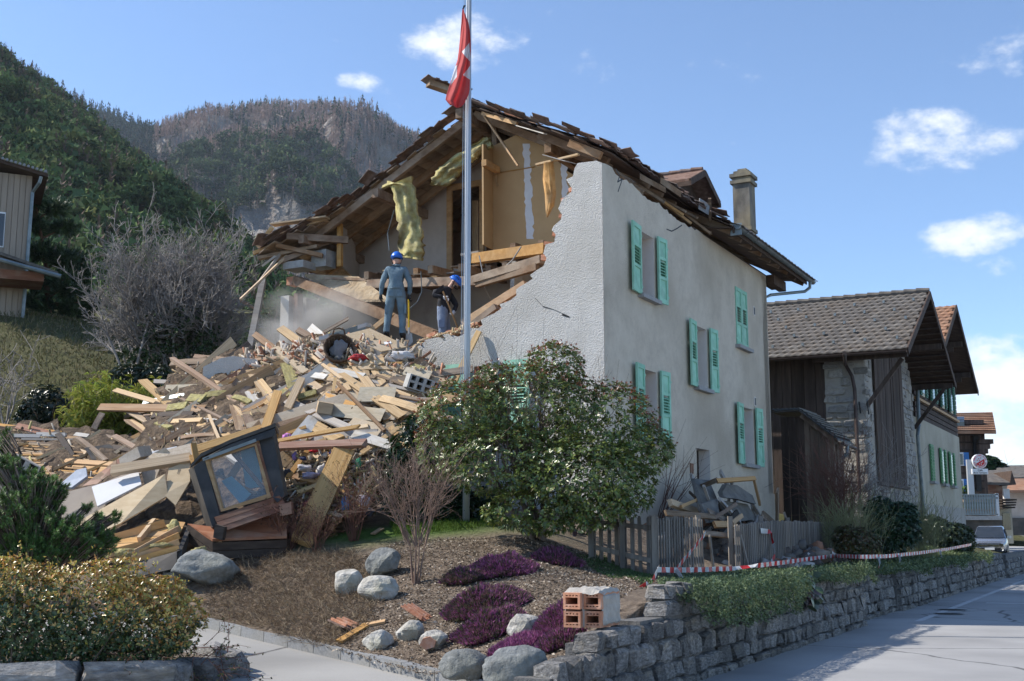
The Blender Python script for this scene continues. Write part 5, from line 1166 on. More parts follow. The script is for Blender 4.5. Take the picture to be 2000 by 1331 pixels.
six = [((185, 312), (545, 302), 46, 'old', 'thick broken log jutting out left at the top of the pile', .12, .16, 'timber'),
 ((275, 378), (440, 368), 40, 'white', 'whitish slab sticking out left below the jutting log', .1, .06, 'slab'),
 ((475, 468), (640, 358), 46, 'redbrown', 'thick red-brown beam below the brick lump', .25, .12, 'beam'),
 ((440, 585), (640, 462), 66, 'brown', 'broad brown beam slanting up over the yellow wool', .3, .12, 'beam'),
 ((245, 530), (575, 690), 18, 'brown', 'long thin batten crossing the left of the pile', .42, .04, 'batten'),
 ((100, 692), (385, 676), 38, 'tan', 'pale plank lying level at the left edge of the pile', .4, .1, 'plank'),
 ((65, 655), (330, 640), 44, 'darkwood', 'near-black beam above the level pale plank', .3, .12, 'beam'),
 ((0, 640), (230, 625), 12, 'brown', 'thin board at the far left edge above the black beam', .35, .03, 'board'),
 ((15, 640), (90, 750), 26, 'darkwood', 'short dark post leaning at the left edge of the pile', .2, .08, 'post'),
 ((10, 832), (250, 700), 40, 'old', 'dark timber slanting at the lower left of the pile', .35, .08, 'timber'),
 ((95, 832), (310, 715), 46, 'brown', 'brown timber beside the dark slanting one', .4, .08, 'timber'),
 ((655, 395), (745, 565), 84, 'white', 'wide whitish board in the middle of the pile', .3, .03, 'board'),
 ((705, 375), (925, 650), 62, 'tan', 'long thick pale beam running down the middle of the pile', .38, .14, 'beam'),
 ((750, 395), (850, 520), 36, 'tan', 'short pale board on the long thick beam', .52, .03, 'board'),
 ((1030, 402), (935, 605), 48, 'tan', 'pale stud standing slanted in the middle', .7, .11, 'stud'),
 ((875, 490), (790, 735), 58, 'orange2', 'orange stud standing at the joint of the orange rail', .75, .09, 'stud'),
 ((350, 862), (770, 728), 56, 'orange2', 'long orange rail above the fallen dormer', .7, .09, 'rail'),
 ((930, 545), (1335, 722), 60, 'greywood', 'long grey-white board slanting down to the right', .55, .04, 'board'),
 ((1120, 650), (1000, 795), 96, 'white', 'broad grey-white board under the long slanting one', .42, .03, 'board'),
 ((590, 570), (640, 745), 64, 'old', 'weathered upright board left of the orange stud', .4, .04, 'board'),
 ((655, 575), (705, 725), 60, 'brown', 'brown upright board beside the weathered one', .38, .04, 'board'),
 ((428, 640), (492, 792), 18, 'tan', 'thin pale stick standing at the lower left', .62, .03, 'stick'),
 ((1015, 360), (1440, 480), 62, 'brown', 'long brown beam behind the pale stud', .25, .12, 'beam'),
 ((1085, 425), (1300, 570), 62, 'tan', 'dusty pale board right of the pale stud', .35, .03, 'board'),
 ((1400, 505), (1640, 500), 120, 'fibre', 'curved dusty fibre sheet on the right of the pile', .6, .02, 'sheet'),
 ((1210, 600), (1560, 640), 112, 'fibre', 'flat dusty fibre sheet in the right middle', .5, .02, 'sheet'),
 ((1340, 690), (1545, 745), 110, 'chip', 'pale chipboard sheet below the fibre sheets', .45, .02, 'sheet'),
 ((1480, 620), (1650, 640), 80, 'chip', 'small chipboard piece at the right edge under the curved sheet', .45, .02, 'sheet'),
 ((1370, 760), (1615, 835), 76, 'white', 'white sheet at the lower right end of the pile', .55, .02, 'sheet'),
 ((1265, 430), (1570, 738), 20, 'brown', 'long thin brown rod crossing the fibre sheets', .75, .05, 'rod'),
 ((870, 808), (1400, 714), 26, 'orange2', 'long thin orange-brown batten over the clothes', .8, .05, 'batten'),
 ((870, 842), (1440, 820), 54, 'redbrown', 'long red-brown frame bar above the clothes', .75, .08, 'bar'),
 ((1450, 410), (1810, 490), 24, 'greywood', 'thin grey board near the hollow block', .4, .03, 'board'),
 ((1510, 375), (1800, 480), 20, 'old', 'thin dark board just left of the hollow block', .45, .03, 'board'),
 ((1545, 535), (1800, 612), 58, 'tan', 'thick pale rail at the right end of the pile', .55, .1, 'rail'),
 ((1640, 512), (1850, 545), 22, 'old', 'dark thin board over the thick pale rail', .5, .04, 'board'),
 ((1180, 340), (1435, 385), 52, 'white', 'pale dusty board below the red cushion', .5, .03, 'board'),
 ((1090, 375), (1190, 390), 50, 'white', 'short pale board left of the dusty one', .5, .03, 'board'),
 ((1085, 245), (1290, 400), 22, 'tan', 'thin pale stick slanting down from the basket', .6, .03, 'stick'),
 ((1250, 398), (1235, 485), 22, 'tan', 'very short pale stick end hanging from the thin stick', .66, .03, 'stick'),
 ((1370, 285), (1505, 298), 30, 'tan', 'short plank just under the red cushion', .45, .04, 'plank'),
 ((1380, 332), (1645, 332), 26, 'tan', 'level pale plank below the cushion', .5, .03, 'plank'),
 ((1500, 302), (1680, 298), 16, 'orange', 'thin level strip right of the cushion', .5, .03, 'strip'),
 ((950, 292), (1195, 262), 40, 'brown', 'brown plank running up to the basket', .3, .06, 'plank'),
 ((1200, 405), (1465, 440), 24, 'tan', 'narrow pale board under the dusty one', .45, .03, 'board'),
 ((0, 560), (275, 508), 30, 'zinc', 'pale blue metal gutter length at the far left top', .3, .05, 'gutter piece'),
 ((275, 505), (410, 425), 22, 'greymetal', 'grey metal strip bent up from the gutter piece', .25, .02, 'strip'),
 ((60, 600), (210, 575), 50, 'chip', 'beige board under the gutter piece', .2, .03, 'board'),
 ((820, 730), (1090, 650), 46, 'brown', 'brown timber right of the orange stud', .42, .1, 'timber'),
 ((930, 760), (1060, 715), 22, 'orange', 'short orange batten by the grey-white boards', .5, .04, 'batten'),
 ((250, 790), (470, 770), 28, 'rafter', 'level brown timber above the orange rail', .35, .08, 'timber'),
 ((380, 460), (560, 480), 26, 'tan', 'thin pale board over the yellow wool', .35, .03, 'board')]
for a, b, w, m_, lab, out, th, nm in six: pk(a, b, w, m_, lab, out, th, z6, nm.replace(' ', '_'), nm, S6)
lft = [((95, 665), (285, 712), 40, 'redbrown', 'red-brown panel lying at the far left', .3, .04, 'panel'), ((65, 720), (230, 722), 22, 'greymetal', 'grey metal pipe strip under the red-brown panel', .3, .05, 'strip'),
 ((430, 735), (590, 862), 28, 'old', 'dark square timber crossing the left heap', .55, .1, 'timber'), ((280, 918), (492, 822), 16, 'orange', 'orange batten slanting over the lattice, middle', .5, .05, 'batten'),
 ((480, 922), (700, 828), 16, 'orange', 'orange batten slanting over the lattice, rightmost', .55, .05, 'batten'), ((205, 848), (362, 788), 18, 'tan', 'pale batten slanting over the lattice, leftmost', .5, .05, 'batten'),
 ((640, 722), (810, 818), 34, 'brown', 'brown board behind the broken cabinet', .4, .05, 'board'), ((520, 690), (568, 602), 32, 'old', 'broken post end sticking up before the bamboo', .3, .1, 'post'),
 ((485, 755), (570, 700), 46, 'tan', 'pale board end below the broken post', .35, .03, 'board'), ((30, 785), (155, 762), 14, 'orange', 'short orange batten at the far left', .45, .04, 'batten'),
 ((205, 712), (365, 715), 26, 'white', 'pale broken board on top of the left heap', .35, .04, 'board'), ((420, 712), (495, 722), 26, 'white', 'short pale plank right of the block on the left heap', .4, .05, 'plank'),
 ((120, 738), (410, 742), 14, 'greywood', 'thin grey board across the left heap', .35, .03, 'board'), ((160, 760), (380, 775), 20, 'old', 'dark board across the left heap', .35, .03, 'board'), ((570, 715), (650, 740), 18, 'old', 'short dark board at the right of the left heap', .35, .04, 'board')]
for a, b, w, m_, lab, out, th, nm in lft: pk(a, b, w, m_, lab, out, th, zl, nm.replace(' ', '_'), nm, SL_)
for i in range(15):                                                       # lattice of roof battens
    y = 760+i*13; x0 = 30+R.uniform(-20, 60)+max(0, (i-7)*40); pk((x0, y), (x0+R.uniform(260, 420), y+R.uniform(5, 34)), 9, 'orange' if i % 3 else 'tan', 'thin %s roof batten of the left heap, %s from the top' % ('orange' if i % 3 else 'pale', ('first', 'second', 'third', 'fourth', 'fifth', 'sixth', 'seventh', 'eighth', 'ninth', 'tenth', 'eleventh', 'twelfth', 'thirteenth', 'fourteenth', 'last')[i]), .28+R.uniform(0, .1), .03, zl, 'batten', 'batten', SL_, group='thin battens of the left heap')
# fill the pile with further boards
USED = {}; NAMES = dict(tan='plank', orange='plank', brown='board', redbrown='board', greywood='board', old='timber', rafter='timber', darkwood='timber', fibre='sheet', chip='sheet', white='sheet')
def describe(m_, L_, w, ang, px, py, poly, where):
    xs = [p[0] for p in poly]; ys = [p[1] for p in poly]; fx, fy = (px-min(xs))/(max(xs)-min(xs)), (py-min(ys))/(max(ys)-min(ys))
    size = ('stubby' if L_ < .6 else 'short' if L_ < .95 else 'long' if L_ < 1.4 else 'lengthy')+(' narrow ' if w < .09 else ' ' if w < .16 else ' broad ')
    tl_ = 'level' if abs(ang) < .2 else ('sloping gently ' if abs(ang) < .55 else 'sloping steeply ')+('down right' if ang > 0 else 'up right')
    zone = ('upper', 'middle', 'lower')[min(2, int(fy*3))]+' '+('far left', 'left', 'centre', 'right', 'far right')[min(4, int(fx*5))]
    return '%s%s %s, %s %s' % (size, KINDN[m_], tl_, zone, {'in the main pile': 'of main pile', 'on the right of the pile': 'of right flank', 'among the clothes': 'among clothes', 'in the left heap': 'of left heap'}[where])
def fill(poly, n, mats, lmin, lmax, wmin, wmax, out0, out1, where, bias=None, tilt=.18):
    xs = [p[0] for p in poly]; ys = [p[1] for p in poly]; c = 0
    while c < n:
        px, py = R.uniform(min(xs), max(xs)), R.uniform(min(ys), max(ys))
        if not inside(px, py, poly): continue
        m_ = R.choice(mats); L_ = R.uniform(lmin, lmax); out = R.uniform(out0, out1)
        ang = R.gauss(bias, .55) if bias is not None else R.uniform(-1.1, 1.1)
        dpx = math.cos(ang)*L_/2*2330/22; dpy = math.sin(ang)*L_/2*2330/22
        a, b = (px-dpx, py-dpy*.8), (px+dpx, py+dpy*.8)
        if not (inside(a[0], a[1]-4, poly) and inside(b[0], b[1]-4, poly)): 
            if R.random() < .75: continue
        pa, pb = pp(*a, out), pp(*b, out+R.uniform(-tilt, tilt)); f = (-(pa+pb)/2+CAM+Z*R.uniform(6, 22)+Vector((R.uniform(-8, 8), 0, 0))).normalized()
        w = R.uniform(wmin, wmax); lab = describe(m_, L_, w, ang, px, py, poly, where)
        if lab in USED: continue
        USED[lab] = 1; th = R.choice((.025, .03, .04, .06, .09)) if m_ not in ('insul',) else .1
        plank(pa, pb, w, min(th, w), m_, lab, '%s pieces %s' % (m_, where), NAMES[m_], f, NAMES[m_]); c += 1
fill(MAIN, 110, ['tan', 'tan', 'brown', 'old', 'greywood', 'orange', 'rafter'], 1.0, 2.5, .08, .24, -.1, .25, 'in the main pile')
fill(MAIN, 85, ['tan', 'tan', 'tan', 'brown', 'orange', 'chip', 'tan', 'white', 'brown', 'fibre'], .8, 2.2, .07, .26, .05, .42, 'in the main pile')
fill([(620, 690), (800, 695), (865, 745), (840, 810), (760, 830), (640, 760)], 48, ['tan', 'greywood', 'old', 'tan', 'brown', 'tan'], .7, 2.0, .06, .18, .15, .45, 'on the right of the pile', .22)
fill([(290, 800), (420, 702), (560, 695), (600, 760), (560, 860), (380, 900), (300, 880)], 60, ['tan', 'brown', 'tan', 'orange', 'old', 'rafter'], .7, 2.0, .07, .2, .0, .35, 'in the main pile')
fill(LOWER, 30, ['orange', 'brown', 'tan', 'redbrown'], .4, 1.2, .04, .1, .0, .35, 'among the clothes')
fill(LEFT, 50, ['old', 'darkwood', 'brown', 'greywood', 'tan', 'orange'], .5, 1.7, .05, .16, -.05, .3, 'in the left heap')
for a, b, w in (((300, 535), (400, 540), 70), ((165, 600), (290, 580), 56), ((405, 520), (545, 505), 46), ((900, 490), (960, 520), 50), ((590, 530), (700, 565), 40), ((1010, 530), (1130, 490), 40), ((90, 700), (180, 730), 40), ((1740, 320), (1830, 350), 40)): pk(a, b, w, 'insul', 'yellow glass wool lump %s in the main pile' % {300: 'under the broad brown beam', 165: 'under the gutter piece', 405: 'left of the wide whitish board', 900: 'beside the slanted pale stud', 590: 'above the weathered upright boards', 1010: 'right of the slanted pale stud', 90: 'below the level pale plank', 1740: 'behind the hollow block'}[a[0]], .42, .12, z6, 'insulation', 'insulation', S6, group='glass wool lumps in the pile')
pk((935, 300), (990, 480), 90, 'insul', 'bent sheet of yellow-green insulation standing in the pile', .4, .03, z6, 'insulation', 'insulation', S6, v=2)
# small splinters and rubble crumbs
def crumbs(name, label, polys, n, smin, smax, palette, out=.05):
    V_, F_, C_ = [], [], []; base = np.array([(-1, -1, -1), (1, -1, -1), (1, 1, -1), (-1, 1, -1), (-1, -1, 1), (1, -1, 1), (1, 1, 1), (-1, 1, 1)], float)
    bf = np.array([(0, 3, 2, 1), (4, 5, 6, 7), (0, 1, 5, 4), (1, 2, 6, 5), (2, 3, 7, 6), (3, 0, 4, 7)]); c = 0
    while c < n:
        poly = R.choice(polys); xs = [p[0] for p in poly]; ys = [p[1] for p in poly]; px, py = R.uniform(min(xs), max(xs)), R.uniform(min(ys), max(ys))
        if not inside(px, py, poly): continue
        p = np.array(pp(px, py, out+R.uniform(-.25, .12))); q, _ = np.linalg.qr(NR.normal(size=(3, 3))); s_ = np.array([R.uniform(smin, smax)*R.choice((1, 3, 8)), R.uniform(smin, smax), R.uniform(smin, smax)*.5])/2
        V_.append((base*s_)@q+p); F_.append(bf+8*c); C_.append(np.tile(np.array(R.choice(palette))*R.uniform(.7, 1.2), (8, 1))); c += 1
    me = np_mesh(name, np.concatenate(V_), np.concatenate(F_), mt['litter'], np.concatenate(C_)); tag(link(name, me), label, 'rubble', kind='stuff')
PALW = [(.45, .34, .2), (.33, .24, .14), (.22, .15, .09), (.5, .45, .38), (.3, .27, .24), (.42, .36, .16)]
crumbs('wood_splinters', 'splinters and crumbs scattered over the main pile', [MAIN], 7500, .015, .045, PALW, .15)
crumbs('wood_splinters', 'splinters and crumbs over the left heap', [LEFT, LOWER], 1500, .02, .06, PALW, .12)
TOPD = [(470, 700), (560, 685), (640, 668), (800, 690), (865, 745), (800, 745), (640, 715), (480, 725)]
crumbs('mortar_crumbs', 'pale mortar crumbs and dust along the top of the pile', [TOPD], 3500, .02, .09, [(.45, .38, .3), (.5, .45, .4), (.38, .3, .2), (.42, .2, .12)], .15)
RIM = [(800, 668), (880, 648), (935, 636), (940, 650), (880, 662), (815, 682)]
def pYc(px, py): return None
rr = random.Random(55)
V_, F_, C_ = [], [], []
for i in range(1100):
    f = rr.random(); a = Vector((818+115*f, 672-34*f)); p = on_t(a.x, a.y-rr.uniform(-6, 6), rr.uniform(.02, .5)); s_ = rr.uniform(.008, .026)
    b = len(V_)*1
    q, _ = np.linalg.qr(NR.normal(size=(3, 3))); base = np.array([(-1, -1, -1), (1, -1, -1), (1, 1, -1), (-1, 1, -1), (-1, -1, 1), (1, -1, 1), (1, 1, 1), (-1, 1, 1)], float)*s_*np.array([rr.choice((1, 2, 3)), .8, .5])
    V_.append(base@q+np.array(p)); F_.append(np.array([(0, 3, 2, 1), (4, 5, 6, 7), (0, 1, 5, 4), (1, 2, 6, 5), (2, 3, 7, 6), (3, 0, 4, 7)])+8*i); C_.append(np.tile(np.array(rr.choice([(.5, .38, .22), (.42, .3, .17), (.55, .45, .3), (.4, .2, .12)])), (8, 1)))
tag(link('wall_rubble', np_mesh('wall_rubble', np.concatenate(V_), np.concatenate(F_), mt['litter'], np.concatenate(C_))), 'tan rubble lying along the torn top of the front wall', 'rubble', kind='stuff')
# ---- brick lump with plaster at the top left
lump = thing('masonry_lump', 'broken lump of red brick wall with grey plaster at the top left of the pile', 'masonry', pp(440, 745))
pts = [pp(*z6(a, b), .05) for a, b in ((395, 440), (440, 350), (560, 300), (640, 285), (770, 290), (785, 340), (690, 395), (640, 440), (480, 450))]
pl = [Vector((p.x, pp(450, 740).y-.1, p.z)) for p in pts]; MB().prism(pl, Vector((.1, .5, 0))).build('plaster_face', mt['stucco_front'], lump)
rr = random.Random(2)
for i in range(34):
    f = rr.random(); a = z6(450+f*330+rr.uniform(-10, 10), 345-f*60+rr.uniform(-25, 22)); p = pp(*a, .22); d = Vector((1, rr.uniform(-.4, .4), rr.uniform(-.3, .3))).normalized(); e = d.cross(Vector((0, 1, .3))).normalized()
    MB().obox(p, d*.11, d.cross(e)*.06, e*.04).build('brick', mt['brick'], lump)
# ---- hollow concrete block
def hollow_block(name, label, c, ax, ay, az, nx, nz, mat, hole=.62, cat='block', face_mat=None):
    t_ = thing(name, label, cat, c); mb = MB(); A, B_, D = ax, ay, az                       # ax across, ay depth, az height (half vectors)
    mb.obox(c+D*.93, A, B_, D*.07); mb.obox(c-D*.93, A, B_, D*.07); mb.obox(c-A*.94, A*.06, B_, D*.86); mb.obox(c+A*.94, A*.06, B_, D*.86)
    mb.obox(c+B_*.9, A*.88, B_*.08, D*.86)
    for i in range(1, nx): mb.obox(c+A*(-1+2*i/nx), A*(1-hole)/nx, B_, D*.86)
    for j in range(1, nz): mb.obox(c+D*(-1+2*j/nz), A*.88, B_*.97, D*(1-hole)/nz*.9)
    mb.build('body', mt[mat], t_); MB().obox(c+B_*.3, A*.87, B_*.02, D*.85).build('cavity_shade', mt['black'], t_); return t_  # black sheet inside paints the dark of the holes
c = pp(*z6(1815, 440), .55); ax = Vector((.95, .25, -.28)).normalized(); ay = Vector((-.3, .9, .15)).normalized(); az = ax.cross(ay).normalized(); az = az if az.z > 0 else -az
hollow_block('hollow_block', 'grey concrete block with two rows of holes near the wall', c, ax*.30, ay*.16, az*.13, 4, 2, 'concrete')
pk((1700, 350), (1870, 380), 70, 'fibre', 'curled dusty panel over the hollow block', .55, .02, z6, 'sheet', 'sheet', S6, v=2)
# ---- white-tan cube end
c = pp(*z6(1180, 590), .7); MB().obox(c, Vector((.13, .03, -.02)), Vector((-.03, .13, .02)), Vector((.02, 0, .1))).build('timber_offcut', mt['tan']); tag(bpy.data.objects['timber_offcut'], 'thick square timber offcut showing its pale end', 'offcut')
# ---- cabinet panel (flat box) with metal edges
pan = thing('flat_cabinet', 'big tan-topped flat box with grey metal sides at the top of the pile', 'cabinet', pp(*z6(1480, 180), .5))
tp = [at(*z6(X, Y), 22.95+d) for X, Y, d in ((1310, 112, .45), (1475, 72, .75), (1728, 190, .1), (1548, 222, -.25))]
n_ = (tp[1]-tp[0]).cross(tp[2]-tp[0]).normalized(); n_ = n_ if n_.z > 0 else -n_
MB().prism(tp, -n_*.02).build('top', mt['chip'], pan); MB().prism([p-n_*.022 for p in tp], -n_*.2).build('side', mt['greymetal'], pan)
MB().prism([tp[3].lerp(tp[0], .12).lerp(tp[2].lerp(tp[1], .12), f)+n_*.002+(tp[1]-tp[3])*g for f, g in ((.35, .12), (.6, .12), (.6, .22), (.35, .22))], n_*.002).build('sticker', mt['whitep'], pan)
e0, e1 = at(*z6(1190, 135), 23.3), at(*z6(1440, 60), 23.9); MB().beam(e0, e1, .05, .12).build('edge_rail', mt['zinc'], pan)
for p in (e0, e1): MB().obox(p, (e1-e0).normalized()*.12, Vector((.04, .08, 0)), Z*.04).build('rail_end', mt['galv'], pan)
def cushion(name, label, px, py, w, h, mat, cat, out=.5, seed=1, dp=.6):
    p = pp(px, py, out); k = p.y/2330; me = rock_mesh(seed, 3, 1.3); co = np.array([v_.co[:] for v_ in me.vertices]); mn, mx_ = co.min(0), co.max(0); co = (co-(mn+mx_)/2)/(mx_-mn)*np.array([w*k, w*k*dp, h*k])
    for v_, q in zip(me.vertices, co): v_.co = q
    me.polygons.foreach_set('use_smooth', [True]*len(me.polygons)); me.materials.append(mat); me.update(); return tag(link(name, me, None, p), label, cat)
CL = lambda n, c: M(n, [tuple(q*.75 for q in c), c], 6, bump=.6, bscale=9, bdist=.05)
cushion('cushion', 'long red cushion beside the basket', 700, 699, 46, 14, CL('red cloth', (.45, .045, .05)), 'cushion', .6, 4); cushion('pillow', 'white pillow under the corner of the flat box', 785, 696, 54, 22, CL('white cloth', (.62, .6, .6)), 'pillow', .55, 5)
# ---- wicker basket
def basket():
    c = at(*z6(1275, 200), 22.75); t_ = thing('wicker_basket', 'round brown wicker basket tipped toward the street', 'basket', c); ax = Vector((.25, -.93, .35)).normalized(); a = ax.orthogonal().normalized(); b = ax.cross(a)
    rad_ = lambda h: .20+.09*h/.34
    mb = MB()
    ring = lambda h, r: [c+ax*(h-.34)+(a*math.cos(2*math.pi*k/28)+b*math.sin(2*math.pi*k/28))*r*(1+.025*(-1)**k) for k in range(29)]
    for i, h in enumerate(np.arange(0, .34, .022)):
        pts = ring(h, rad_(h)); pts = pts if i % 2 else [c+ax*(h-.34)+(a*math.cos(2*math.pi*(k+1)/28)+b*math.sin(2*math.pi*(k+1)/28))*rad_(h)*(1+.025*(-1)**k) for k in range(29)]
        mb.tube(pts, .012, 5, cap=False)
    mb.build('weave', mt['copperp'], t_, smooth=True)
    MB().tube(ring(.345, .295), .022, 6, cap=False).build('rim', mt['copperp'], t_, smooth=True)
    mb = MB()
    for k in range(14): th = 2*math.pi*k/14; d = a*math.cos(th)+b*math.sin(th); mb.tube([c-ax*.34+d*.2, c+d*.29], .01, 4)
    mb.lathe(c-ax*.345, ax, [(.2, 0), (.2, .015)], 20); mb.build('stakes', mt['copperp'], t_)
    up = (Z-ax*Z.dot(ax)).normalized(); sd = ax.cross(up); MB().tube([c+up*.28+sd*-.12, c+up*.40+sd*-.1+ax*.02, c+up*.43+ax*.03, c+up*.40+sd*.1+ax*.02, c+up*.28+sd*.12], .017, 6).build('handle', mt['copperp'], t_, smooth=True)
    o = cushion('rag', 'crumpled grey plastic sheet inside the tipped basket', 664, 680, 36, 44, CL('grey plastic', (.2, .2, .21)), 'rag', 0, 9); o.location = c-ax*.1
basket()
# ---- clothes under the bars
for i, (X, Y, w, h, col, lab, nm) in enumerate((((940), 775, 80, 46, (.5, .2, .5), 'pink-purple ball under the orange-brown batten', 'ball'), (985, 905, 40, 70, (.30, .22, .52), 'lilac cloth roll hanging under the red-brown bar', 'cloth'), (1110, 872, 70, 22, (.55, .03, .05), 'bright red cloth under the red-brown bar', 'cloth'), (1230, 885, 60, 24, (.14, .07, .35), 'dark violet cloth by the slanted plank', 'cloth'), (1040, 920, 50, 34, (.04, .05, .12), 'navy cloth between the lilac and white ones', 'cloth'), (1180, 895, 50, 50, (.6, .55, .48), 'cream cloth under the red-brown bar', 'cloth'))):
    x, y = z6(X, Y); cushion(nm, lab, x, y, w*S6, h*S6, CL('cloth %d' % i, col), nm, .45, 20+i)
for i, (x, y, w, h, col, lab) in enumerate(((595, 915, 30, 16, (.5, .48, .5), 'grey-white crumpled cloth among the battens'), (608, 930, 38, 16, (.42, .38, .5), 'pale lilac sheet below the grey-white cloth'), (628, 918, 22, 26, (.62, .6, .58), 'white rag right of the crumpled cloth'), (700, 905, 16, 26, (.03, .26, .14), 'green cloth beyond the slanted plank'), (675, 985, 20, 32, (.05, .28, .55), 'blue plastic bag right of the slanted plank'), (712, 978, 24, 22, (.55, .55, .66), 'pale lilac rag at the foot of the laurel'), (600, 985, 20, 14, (.3, .03, .06), 'dark red cloth beside the dormer'), (722, 1000, 22, 20, (.05, .05, .07), 'black rag by the laurel'), (560, 925, 22, 20, (.05, .05, .06), 'black bundle left of the cloths'))): cushion('cloth', lab, x, y, w, h, CL('rag %d' % i, col), 'cloth', .35, 40+i)
# ---- big slanted plank resting on the ground, small offcuts
a, b = at(672, 880, 20.2), at(588, 1062, 18.7); plank(a, b, .36, .09, 'orange2', 'broad orange plank leaning down from the pile to the ground', None, 'plank', v=1)
a, b = at(690, 890, 20.6), at(640, 1030, 19.6); plank(a, b, .2, .06, 'tan', 'second plank in the shadow behind the broad leaning one', None, 'plank')
# ---- big white-faced cupboard boards at the left
def board(name, label, quad_, th, mat, cat='board', par=None):
    q = [at(x, y, Y) for x, y, Y in quad_]; n = (q[1]-q[0]).cross(q[2]-q[0]).normalized(); n = n if n.y > 0 else -n
    o = MB().prism(q, n*th).build(name, mat if not isinstance(mat, str) else mt[mat], par); 
    if par is None: tag(o, label, cat)
    return o, q, n
mt['taupe'] = M('taupe laminate', C3((.22, .185, .155), (.27, .23, .195)), 3, bump=.05, dirt=((.3, .26, .2), 1.5, .4)); mt['ply'] = M('raw plywood', C3((.40, .30, .185), (.48, .37, .235), (.53, .43, .29)), 4, stretch=(1, 1, 3), bump=.08, dirt=((.5, .42, .3), 1.2, .4))
mt['lam'] = M('white laminate', C3((.50, .50, .51), (.56, .56, .57)), 3, rough=.55)
board('cupboard_board', 'taupe cupboard board lying slanted at the left of the heap', ((95, 970, 19.9), (186, 950, 19.9), (276, 912, 20.0), (276, 924, 19.7), (184, 1008, 19.3), (110, 1028, 19.3)), .03, 'taupe')
board('cupboard_board', 'white laminated cupboard board in front of the taupe one', ((179, 951, 19.5), (270, 921, 19.7), (276, 946, 19.35), (190, 989, 19.1)), .03, 'lam')
o_, q_, n_ = board('cupboard_board', 'long raw plywood board with small print, lowest of the cupboard boards', ((132, 1030, 18.9), (322, 926, 19.3), (328, 968, 19.1), (236, 1022, 18.7), (128, 1072, 18.6)), .03, 'ply')
for f in (.42, .78): text('II  IIIIIIIIII', q_[0].lerp(q_[1], f).lerp(q_[4].lerp(q_[2], f), .6)-n_*.006, .06, (q_[1]-q_[0]), Z, 'black', o_, th=.001)
o_, q_, n_ = board('cupboard_board', 'hanging plywood board with printed columns left of the dormer', ((330, 915, 19.5), (371, 900, 19.6), (371, 940, 19.3), (343, 987, 19.0), (320, 966, 19.1)), .025, 'ply')
dn = (q_[3]-q_[1]).normalized()
for f, g in ((.25, .25), (.45, .5)): text('II IIIIIIII', q_[0].lerp(q_[1], .35+f)+dn*g*.9-n_*.005, .07, -dn, (q_[1]-q_[0]), 'black', o_, th=.001)
board('cupboard_board', 'pale board with a torn edge behind the cupboard boards', ((290, 888, 20.3), (384, 863, 20.6), (384, 892, 20.3), (350, 905, 20.1), (300, 915, 20.0), (283, 905, 20.1)), .03, 'chip')
board('torn_panel', 'torn cardboard-coloured panel over the white board', ((272, 905, 20.0), (300, 885, 20.0), (322, 874, 20.0), (332, 884, 20.0), (318, 900, 19.9), (300, 945, 19.8), (283, 950, 19.8)), .02, 'chip', 'panel')
board('white_panel', 'white panel piece behind the torn cardboard-coloured one', ((270, 888, 20.5), (345, 872, 20.7), (348, 890, 20.5), (280, 910, 20.3)), .02, 'lam', 'panel')
cbx = thing('cabinet', 'small broken wooden cabinet lying on its side', 'cabinet', at(255, 900, 20.2))
q = [at(232, 895, 19.9), at(235, 912, 19.8), at(275, 893, 19.9), at(268, 873, 20.0)]; MB().prism(q, Vector((.1, .35, .05))).build('carcass', mt['chip'], cbx)
q2 = [at(160, 950, 20.0), at(235, 893, 20.1), at(236, 912, 20.0), at(190, 945, 19.9)]; dr_ = MB().prism(q2, Vector((.02, .03, .02))).build('door', mt['redbrown'], cbx)
for f in (.25, .65): MB().prism([q2[0].lerp(q2[1], f), q2[0].lerp(q2[1], f+.25), q2[3].lerp(q2[2], f+.2), q2[3].lerp(q2[2], f)], Vector((-.003, -.01, 0))).build('door_panel', mt['brown'], dr_)
plank(at(218, 920, 19.5), at(372, 895, 19.6), .17, .1, 'tan', 'thick pale beam lying over the cupboard boards', None, 'beam', v=0); plank(at(372, 900, 19.5), at(540, 845, 20.0), .15, .1, 'orange2', 'orange beam continuing the thick pale one toward the dormer', None, 'beam', v=0)
plank(at(378, 868, 19.5), at(384, 900, 19.4), .09, .09, 'orange', 'splintered orange stud stub above the dormer corner', None, 'stud', v=1)
crt = thing('carton', 'brown carton with red print half hidden behind plywood', 'carton', at(155, 1010, 19.3))
q = [at(128, 1008, 19.25), at(170, 985, 19.45), at(170, 1018, 19.3), at(135, 1040, 19.1)]; o_ = MB().prism(q, Vector((.1, .35, 0))).build('box', mt['chip'], crt); dr = (q[1]-q[0]).normalized()
nn = dr.cross(Z).normalized(); nn = nn if nn.y < 0 else -nn
text('CVINEVIR', q[0].lerp(q[1], .5)-Z*.1+nn*.012, .1, -dr*-1, Z, 'red', crt, th=.002)
MB().prism([q[0].lerp(q[1], a)-Z*b+nn*.008 for a, b in ((.3, .2), (.75, .17), (.75, .32), (.3, .36))], nn*.004).build('red_flash', mt['red'], crt); text('20%', q[0].lerp(q[1], .52)-Z*.26+nn*.02, .13, dr, Z, 'whitep', crt, th=.002)
board('wallpaper_fragment', 'broken wall piece with pale blue patterned paper', ((118, 945, 20.6), (150, 918, 20.8), (168, 914, 20.8), (170, 930, 20.7), (140, 952, 20.5), (120, 952, 20.5)), .05, M('patterned paper', C3((.42, .45, .5), (.52, .55, .6)), 14, bump=.2), 'fragment')
c = at(50, 912, 22.3); hollow_block('hollow_block', 'reddish hollow brick lying at the far left', c, Vector((.22, .05, -.12)), Vector((-.05, .14, .02)), Vector((.05, 0, .12)), 2, 1, 'mortar')
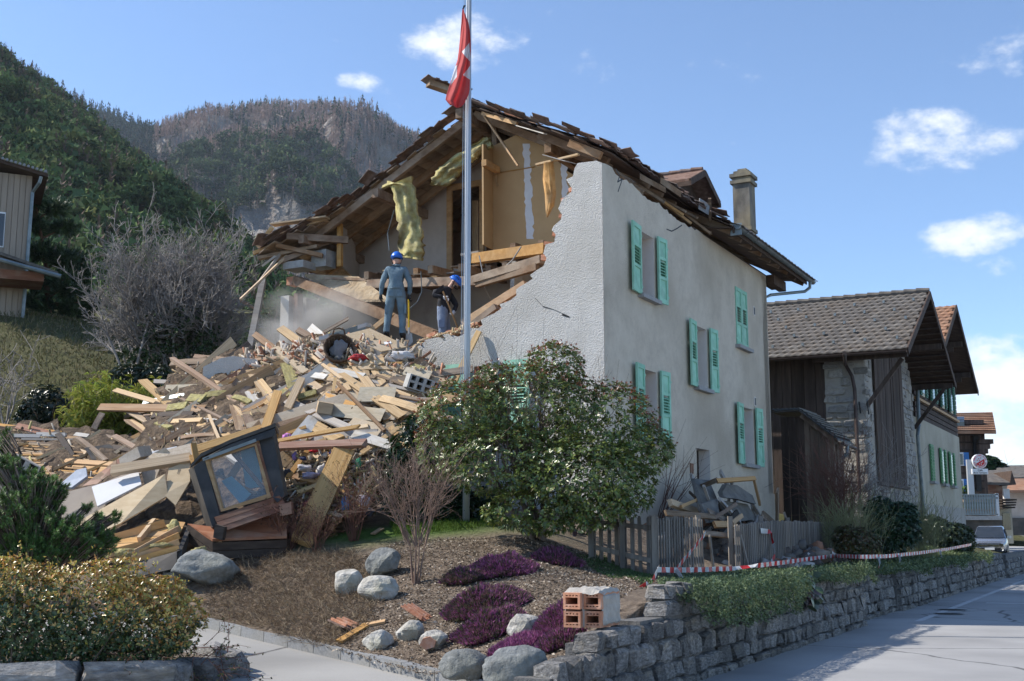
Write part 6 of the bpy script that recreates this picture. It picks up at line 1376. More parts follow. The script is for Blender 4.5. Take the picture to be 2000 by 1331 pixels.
board('grey_sheet', 'curved dark grey sheet in the left heap', ((165, 875, 23.4), (215, 868, 23.6), (238, 893, 23.3), (200, 905, 23.0), (180, 898, 23.0)), .02, 'anthr', 'sheet'); board('grey_sheet', 'grey sheet at the left edge above the mountain pine', ((0, 942, 20.4), (52, 930, 20.7), (60, 945, 20.4), (0, 975, 20.1)), .02, 'anthr', 'sheet')
# ---- fallen dormer window
dm = thing('fallen_dormer', 'dark metal-clad dormer with an intact window, fallen on the bank', 'dormer', at(470, 1085, 18.4))
P_ = lambda x, y, d=0.: at(x, y, 18.6+d)
gl = bpy.data.materials.new('clear pane'); gl.use_nodes = True; n_ = gl.node_tree; bs = n_.nodes['Principled BSDF']; bs.inputs['Base Color'].default_value = (.5, .58, .62, 1); bs.inputs['Roughness'].default_value = .03; bs.inputs['Transmission Weight'].default_value = 0; bs.inputs['Alpha'].default_value = .16; bs.inputs['Specular IOR Level'].default_value = 1; mt['pane'] = gl
fr_o = [P_(399, 898, .1), P_(500, 866, .35), P_(530, 972, .1), P_(432, 1000, -.15)]; fr_i = [P_(408, 901, .1), P_(497, 871, .33), P_(521, 966, .1), P_(435, 994, -.13)]
wn_ = MB().prism(fr_o, Vector((.02, .09, .02)), holes=[fr_i]).build('window_frame', mt['orange'], dm); MB().prism([p+Vector((.005, .045, .01)) for p in fr_i], Vector((.0, .006, .0))).build('pane', mt['pane'], wn_)
for a, b in ((0, 1), (2, 1), (0, 3)): MB().beam(fr_o[a]+Vector((-.01, .05, .0)), fr_o[b]+Vector((-.01, .05, 0)), .05, .08).build('jamb', mt['redbrown'], wn_)
MB().prism([P_(378, 912, .0), P_(399, 896, .1), P_(432, 1018, -.2), P_(414, 1028, -.3)], Vector((.03, .12, .02))).build('cheek_cladding', mt['anthr'], dm)
MB().prism([P_(505, 855, .5), P_(532, 843, .6), P_(556, 970, .2), P_(541, 982, .05), P_(528, 965, .15)], Vector((.03, .14, .02))).build('cheek_cladding', mt['anthr'], dm)
MB().prism([P_(378, 912, .0), P_(368, 918, .6), P_(404, 1035, .5), P_(416, 1030, -.3)], Vector((.06, .05, .0))).build('side_cheek', mt['anthr'], dm)
MB().prism([P_(398, 897, .0), P_(450, 868, .25), P_(538, 836, .55), P_(536, 852, .5), P_(502, 862, .35), P_(420, 892, .1)], Vector((-.02, .1, .03))).build('roof_edge', mt['anthr'], dm)
MB().prism([P_(372, 915, .05), P_(392, 893, .1), P_(450, 866, .25), P_(538, 834, .55), P_(545, 850, 1.6), P_(460, 880, 1.5), P_(395, 900, 1.4)], Z*.06).build('roof_sheet', mt['anthr'], dm)
MB().beam(P_(396, 898, .03), P_(500, 860, .3), .03, .05).build('flashing', mt['zinc'], dm)
pts = [P_(418, 1010, -.25), P_(545, 968, .15), P_(560, 995, .1), P_(432, 1040, -.35)]
for k in range(3): MB().prism([pts[0].lerp(pts[3], k/3+.01), pts[1].lerp(pts[2], k/3+.01), pts[1].lerp(pts[2], (k+1)/3-.01), pts[0].lerp(pts[3], (k+1)/3-.01)], Vector((.02, .06, 0))).build('apron_board', mt['redbrown'], dm)
for a, b in (((366, 1025), (415, 1060)), ((415, 1060), (560, 1055))):
    for k in range(2): MB().prism([P_(a[0], a[1]+k*17, -.1 if a[0] < 400 else -.4), P_(b[0], b[1]+k*16, -.4 if a[0] < 400 else -.1), P_(b[0], b[1]+15+k*16, -.4 if a[0] < 400 else -.1), P_(a[0], a[1]+16+k*17, -.1 if a[0] < 400 else -.4)], Vector((.03, .1, 0))).build('base_board', mt['darkwood'], dm)
MB().prism([P_(366, 1028, -.05), P_(415, 1058, -.38), P_(560, 1052, -.08), P_(560, 1000, .4), P_(430, 1040, .1)], Z*.04).build('base_plate', mt['redbrown'], dm)
MB().obox(P_(430, 1040, -.4), Vector((.07, 0, -.02)), Vector((0, .1, 0)), Vector((.01, 0, .1))).build('corner_block', mt['darkwood'], dm); MB().obox(P_(560, 995, .0), Vector((.09, 0, .02)), Vector((0, .1, 0)), Vector((-.01, 0, .09))).build('corner_block', mt['redbrown'], dm)
# things seen through the pane
board('blue_board', 'light blue painted board seen behind the dormer pane', ((470, 880, 19.6), (500, 872, 19.6), (512, 950, 19.4), (480, 955, 19.4)), .03, M('light blue paint', C3((.22, .45, .55), (.28, .52, .62)), 3)); board('blue_board', 'smaller light blue board low behind the dormer pane', ((432, 940, 19.3), (452, 930, 19.3), (490, 965, 19.2), (470, 985, 19.1)), .03, bpy.data.materials['light blue paint'])
plank(at(455, 885, 19.2), at(515, 955, 19.1), .06, .04, 'brown', 'thin batten behind the dormer pane', None, 'batten'); plank(at(450, 935, 19.5), at(468, 905, 19.5), .12, .03, 'chip', 'broken chip piece behind the dormer pane', None, 'board'); plank(at(420, 925, 19.4), at(500, 965, 19.3), .05, .04, 'tan', 'pale thin batten low behind the dormer pane', None, 'batten')
# ---- overturned orange boarding with wool under the pine
rf = thing('overturned_boarding', 'overturned orange timber boarding under the mountain pine', 'boarding', at(270, 1070, 18.6))
q0, q1, q2, q3 = at(120, 1105, 17.9), at(300, 1012, 19.2), at(362, 1020, 18.9), at(330, 1085, 17.9)
for k in range(7): MB().prism([q0.lerp(q1, k/7+.005), q3.lerp(q2, k/7+.005), q3.lerp(q2, (k+.95)/7), q0.lerp(q1, (k+.95)/7)], Z*-.03).build('board', mt['orange'], rf)
MB().beam(at(225, 1050, 18.6), at(322, 1022, 18.8), .06, .12).build('frame_bar', mt['orange'], rf); MB().beam(at(272, 1055, 18.4), at(302, 1018, 18.9), .06, .1).build('frame_bar', mt['tan'], rf); MB().beam(at(200, 1085, 18.0), at(330, 1052, 18.2), .1, .12).build('frame_bar', mt['orange'], rf)
MB().prism([at(245, 1105, 17.7), at(345, 1078, 17.8), at(365, 1030, 18.6), at(362, 1050, 18.5), at(345, 1110, 17.6), at(262, 1128, 17.5)], Vector((.05, .1, .03))).build('roofing_felt', mt['anthr'], rf)
for k in range(4): MB().beam(at(255+k*3, 1098-k*6, 17.75), at(350, 1072-k*13, 17.9+k*.15), .02, .1).build('edge_board', mt['orange'], rf)
pk((0, 0), (0, 0), 0, 'insul', '', 0) if 0 else None
for i, (x, y, w, h, Y) in enumerate(((255, 1082, 66, 20, 18.0), (310, 1068, 60, 16, 18.0), (340, 1035, 30, 40, 18.5), (392, 1078, 40, 22, 17.9))):
    o = cushion('insulation', ('yellow wool roll on the overturned boarding, left', 'yellow wool roll on the overturned boarding, middle', 'grey-yellow wool at the end of the boarding', 'yellow wool scrap on the boulder below the dormer')[i], x, y, w, h, mt['insul'], 'insulation', 0, 60+i); o.location = at(x, y, Y)
# ---- wood and tile bits on the bank
def ground_plank(a, b, w, th, mat, label, lift=.04):
    pa, pb = hit(*a)+Z*lift, hit(*b)+Z*lift; return plank(pa, pb, w, th, mat, label, None, 'offcut', Vector((0, -.3, 1)), 'offcut', v=0)
ground_plank((662, 1262), (716, 1228), .09, .03, 'orange', 'yellow batten lying on the bank by the drive'); ground_plank((706, 1232), (752, 1222), .08, .03, 'orange', 'shorter yellow batten angled onto the longer one'); ground_plank((728, 1050), (746, 1038), .08, .02, 'orange', 'little orange offcut beside the grass strip')
def big_tile(label, px, py, yaw, tilt, mat, s_=1.):
    p = hit(px, py+8)+Z*.1; t_ = thing('fallen_roof_tile', label, 'roof tile', p); me = TILE.copy(); me.materials.clear(); me.materials.append(mat)
    q = Matrix.Rotation(yaw, 3, 'Z').to_quaternion() @ Matrix.Rotation(tilt, 3, 'X').to_quaternion(); link('tile', me, t_, p, q, (s_, s_*.8, s_*1.3))
    for k in (-1, 0, 1): o = link('rib', RIB, t_, p, q, (s_, s_*.8, s_)); o.location = q @ Vector((k*.1*s_, 0, .03*s_))
RIB = MB().box((0, 0, 0), .03, .36, .03).mesh('rib', mt['brick'], c=Vector((0, 0, 0)))[0]
big_tile('red clay roof tile lying behind a mortar lump', 812, 1208, 1.2, .5, mt['brick'], 1.0); big_tile('dusty brown roof tile half buried in dry grass', 672, 1228, .9, .25, mt['tile'], .95)
# ---- brick block on the wall
bb = thing('brick_block', 'broken block of perforated clay bricks in pale mortar on the wall', 'brick block', H(0, 0))
c = wallp(11.55, .33, .86); bb.location = c
fv = Vector((-.42, -.91, 0)).normalized(); sv = Vector((.91, -.42, 0)).normalized(); 
Wd, Dp, Ht = .185, .26, .17
for i in range(2):
    for j in range(2):
        cc = c+sv*(-.5+i)*Wd+Z*((-.5+j)*Ht)+fv*(.06*(1-i)); br = MB()
        A, B_, D = sv*Wd*.47, -fv*Dp*(1 if j else .97), Z*Ht*.45
        br.obox(cc+D*.86, A, B_, D*.14); br.obox(cc-D*.86, A, B_, D*.14); br.obox(cc-A*.86, A*.14, B_, D*.72); br.obox(cc+A*.86, A*.14, B_, D*.72); br.obox(cc+B_*.7, A*.72, B_*.3, D*.72)
        br.obox(cc+D*.5, A*.72, B_, D*.08); br.obox(cc-D*.5, A*.72, B_, D*.08)
        for k in (-1, 0, 1):
            br.obox(cc+A*.36*k+D*.66, A*.09, B_, D*.08); br.obox(cc+A*.36*k-D*.66, A*.09, B_, D*.08)
        br.obox(cc, A*.72, B_*.6, D*.02+Z*.0) if 0 else None
        o = br.build('brick', mt['brick'], bb); MB().obox(cc+B_*.25, A*.72, B_*.02, D*.72).build('core_shadow', mt['masonry'], o)
rr = random.Random(6)
def lumpy(c_, ax, ay, az, n, seed):
    bm = bmesh.new(); bmesh.ops.create_grid(bm, x_segments=n, y_segments=n, size=1); 
    for v_ in bm.verts: v_.co.z = noise.noise(Vector((v_.co.x*2.2, v_.co.y*2.2, seed)))*.9+(-.9 if max(abs(v_.co.x), abs(v_.co.y)) > .95 else .3)
    me = bpy.data.meshes.new('mortar'); bm.to_mesh(me); bm.free()
    for v_ in me.vertices: v_.co = ax*v_.co.x+ay*v_.co.y+az*v_.co.z
    me.materials.append(mt['mortar']); o = link('mortar', me, bb, c_); o['kind'] = 'stuff' if 0 else ''; del o['kind']; return o
lumpy(c+Z*(Ht+.015), sv*Wd*1.02, -fv*Dp*1.05, Z*.035, 14, 3.); lumpy(c+sv*(Wd+.002)-fv*.04, -fv*Dp*.95, Z*Ht*.9, sv*.02, 12, 5.); lumpy(c-sv*(Wd+.002)+fv*.04, fv*Dp*.95, Z*Ht*.9, -sv*.025, 12, 8.)
MB().obox(c+fv*.02, sv*.012, fv*Dp*.9, Z*Ht*.92).build('mortar_joint', mt['mortar'], bb)
# ---- rubble by the front door: canopy slabs and timbers behind the fence
def dr(a, b, w, th, mat, label, s0=-1.2, s1=None, nm='timber'):
    pa, pb = on_s(a[0], a[1], s0), on_s(b[0], b[1], s1 if s1 is not None else s0); return plank(pa, pb, w, th, mat, label, 'wreckage by the front door', nm, (-V+Z*.4).normalized(), nm)
dr((1352, 930), (1372, 1010), .16, .05, 'greywood', 'grey board leaning on the house wall left of the door', -.5, -1.0); dr((1358, 975), (1392, 1005), .1, .05, 'brown', 'brown batten crossing the door wreckage', -.8)
dr((1360, 955), (1400, 938), .10, .08, 'old', 'dark end of the bent canopy rim', -.7, -1.3); dr((1400, 940), (1472, 935), .09, .06, 'orange', 'orange-edged canopy rim bar at the top of the wreckage', -1.3); dr((1472, 935), (1484, 985), .14, .05, 'orange', 'bent orange rim end hanging at the right of the wreckage', -1.3)
dr((1374, 948), (1394, 1005), .07, .05, 'greywood', 'thin grey stud standing before the door', -1.2); dr((1308, 982), (1360, 1000), .14, .08, 'tan', 'thick pale beam at the left of the door wreckage', -.9); dr((1395, 1012), (1437, 985), .07, .06, 'brown', 'brown stake pointing up right in the wreckage', -1.6)
dr((1405, 975), (1445, 1020), .1, .05, 'greywood', 'grey stud slanting in the wreckage', -1.4); dr((1395, 1025), (1435, 1025), .12, .06, 'orange', 'level orange timber over the fence gap', -1.8); dr((1300, 1002), (1395, 1010), .1, .04, 'old', 'long dark lath lying behind the near fence', -1.6)
dr((1375, 1042), (1435, 1048), .09, .05, 'old', 'low dark lath in the fence gap', -2.0); dr((1430, 1022), (1448, 1008), .08, .06, 'orange', 'short orange stub at the fence gap', -1.9); dr((1470, 985), (1486, 1012), .09, .06, 'greywood', 'grey post stub at the right of the wreckage', -1.3)
dr((1330, 990), (1365, 975), .06, .05, 'orange', 'thin orange splinter left of the door', -1.0); dr((1405, 1040), (1440, 1000), .1, .05, 'darkwood', 'black lath in the middle of the wreckage', -1.6); dr((1385, 1000), (1440, 1030), .14, .03, 'old', 'dark board low in the wreckage', -1.5)
def slab(pts, s0, label, th=.08, mat='concrete'):
    q = [on_s(x, y, s0+d) for x, y, d in pts]; return tag(MB().prism(q, V*th).build('slab', mt[mat]), label, 'slab', 'wreckage by the front door')
mt['darkslab'] = M('damp concrete slab', C3((.10, .095, .085), (.155, .145, .13), (.21, .20, .18)), 4, bump=.6, bscale=22)  # darker grey than the plain concrete
slab(((1411, 962, 0), (1420, 946, .1), (1440, 948, .1), (1470, 968, 0), (1477, 985, -.1), (1440, 975, -.1), (1415, 972, -.1)), -1.3, 'large broken grey canopy slab standing in the wreckage', .1, 'darkslab'); slab(((1410, 978, 0), (1460, 985, 0), (1478, 1015, -.2), (1430, 1020, -.2)), -1.2, 'lower broken grey slab beneath the large one', .1, 'darkslab')
slab(((1356, 935, .3), (1385, 938, .3), (1402, 978, -.2), (1372, 985, -.2)), -1.0, 'cracked grey slab leaning on the door step', .08, 'darkslab'); slab(((1370, 985, 0), (1400, 975, 0), (1408, 1015, -.2), (1385, 1022, -.2)), -1.3, 'small dark slab under the leaning one', .06, 'darkslab')
rr = random.Random(91)
for i in range(34):
    t_, s_ = rr.uniform(3.4, 6.3), rr.uniform(-2.1, -.5); p = H(s_, t_); z_ = G(p.x, p.y)+rr.uniform(.05, .8-.3*abs(t_-5)); a_ = rr.uniform(-1.2, 1.2); L_ = rr.uniform(.4, 1.3); d = (U*math.cos(a_)+Z*math.sin(a_)*.8+V*rr.uniform(-.4, .4)).normalized(); w_ = rr.uniform(.05, .24); m_ = rr.choice(('old', 'greywood', 'brown', 'old', 'darkwood', 'greywood', 'rafter')); c = p+Z*(z_+.25*L_*abs(math.sin(a_)))
    lab = '%s %s%s %s, %s %s of the door wreckage' % ('short' if L_ < .7 else 'long' if L_ < 1 else 'lengthy', 'narrow ' if w_ < .1 else '' if w_ < .17 else 'broad ', KINDN[m_], 'level' if abs(a_) < .3 else 'rising right' if a_ > 0 else 'falling right', 'low' if z_-G(p.x, p.y) < .4 else 'high', 'left' if t_ < 4.5 else 'middle' if t_ < 5.4 else 'right')
    if lab in USED: continue
    USED[lab] = 1; plank(c-d*L_/2, c+d*L_/2, w_, rr.choice((.03, .05)), m_, lab, 'wreckage by the front door', NAMES[m_], (-V+Z*rr.uniform(-.3, .9)).normalized(), NAMES[m_])
V_, F_, C_ = [], [], []; rr = random.Random(77)
for i in range(900):
    s_ = rr.uniform(-2.9, -.3); t_ = rr.gauss(4.6, 1.4); p = H(s_, t_, 0); p.z = G(p.x, p.y)+max(0, .55-.35*abs(t_-4.8))*rr.random()*(1 if s_ > -2.2 else .6); sz = rr.choice((.03, .05, .08, .14))
    q, _ = np.linalg.qr(NR.normal(size=(3, 3))); b_ = np.array([(-1, -1, -1), (1, -1, -1), (1, 1, -1), (-1, 1, -1), (-1, -1, 1), (1, -1, 1), (1, 1, 1), (-1, 1, 1)], float)*sz*np.array([1, .8, .55])
    V_.append(b_@q+np.array(p)); F_.append(np.array([(0, 3, 2, 1), (4, 5, 6, 7), (0, 1, 5, 4), (1, 2, 6, 5), (2, 3, 7, 6), (3, 0, 4, 7)])+8*i); C_.append(np.tile(np.array(rr.choice([(.16, .14, .12), (.1, .08, .07), (.5, .46, .42), (.25, .2, .16), (.3, .15, .09)])), (8, 1)))
tag(link('door_rubble', np_mesh('door_rubble', np.concatenate(V_), np.concatenate(F_), mt['litter'], np.concatenate(C_))), 'grey rubble heaped between the front door and the fence', 'rubble', kind='stuff')
# plank leaning on the front wall, board by the shutter
plank(on_t(936, 646, -.06), on_t(888, 745, -.45), .12, .04, 'tan', 'pale plank leaning against the front wall behind the flagpole', None, 'plank', -U, v=1)
board('chipboard_piece', 'square chipboard piece propped before the front window', ((925, 735, 20.9), (955, 708, 21.1), (975, 722, 21.1), (955, 755, 20.8)), .03, 'chip'); plank(at(870, 752, 21.2), at(885, 745, 21.2), .1, .1, 'tan', 'timber end beside the mint shutter', None, 'offcut')
# ================================================================ people
def skin_body(joints, edges, root, name, mats, pick, parent):
    me = bpy.data.meshes.new('tmp'); names = list(joints); me.from_pydata([joints[n][0] for n in names], [(names.index(a), names.index(b)) for a, b in edges], []); me.update()
    ob = bpy.data.objects.new('tmp', me); COL.objects.link(ob); ob.modifiers.new('s', 'SKIN')
    for i, n in enumerate(names):
        sv_ = me.skin_vertices[0].data[i]; r = joints[n][1]; sv_.radius = (r, r) if not isinstance(r, tuple) else r; sv_.use_root = (n == root)
    sm = ob.modifiers.new('b', 'SUBSURF'); sm.levels = 2; sm.render_levels = 2
    bpy.context.view_layer.update(); dg = bpy.context.evaluated_depsgraph_get(); m2 = bpy.data.meshes.new_from_object(ob.evaluated_get(dg)); bpy.data.objects.remove(ob)
    m2.materials.clear()
    for m_ in mats: m2.materials.append(m_)
    segs = [(Vector(joints[a][0]), Vector(joints[b][0]), a, b) for a, b in edges]
    for v_ in m2.vertices: v_.co += v_.normal*.012*noise.noise(v_.co*14)+v_.normal*.006*noise.noise(v_.co*30)
    for p in m2.polygons:
        c = p.center; best = None
        for a, b, na, nb_ in segs:
            ab = b-a; t = max(0, min(1, (c-a).dot(ab)/max(ab.length_squared, 1e-6))); d = (c-(a+ab*t)).length
            if best is None or d < best[0]: best = (d, na, nb_, t)
        p.material_index = pick(best[1], best[2], best[3]); p.use_smooth = True
    return link(name, m2, parent, wloc(parent), parent.rotq if hasattr(parent, 'rotq') else None)
def glove(par, c, d, side, mat, curl=.6):
    """hand: palm plus five fingers; c wrist, d pointing direction, side thumb direction"""
    d = d.normalized(); n_ = d.cross(side).normalized(); side = n_.cross(d).normalized(); mb = MB()
    mb.tube([c-d*.02, c+d*.03, c+d*.085], [.03, .038, .036], 8)
    for i, (o_, L_) in enumerate(((.032, .062), (.011, .072), (-.011, .068), (-.031, .052))):
        b = c+d*.08+side*o_; mb.tube([b, b+d*L_*.45+n_*curl*.012, b+d*L_*.7+n_*curl*.035, b+d*L_*.65+n_*curl*.06], [.0105, .010, .009, .007], 6)
    b = c+d*.03+side*.036; mb.tube([b, b+side*.025+d*.02+n_*.012, b+side*.03+d*.05+n_*.03], [.012, .011, .008], 6)
    return mb.build('glove', mat, par, smooth=True)
def helmet(par, c, up, fwd, rx=.125):
    right = fwd.cross(up).normalized(); mb = MB(); n = 20; rows = 8; b = 0
    for i in range(rows+1):
        a = i/rows*math.pi/2; r, h = math.cos(a), math.sin(a)
        for k in range(n):
            th = 2*math.pi*k/n; lip = 1.0+(.10 if i == 0 and math.cos(th) > .2 else .03 if i == 0 else 0)
            mb.v.append(c+fwd*math.cos(th)*r*.15*lip+right*math.sin(th)*r*rx+up*(h*.15-.02))
    for i in range(rows):
        for k in range(n): mb.f.append((i*n+k, i*n+(k+1) % n, (i+1)*n+(k+1) % n, (i+1)*n+k)); mb.m.append(0)
    mb.f.append(tuple(range(n))[::-1]); mb.m.append(0)
    o = mb.build('helmet', M('blue helmet plastic', C3((.015, .12, .55), (.02, .15, .62)), 4, rough=.35, spec=.5), par, smooth=True)
    for k in range(4):
        for sg in (-1, 1): MB().obox(c+right*sg*(rx*.93)+fwd*(-.07+.04*k)+up*(.055+.012*math.sin(k)), fwd*.012, right*.008, up*.007).build('vent', mt['black'], o)
    MB().tube([c+right*rx+up*-.02, c+right*.07-up*.16+fwd*.04, c-right*.07-up*.16+fwd*.04, c-right*rx-up*.02], .008, 5).build('chin_strap', mt['black'], o)
    return o
skin = M('skin', C3((.42, .24, .17), (.5, .3, .22)), 6, rough=.55); hair = M('dark hair', C3((.012, .009, .007), (.02, .015, .012)), 9, rough=.6)
cover = M('grey blue coverall cloth', C3((.11, .165, .205), (.145, .21, .255), (.18, .25, .295)), 7, bump=.8, bscale=9, bdist=.05, rough=.9)
blackc = M('black sweater', C3((.02, .02, .024), (.035, .035, .042)), 7, bump=.6, bscale=12, bdist=.04, rough=.9); trous = M('blue grey trousers', C3((.15, .19, .28), (.20, .245, .34), (.24, .29, .39)), 7, bump=.8, bscale=10, bdist=.05, rough=.9)
boot = M('black boot leather', C3((.015, .014, .013), (.03, .027, .025)), 6, rough=.5); gl_d = M('dark work glove', C3((.03, .032, .033), (.05, .05, .05)), 9, bump=.4); gl_w = M('pale work glove', C3((.5, .5, .52), (.62, .62, .64)), 9, bump=.4)
# worker 1: seen from behind, standing on the rubble
p0 = on_t(772, 662, .12)
w1 = thing('person', 'worker in grey-blue coveralls and blue helmet seen from behind on the rubble', 'person', p0)
def L1(x, y, z): return p0+Vector((x, y, z))
J = {'pel': (L1(.0, 0, 1.0), .15), 'spine': (L1(.0, .02, 1.2), .145), 'chest': (L1(.0, .03, 1.40), .165), 'nb': (L1(0, .02, 1.52), .075), 'neck': (L1(.0, .03, 1.58), .062), 'head': (L1(.0, .05, 1.68), .088), 'top': (L1(.0, .05, 1.78), .075),
     'shL': (L1(-.18, .02, 1.46), .085), 'elL': (L1(-.29, .0, 1.18), .062), 'wrL': (L1(-.325, .07, .93), .045), 'shR': (L1(.18, .02, 1.46), .085), 'elR': (L1(.295, .0, 1.18), .062), 'wrR': (L1(.27, .10, .94), .045),
     'hipL': (L1(-.10, 0, .92), .125), 'knL': (L1(-.16, .05, .50), .085), 'anL': (L1(-.19, -.02, .09), .07), 'toL': (L1(-.20, .12, .045), .05), 'hipR': (L1(.10, 0, .92), .125), 'knR': (L1(.13, .06, .50), .085), 'anR': (L1(.15, .0, .06), .07), 'toR': (L1(.17, .15, .02), .05)}
E_ = [('pel', 'spine'), ('spine', 'chest'), ('chest', 'nb'), ('nb', 'neck'), ('neck', 'head'), ('head', 'top'), ('chest', 'shL'), ('shL', 'elL'), ('elL', 'wrL'), ('chest', 'shR'), ('shR', 'elR'), ('elR', 'wrR'), ('pel', 'hipL'), ('hipL', 'knL'), ('knL', 'anL'), ('anL', 'toL'), ('pel', 'hipR'), ('hipR', 'knR'), ('knR', 'anR'), ('anR', 'toR')]
def world_skin(J, root, name, mats, pick, par):
    c = wloc(par); J2 = {k: (v_[0]-c, v_[1]) for k, v_ in J.items()}; return skin_body(J2, E_, root, name, mats, pick, par)
def pick1(a, b, t):
    if a == 'neck' or (a == 'nb' and t > .5): return 1
    if a == 'head': return 2
    if b in ('toL', 'toR') or (b in ('anL', 'anR') and t > .9): return 3
    return 0
b1_ = world_skin(J, 'pel', 'body', [cover, skin, hair, boot], pick1, w1)
helmet(w1, L1(0, .05, 1.735), Vector((.05, .1, 1)).normalized(), Vector((.15, 1, -.1)).normalized())
MB().tube([L1(-.07, .0, 1.56), L1(0, -.035, 1.555), L1(.07, .0, 1.56), L1(.04, .07, 1.54), L1(-.04, .07, 1.54), L1(-.07, 0, 1.56)], .022, 6).build('collar', cover, w1)
for sg in (-1, 1):
    MB().obox(L1(sg*.20, .03, .62), Vector((.02, 0, 0)), Vector((0, .08, 0)), Z*.1).build('leg_pocket', cover, w1); MB().obox(L1(sg*.09, -.115, .93), Vector((.055, 0, 0)), Vector((0, .012, 0)), Z*.06).build('back_pocket', cover, w1)
    MB().obox(L1(sg*.085, .05, 1.66), Vector((.012, 0, 0)), Vector((0, .02, 0)), Z*.03).build('ear', skin, w1)
MB().lathe(L1(0, 0, 1.04), Z, [(.168, 0), (.168, .035)], 18).build('waistband', cover, w1)
glove(w1, L1(-.325, .07, .93), Vector((-.05, .05, -1)), Vector((.3, 1, 0)), gl_d, .8); glove(w1, L1(.27, .10, .94), Vector((.0, .1, -1)), Vector((-.3, 1, 0)), gl_d, 1.0)
sp = thing('shovel', 'yellow-handled shovel held by the worker in coveralls', 'shovel', L1(.27, .16, .0))
MB().tube([L1(.25, .15, 1.05), L1(.265, .16, .22)], .018, 8).build('handle', M('yellow handle', C3((.62, .42, .02), (.68, .48, .03)), 4, rough=.5), sp); MB().tube([L1(.25, .15, 1.1), L1(.25, .15, 1.04)], .022, 8).build('grip', mt['black'], sp)
MB().tube([L1(.265, .16, .26), L1(.268, .162, .12)], .022, 8).build('socket', mt['galv'], sp); MB().prism([L1(.21, .17, .14), L1(.33, .17, .14), L1(.35, .19, -.04), L1(.27, .2, -.12), L1(.19, .19, -.04)], Vector((0, .006, 0))).build('blade', mt['galv'], sp)
# worker 2: bent over, facing right, on the floor behind the wall
q0 = on_t(868, 690, .95); q0.z = 5.26
w2 = thing('person', 'worker in black sweater and blue helmet bending over his shovel', 'person', q0)
def L2(x, y, z): return q0+Vector((x, y, z))
J = {'pel': (L2(-.04, 0, .93), .14), 'spine': (L2(-.03, 0, 1.12), .135), 'chest': (L2(.02, 0, 1.31), .15), 'nb': (L2(.09, 0, 1.42), .072), 'neck': (L2(.13, -.01, 1.47), .058), 'head': (L2(.20, -.02, 1.53), .085), 'top': (L2(.23, -.02, 1.60), .08),
     'shL': (L2(.06, .16, 1.36), .08), 'elL': (L2(.24, .12, 1.08), .058), 'wrL': (L2(.19, -.10, .90), .04), 'shR': (L2(-.07, -.15, 1.38), .085), 'elR': (L2(-.23, -.26, 1.22), .062), 'wrR': (L2(.0, -.30, 1.17), .042),
     'hipL': (L2(-.02, .09, .86), .12), 'knL': (L2(.06, .10, .47), .085), 'anL': (L2(.05, .12, .08), .07), 'toL': (L2(.2, .12, .04), .045), 'hipR': (L2(-.05, -.09, .86), .125), 'knR': (L2(-.03, -.12, .47), .09), 'anR': (L2(-.07, -.12, .08), .07), 'toR': (L2(.08, -.14, .04), .045)}
def pick2(a, b, t):
    if a == 'neck' or (a == 'nb' and t > .4): return 1
    if a == 'head': return 1
    if b in ('toL', 'toR'): return 3
    if a in ('hipL', 'hipR', 'knL', 'knR') or a == 'pel' and b[:3] == 'hip' or (a == 'pel' and t < .3): return 2
    return 0
world_skin(J, 'pel', 'body', [blackc, skin, trous, boot], pick2, w2)
hd = Vector((.62, -.05, -.55)).normalized(); hu = Vector((.66, 0, .75)).normalized()
helmet(w2, L2(.225, -.02, 1.575), hu, hd, .12)
MB().prism([L2(.19, -.02, 1.5), L2(.27, -.02, 1.47), L2(.24, -.02, 1.43), L2(.18, -.02, 1.45)], Vector((0, .02, 0))).build('nose', skin, w2); MB().obox(L2(.17, -.10, 1.53), Vector((.02, 0, 0)), Vector((0, .01, 0)), Z*.03).build('ear', skin, w2)
MB().tube([L2(.2, -.1, 1.46), L2(.24, -.06, 1.42), L2(.25, 0, 1.415)], [.03, .032, .03], 6).build('face_mask', mt['black'], w2)
glove(w2, L2(.0, -.30, 1.17), Vector((.8, -.1, -.6)), Vector((.2, -.3, .6)), gl_w, 1.1); glove(w2, L2(.19, -.10, .90), Vector((-.2, -.6, -.8)), Vector((.7, 0, .4)), gl_w, 1.1)
MB().obox(L2(-.05, -.21, .62), Vector((.06, 0, 0)), Vector((0, .015, 0)), Z*.08).build('leg_pocket', trous, w2)
sp = thing('shovel', 'wooden-handled shovel held by the bending worker', 'shovel', L2(.3, -.3, .4)); a, b = L2(-.02, -.40, 1.28), L2(.30, -.28, .50)
MB().tube([a, b], .017, 8).build('handle', mt['orange'], sp); d = (b-a).normalized(); e = d.cross(Vector((0, 1, 0))).normalized(); sd = d.cross(e); MB().prism([b+sd*.09, b-sd*.09, b-sd*.1+d*.2, b+d*.28, b+sd*.1+d*.2], e*.006).build('blade', mt['galv'], sp)
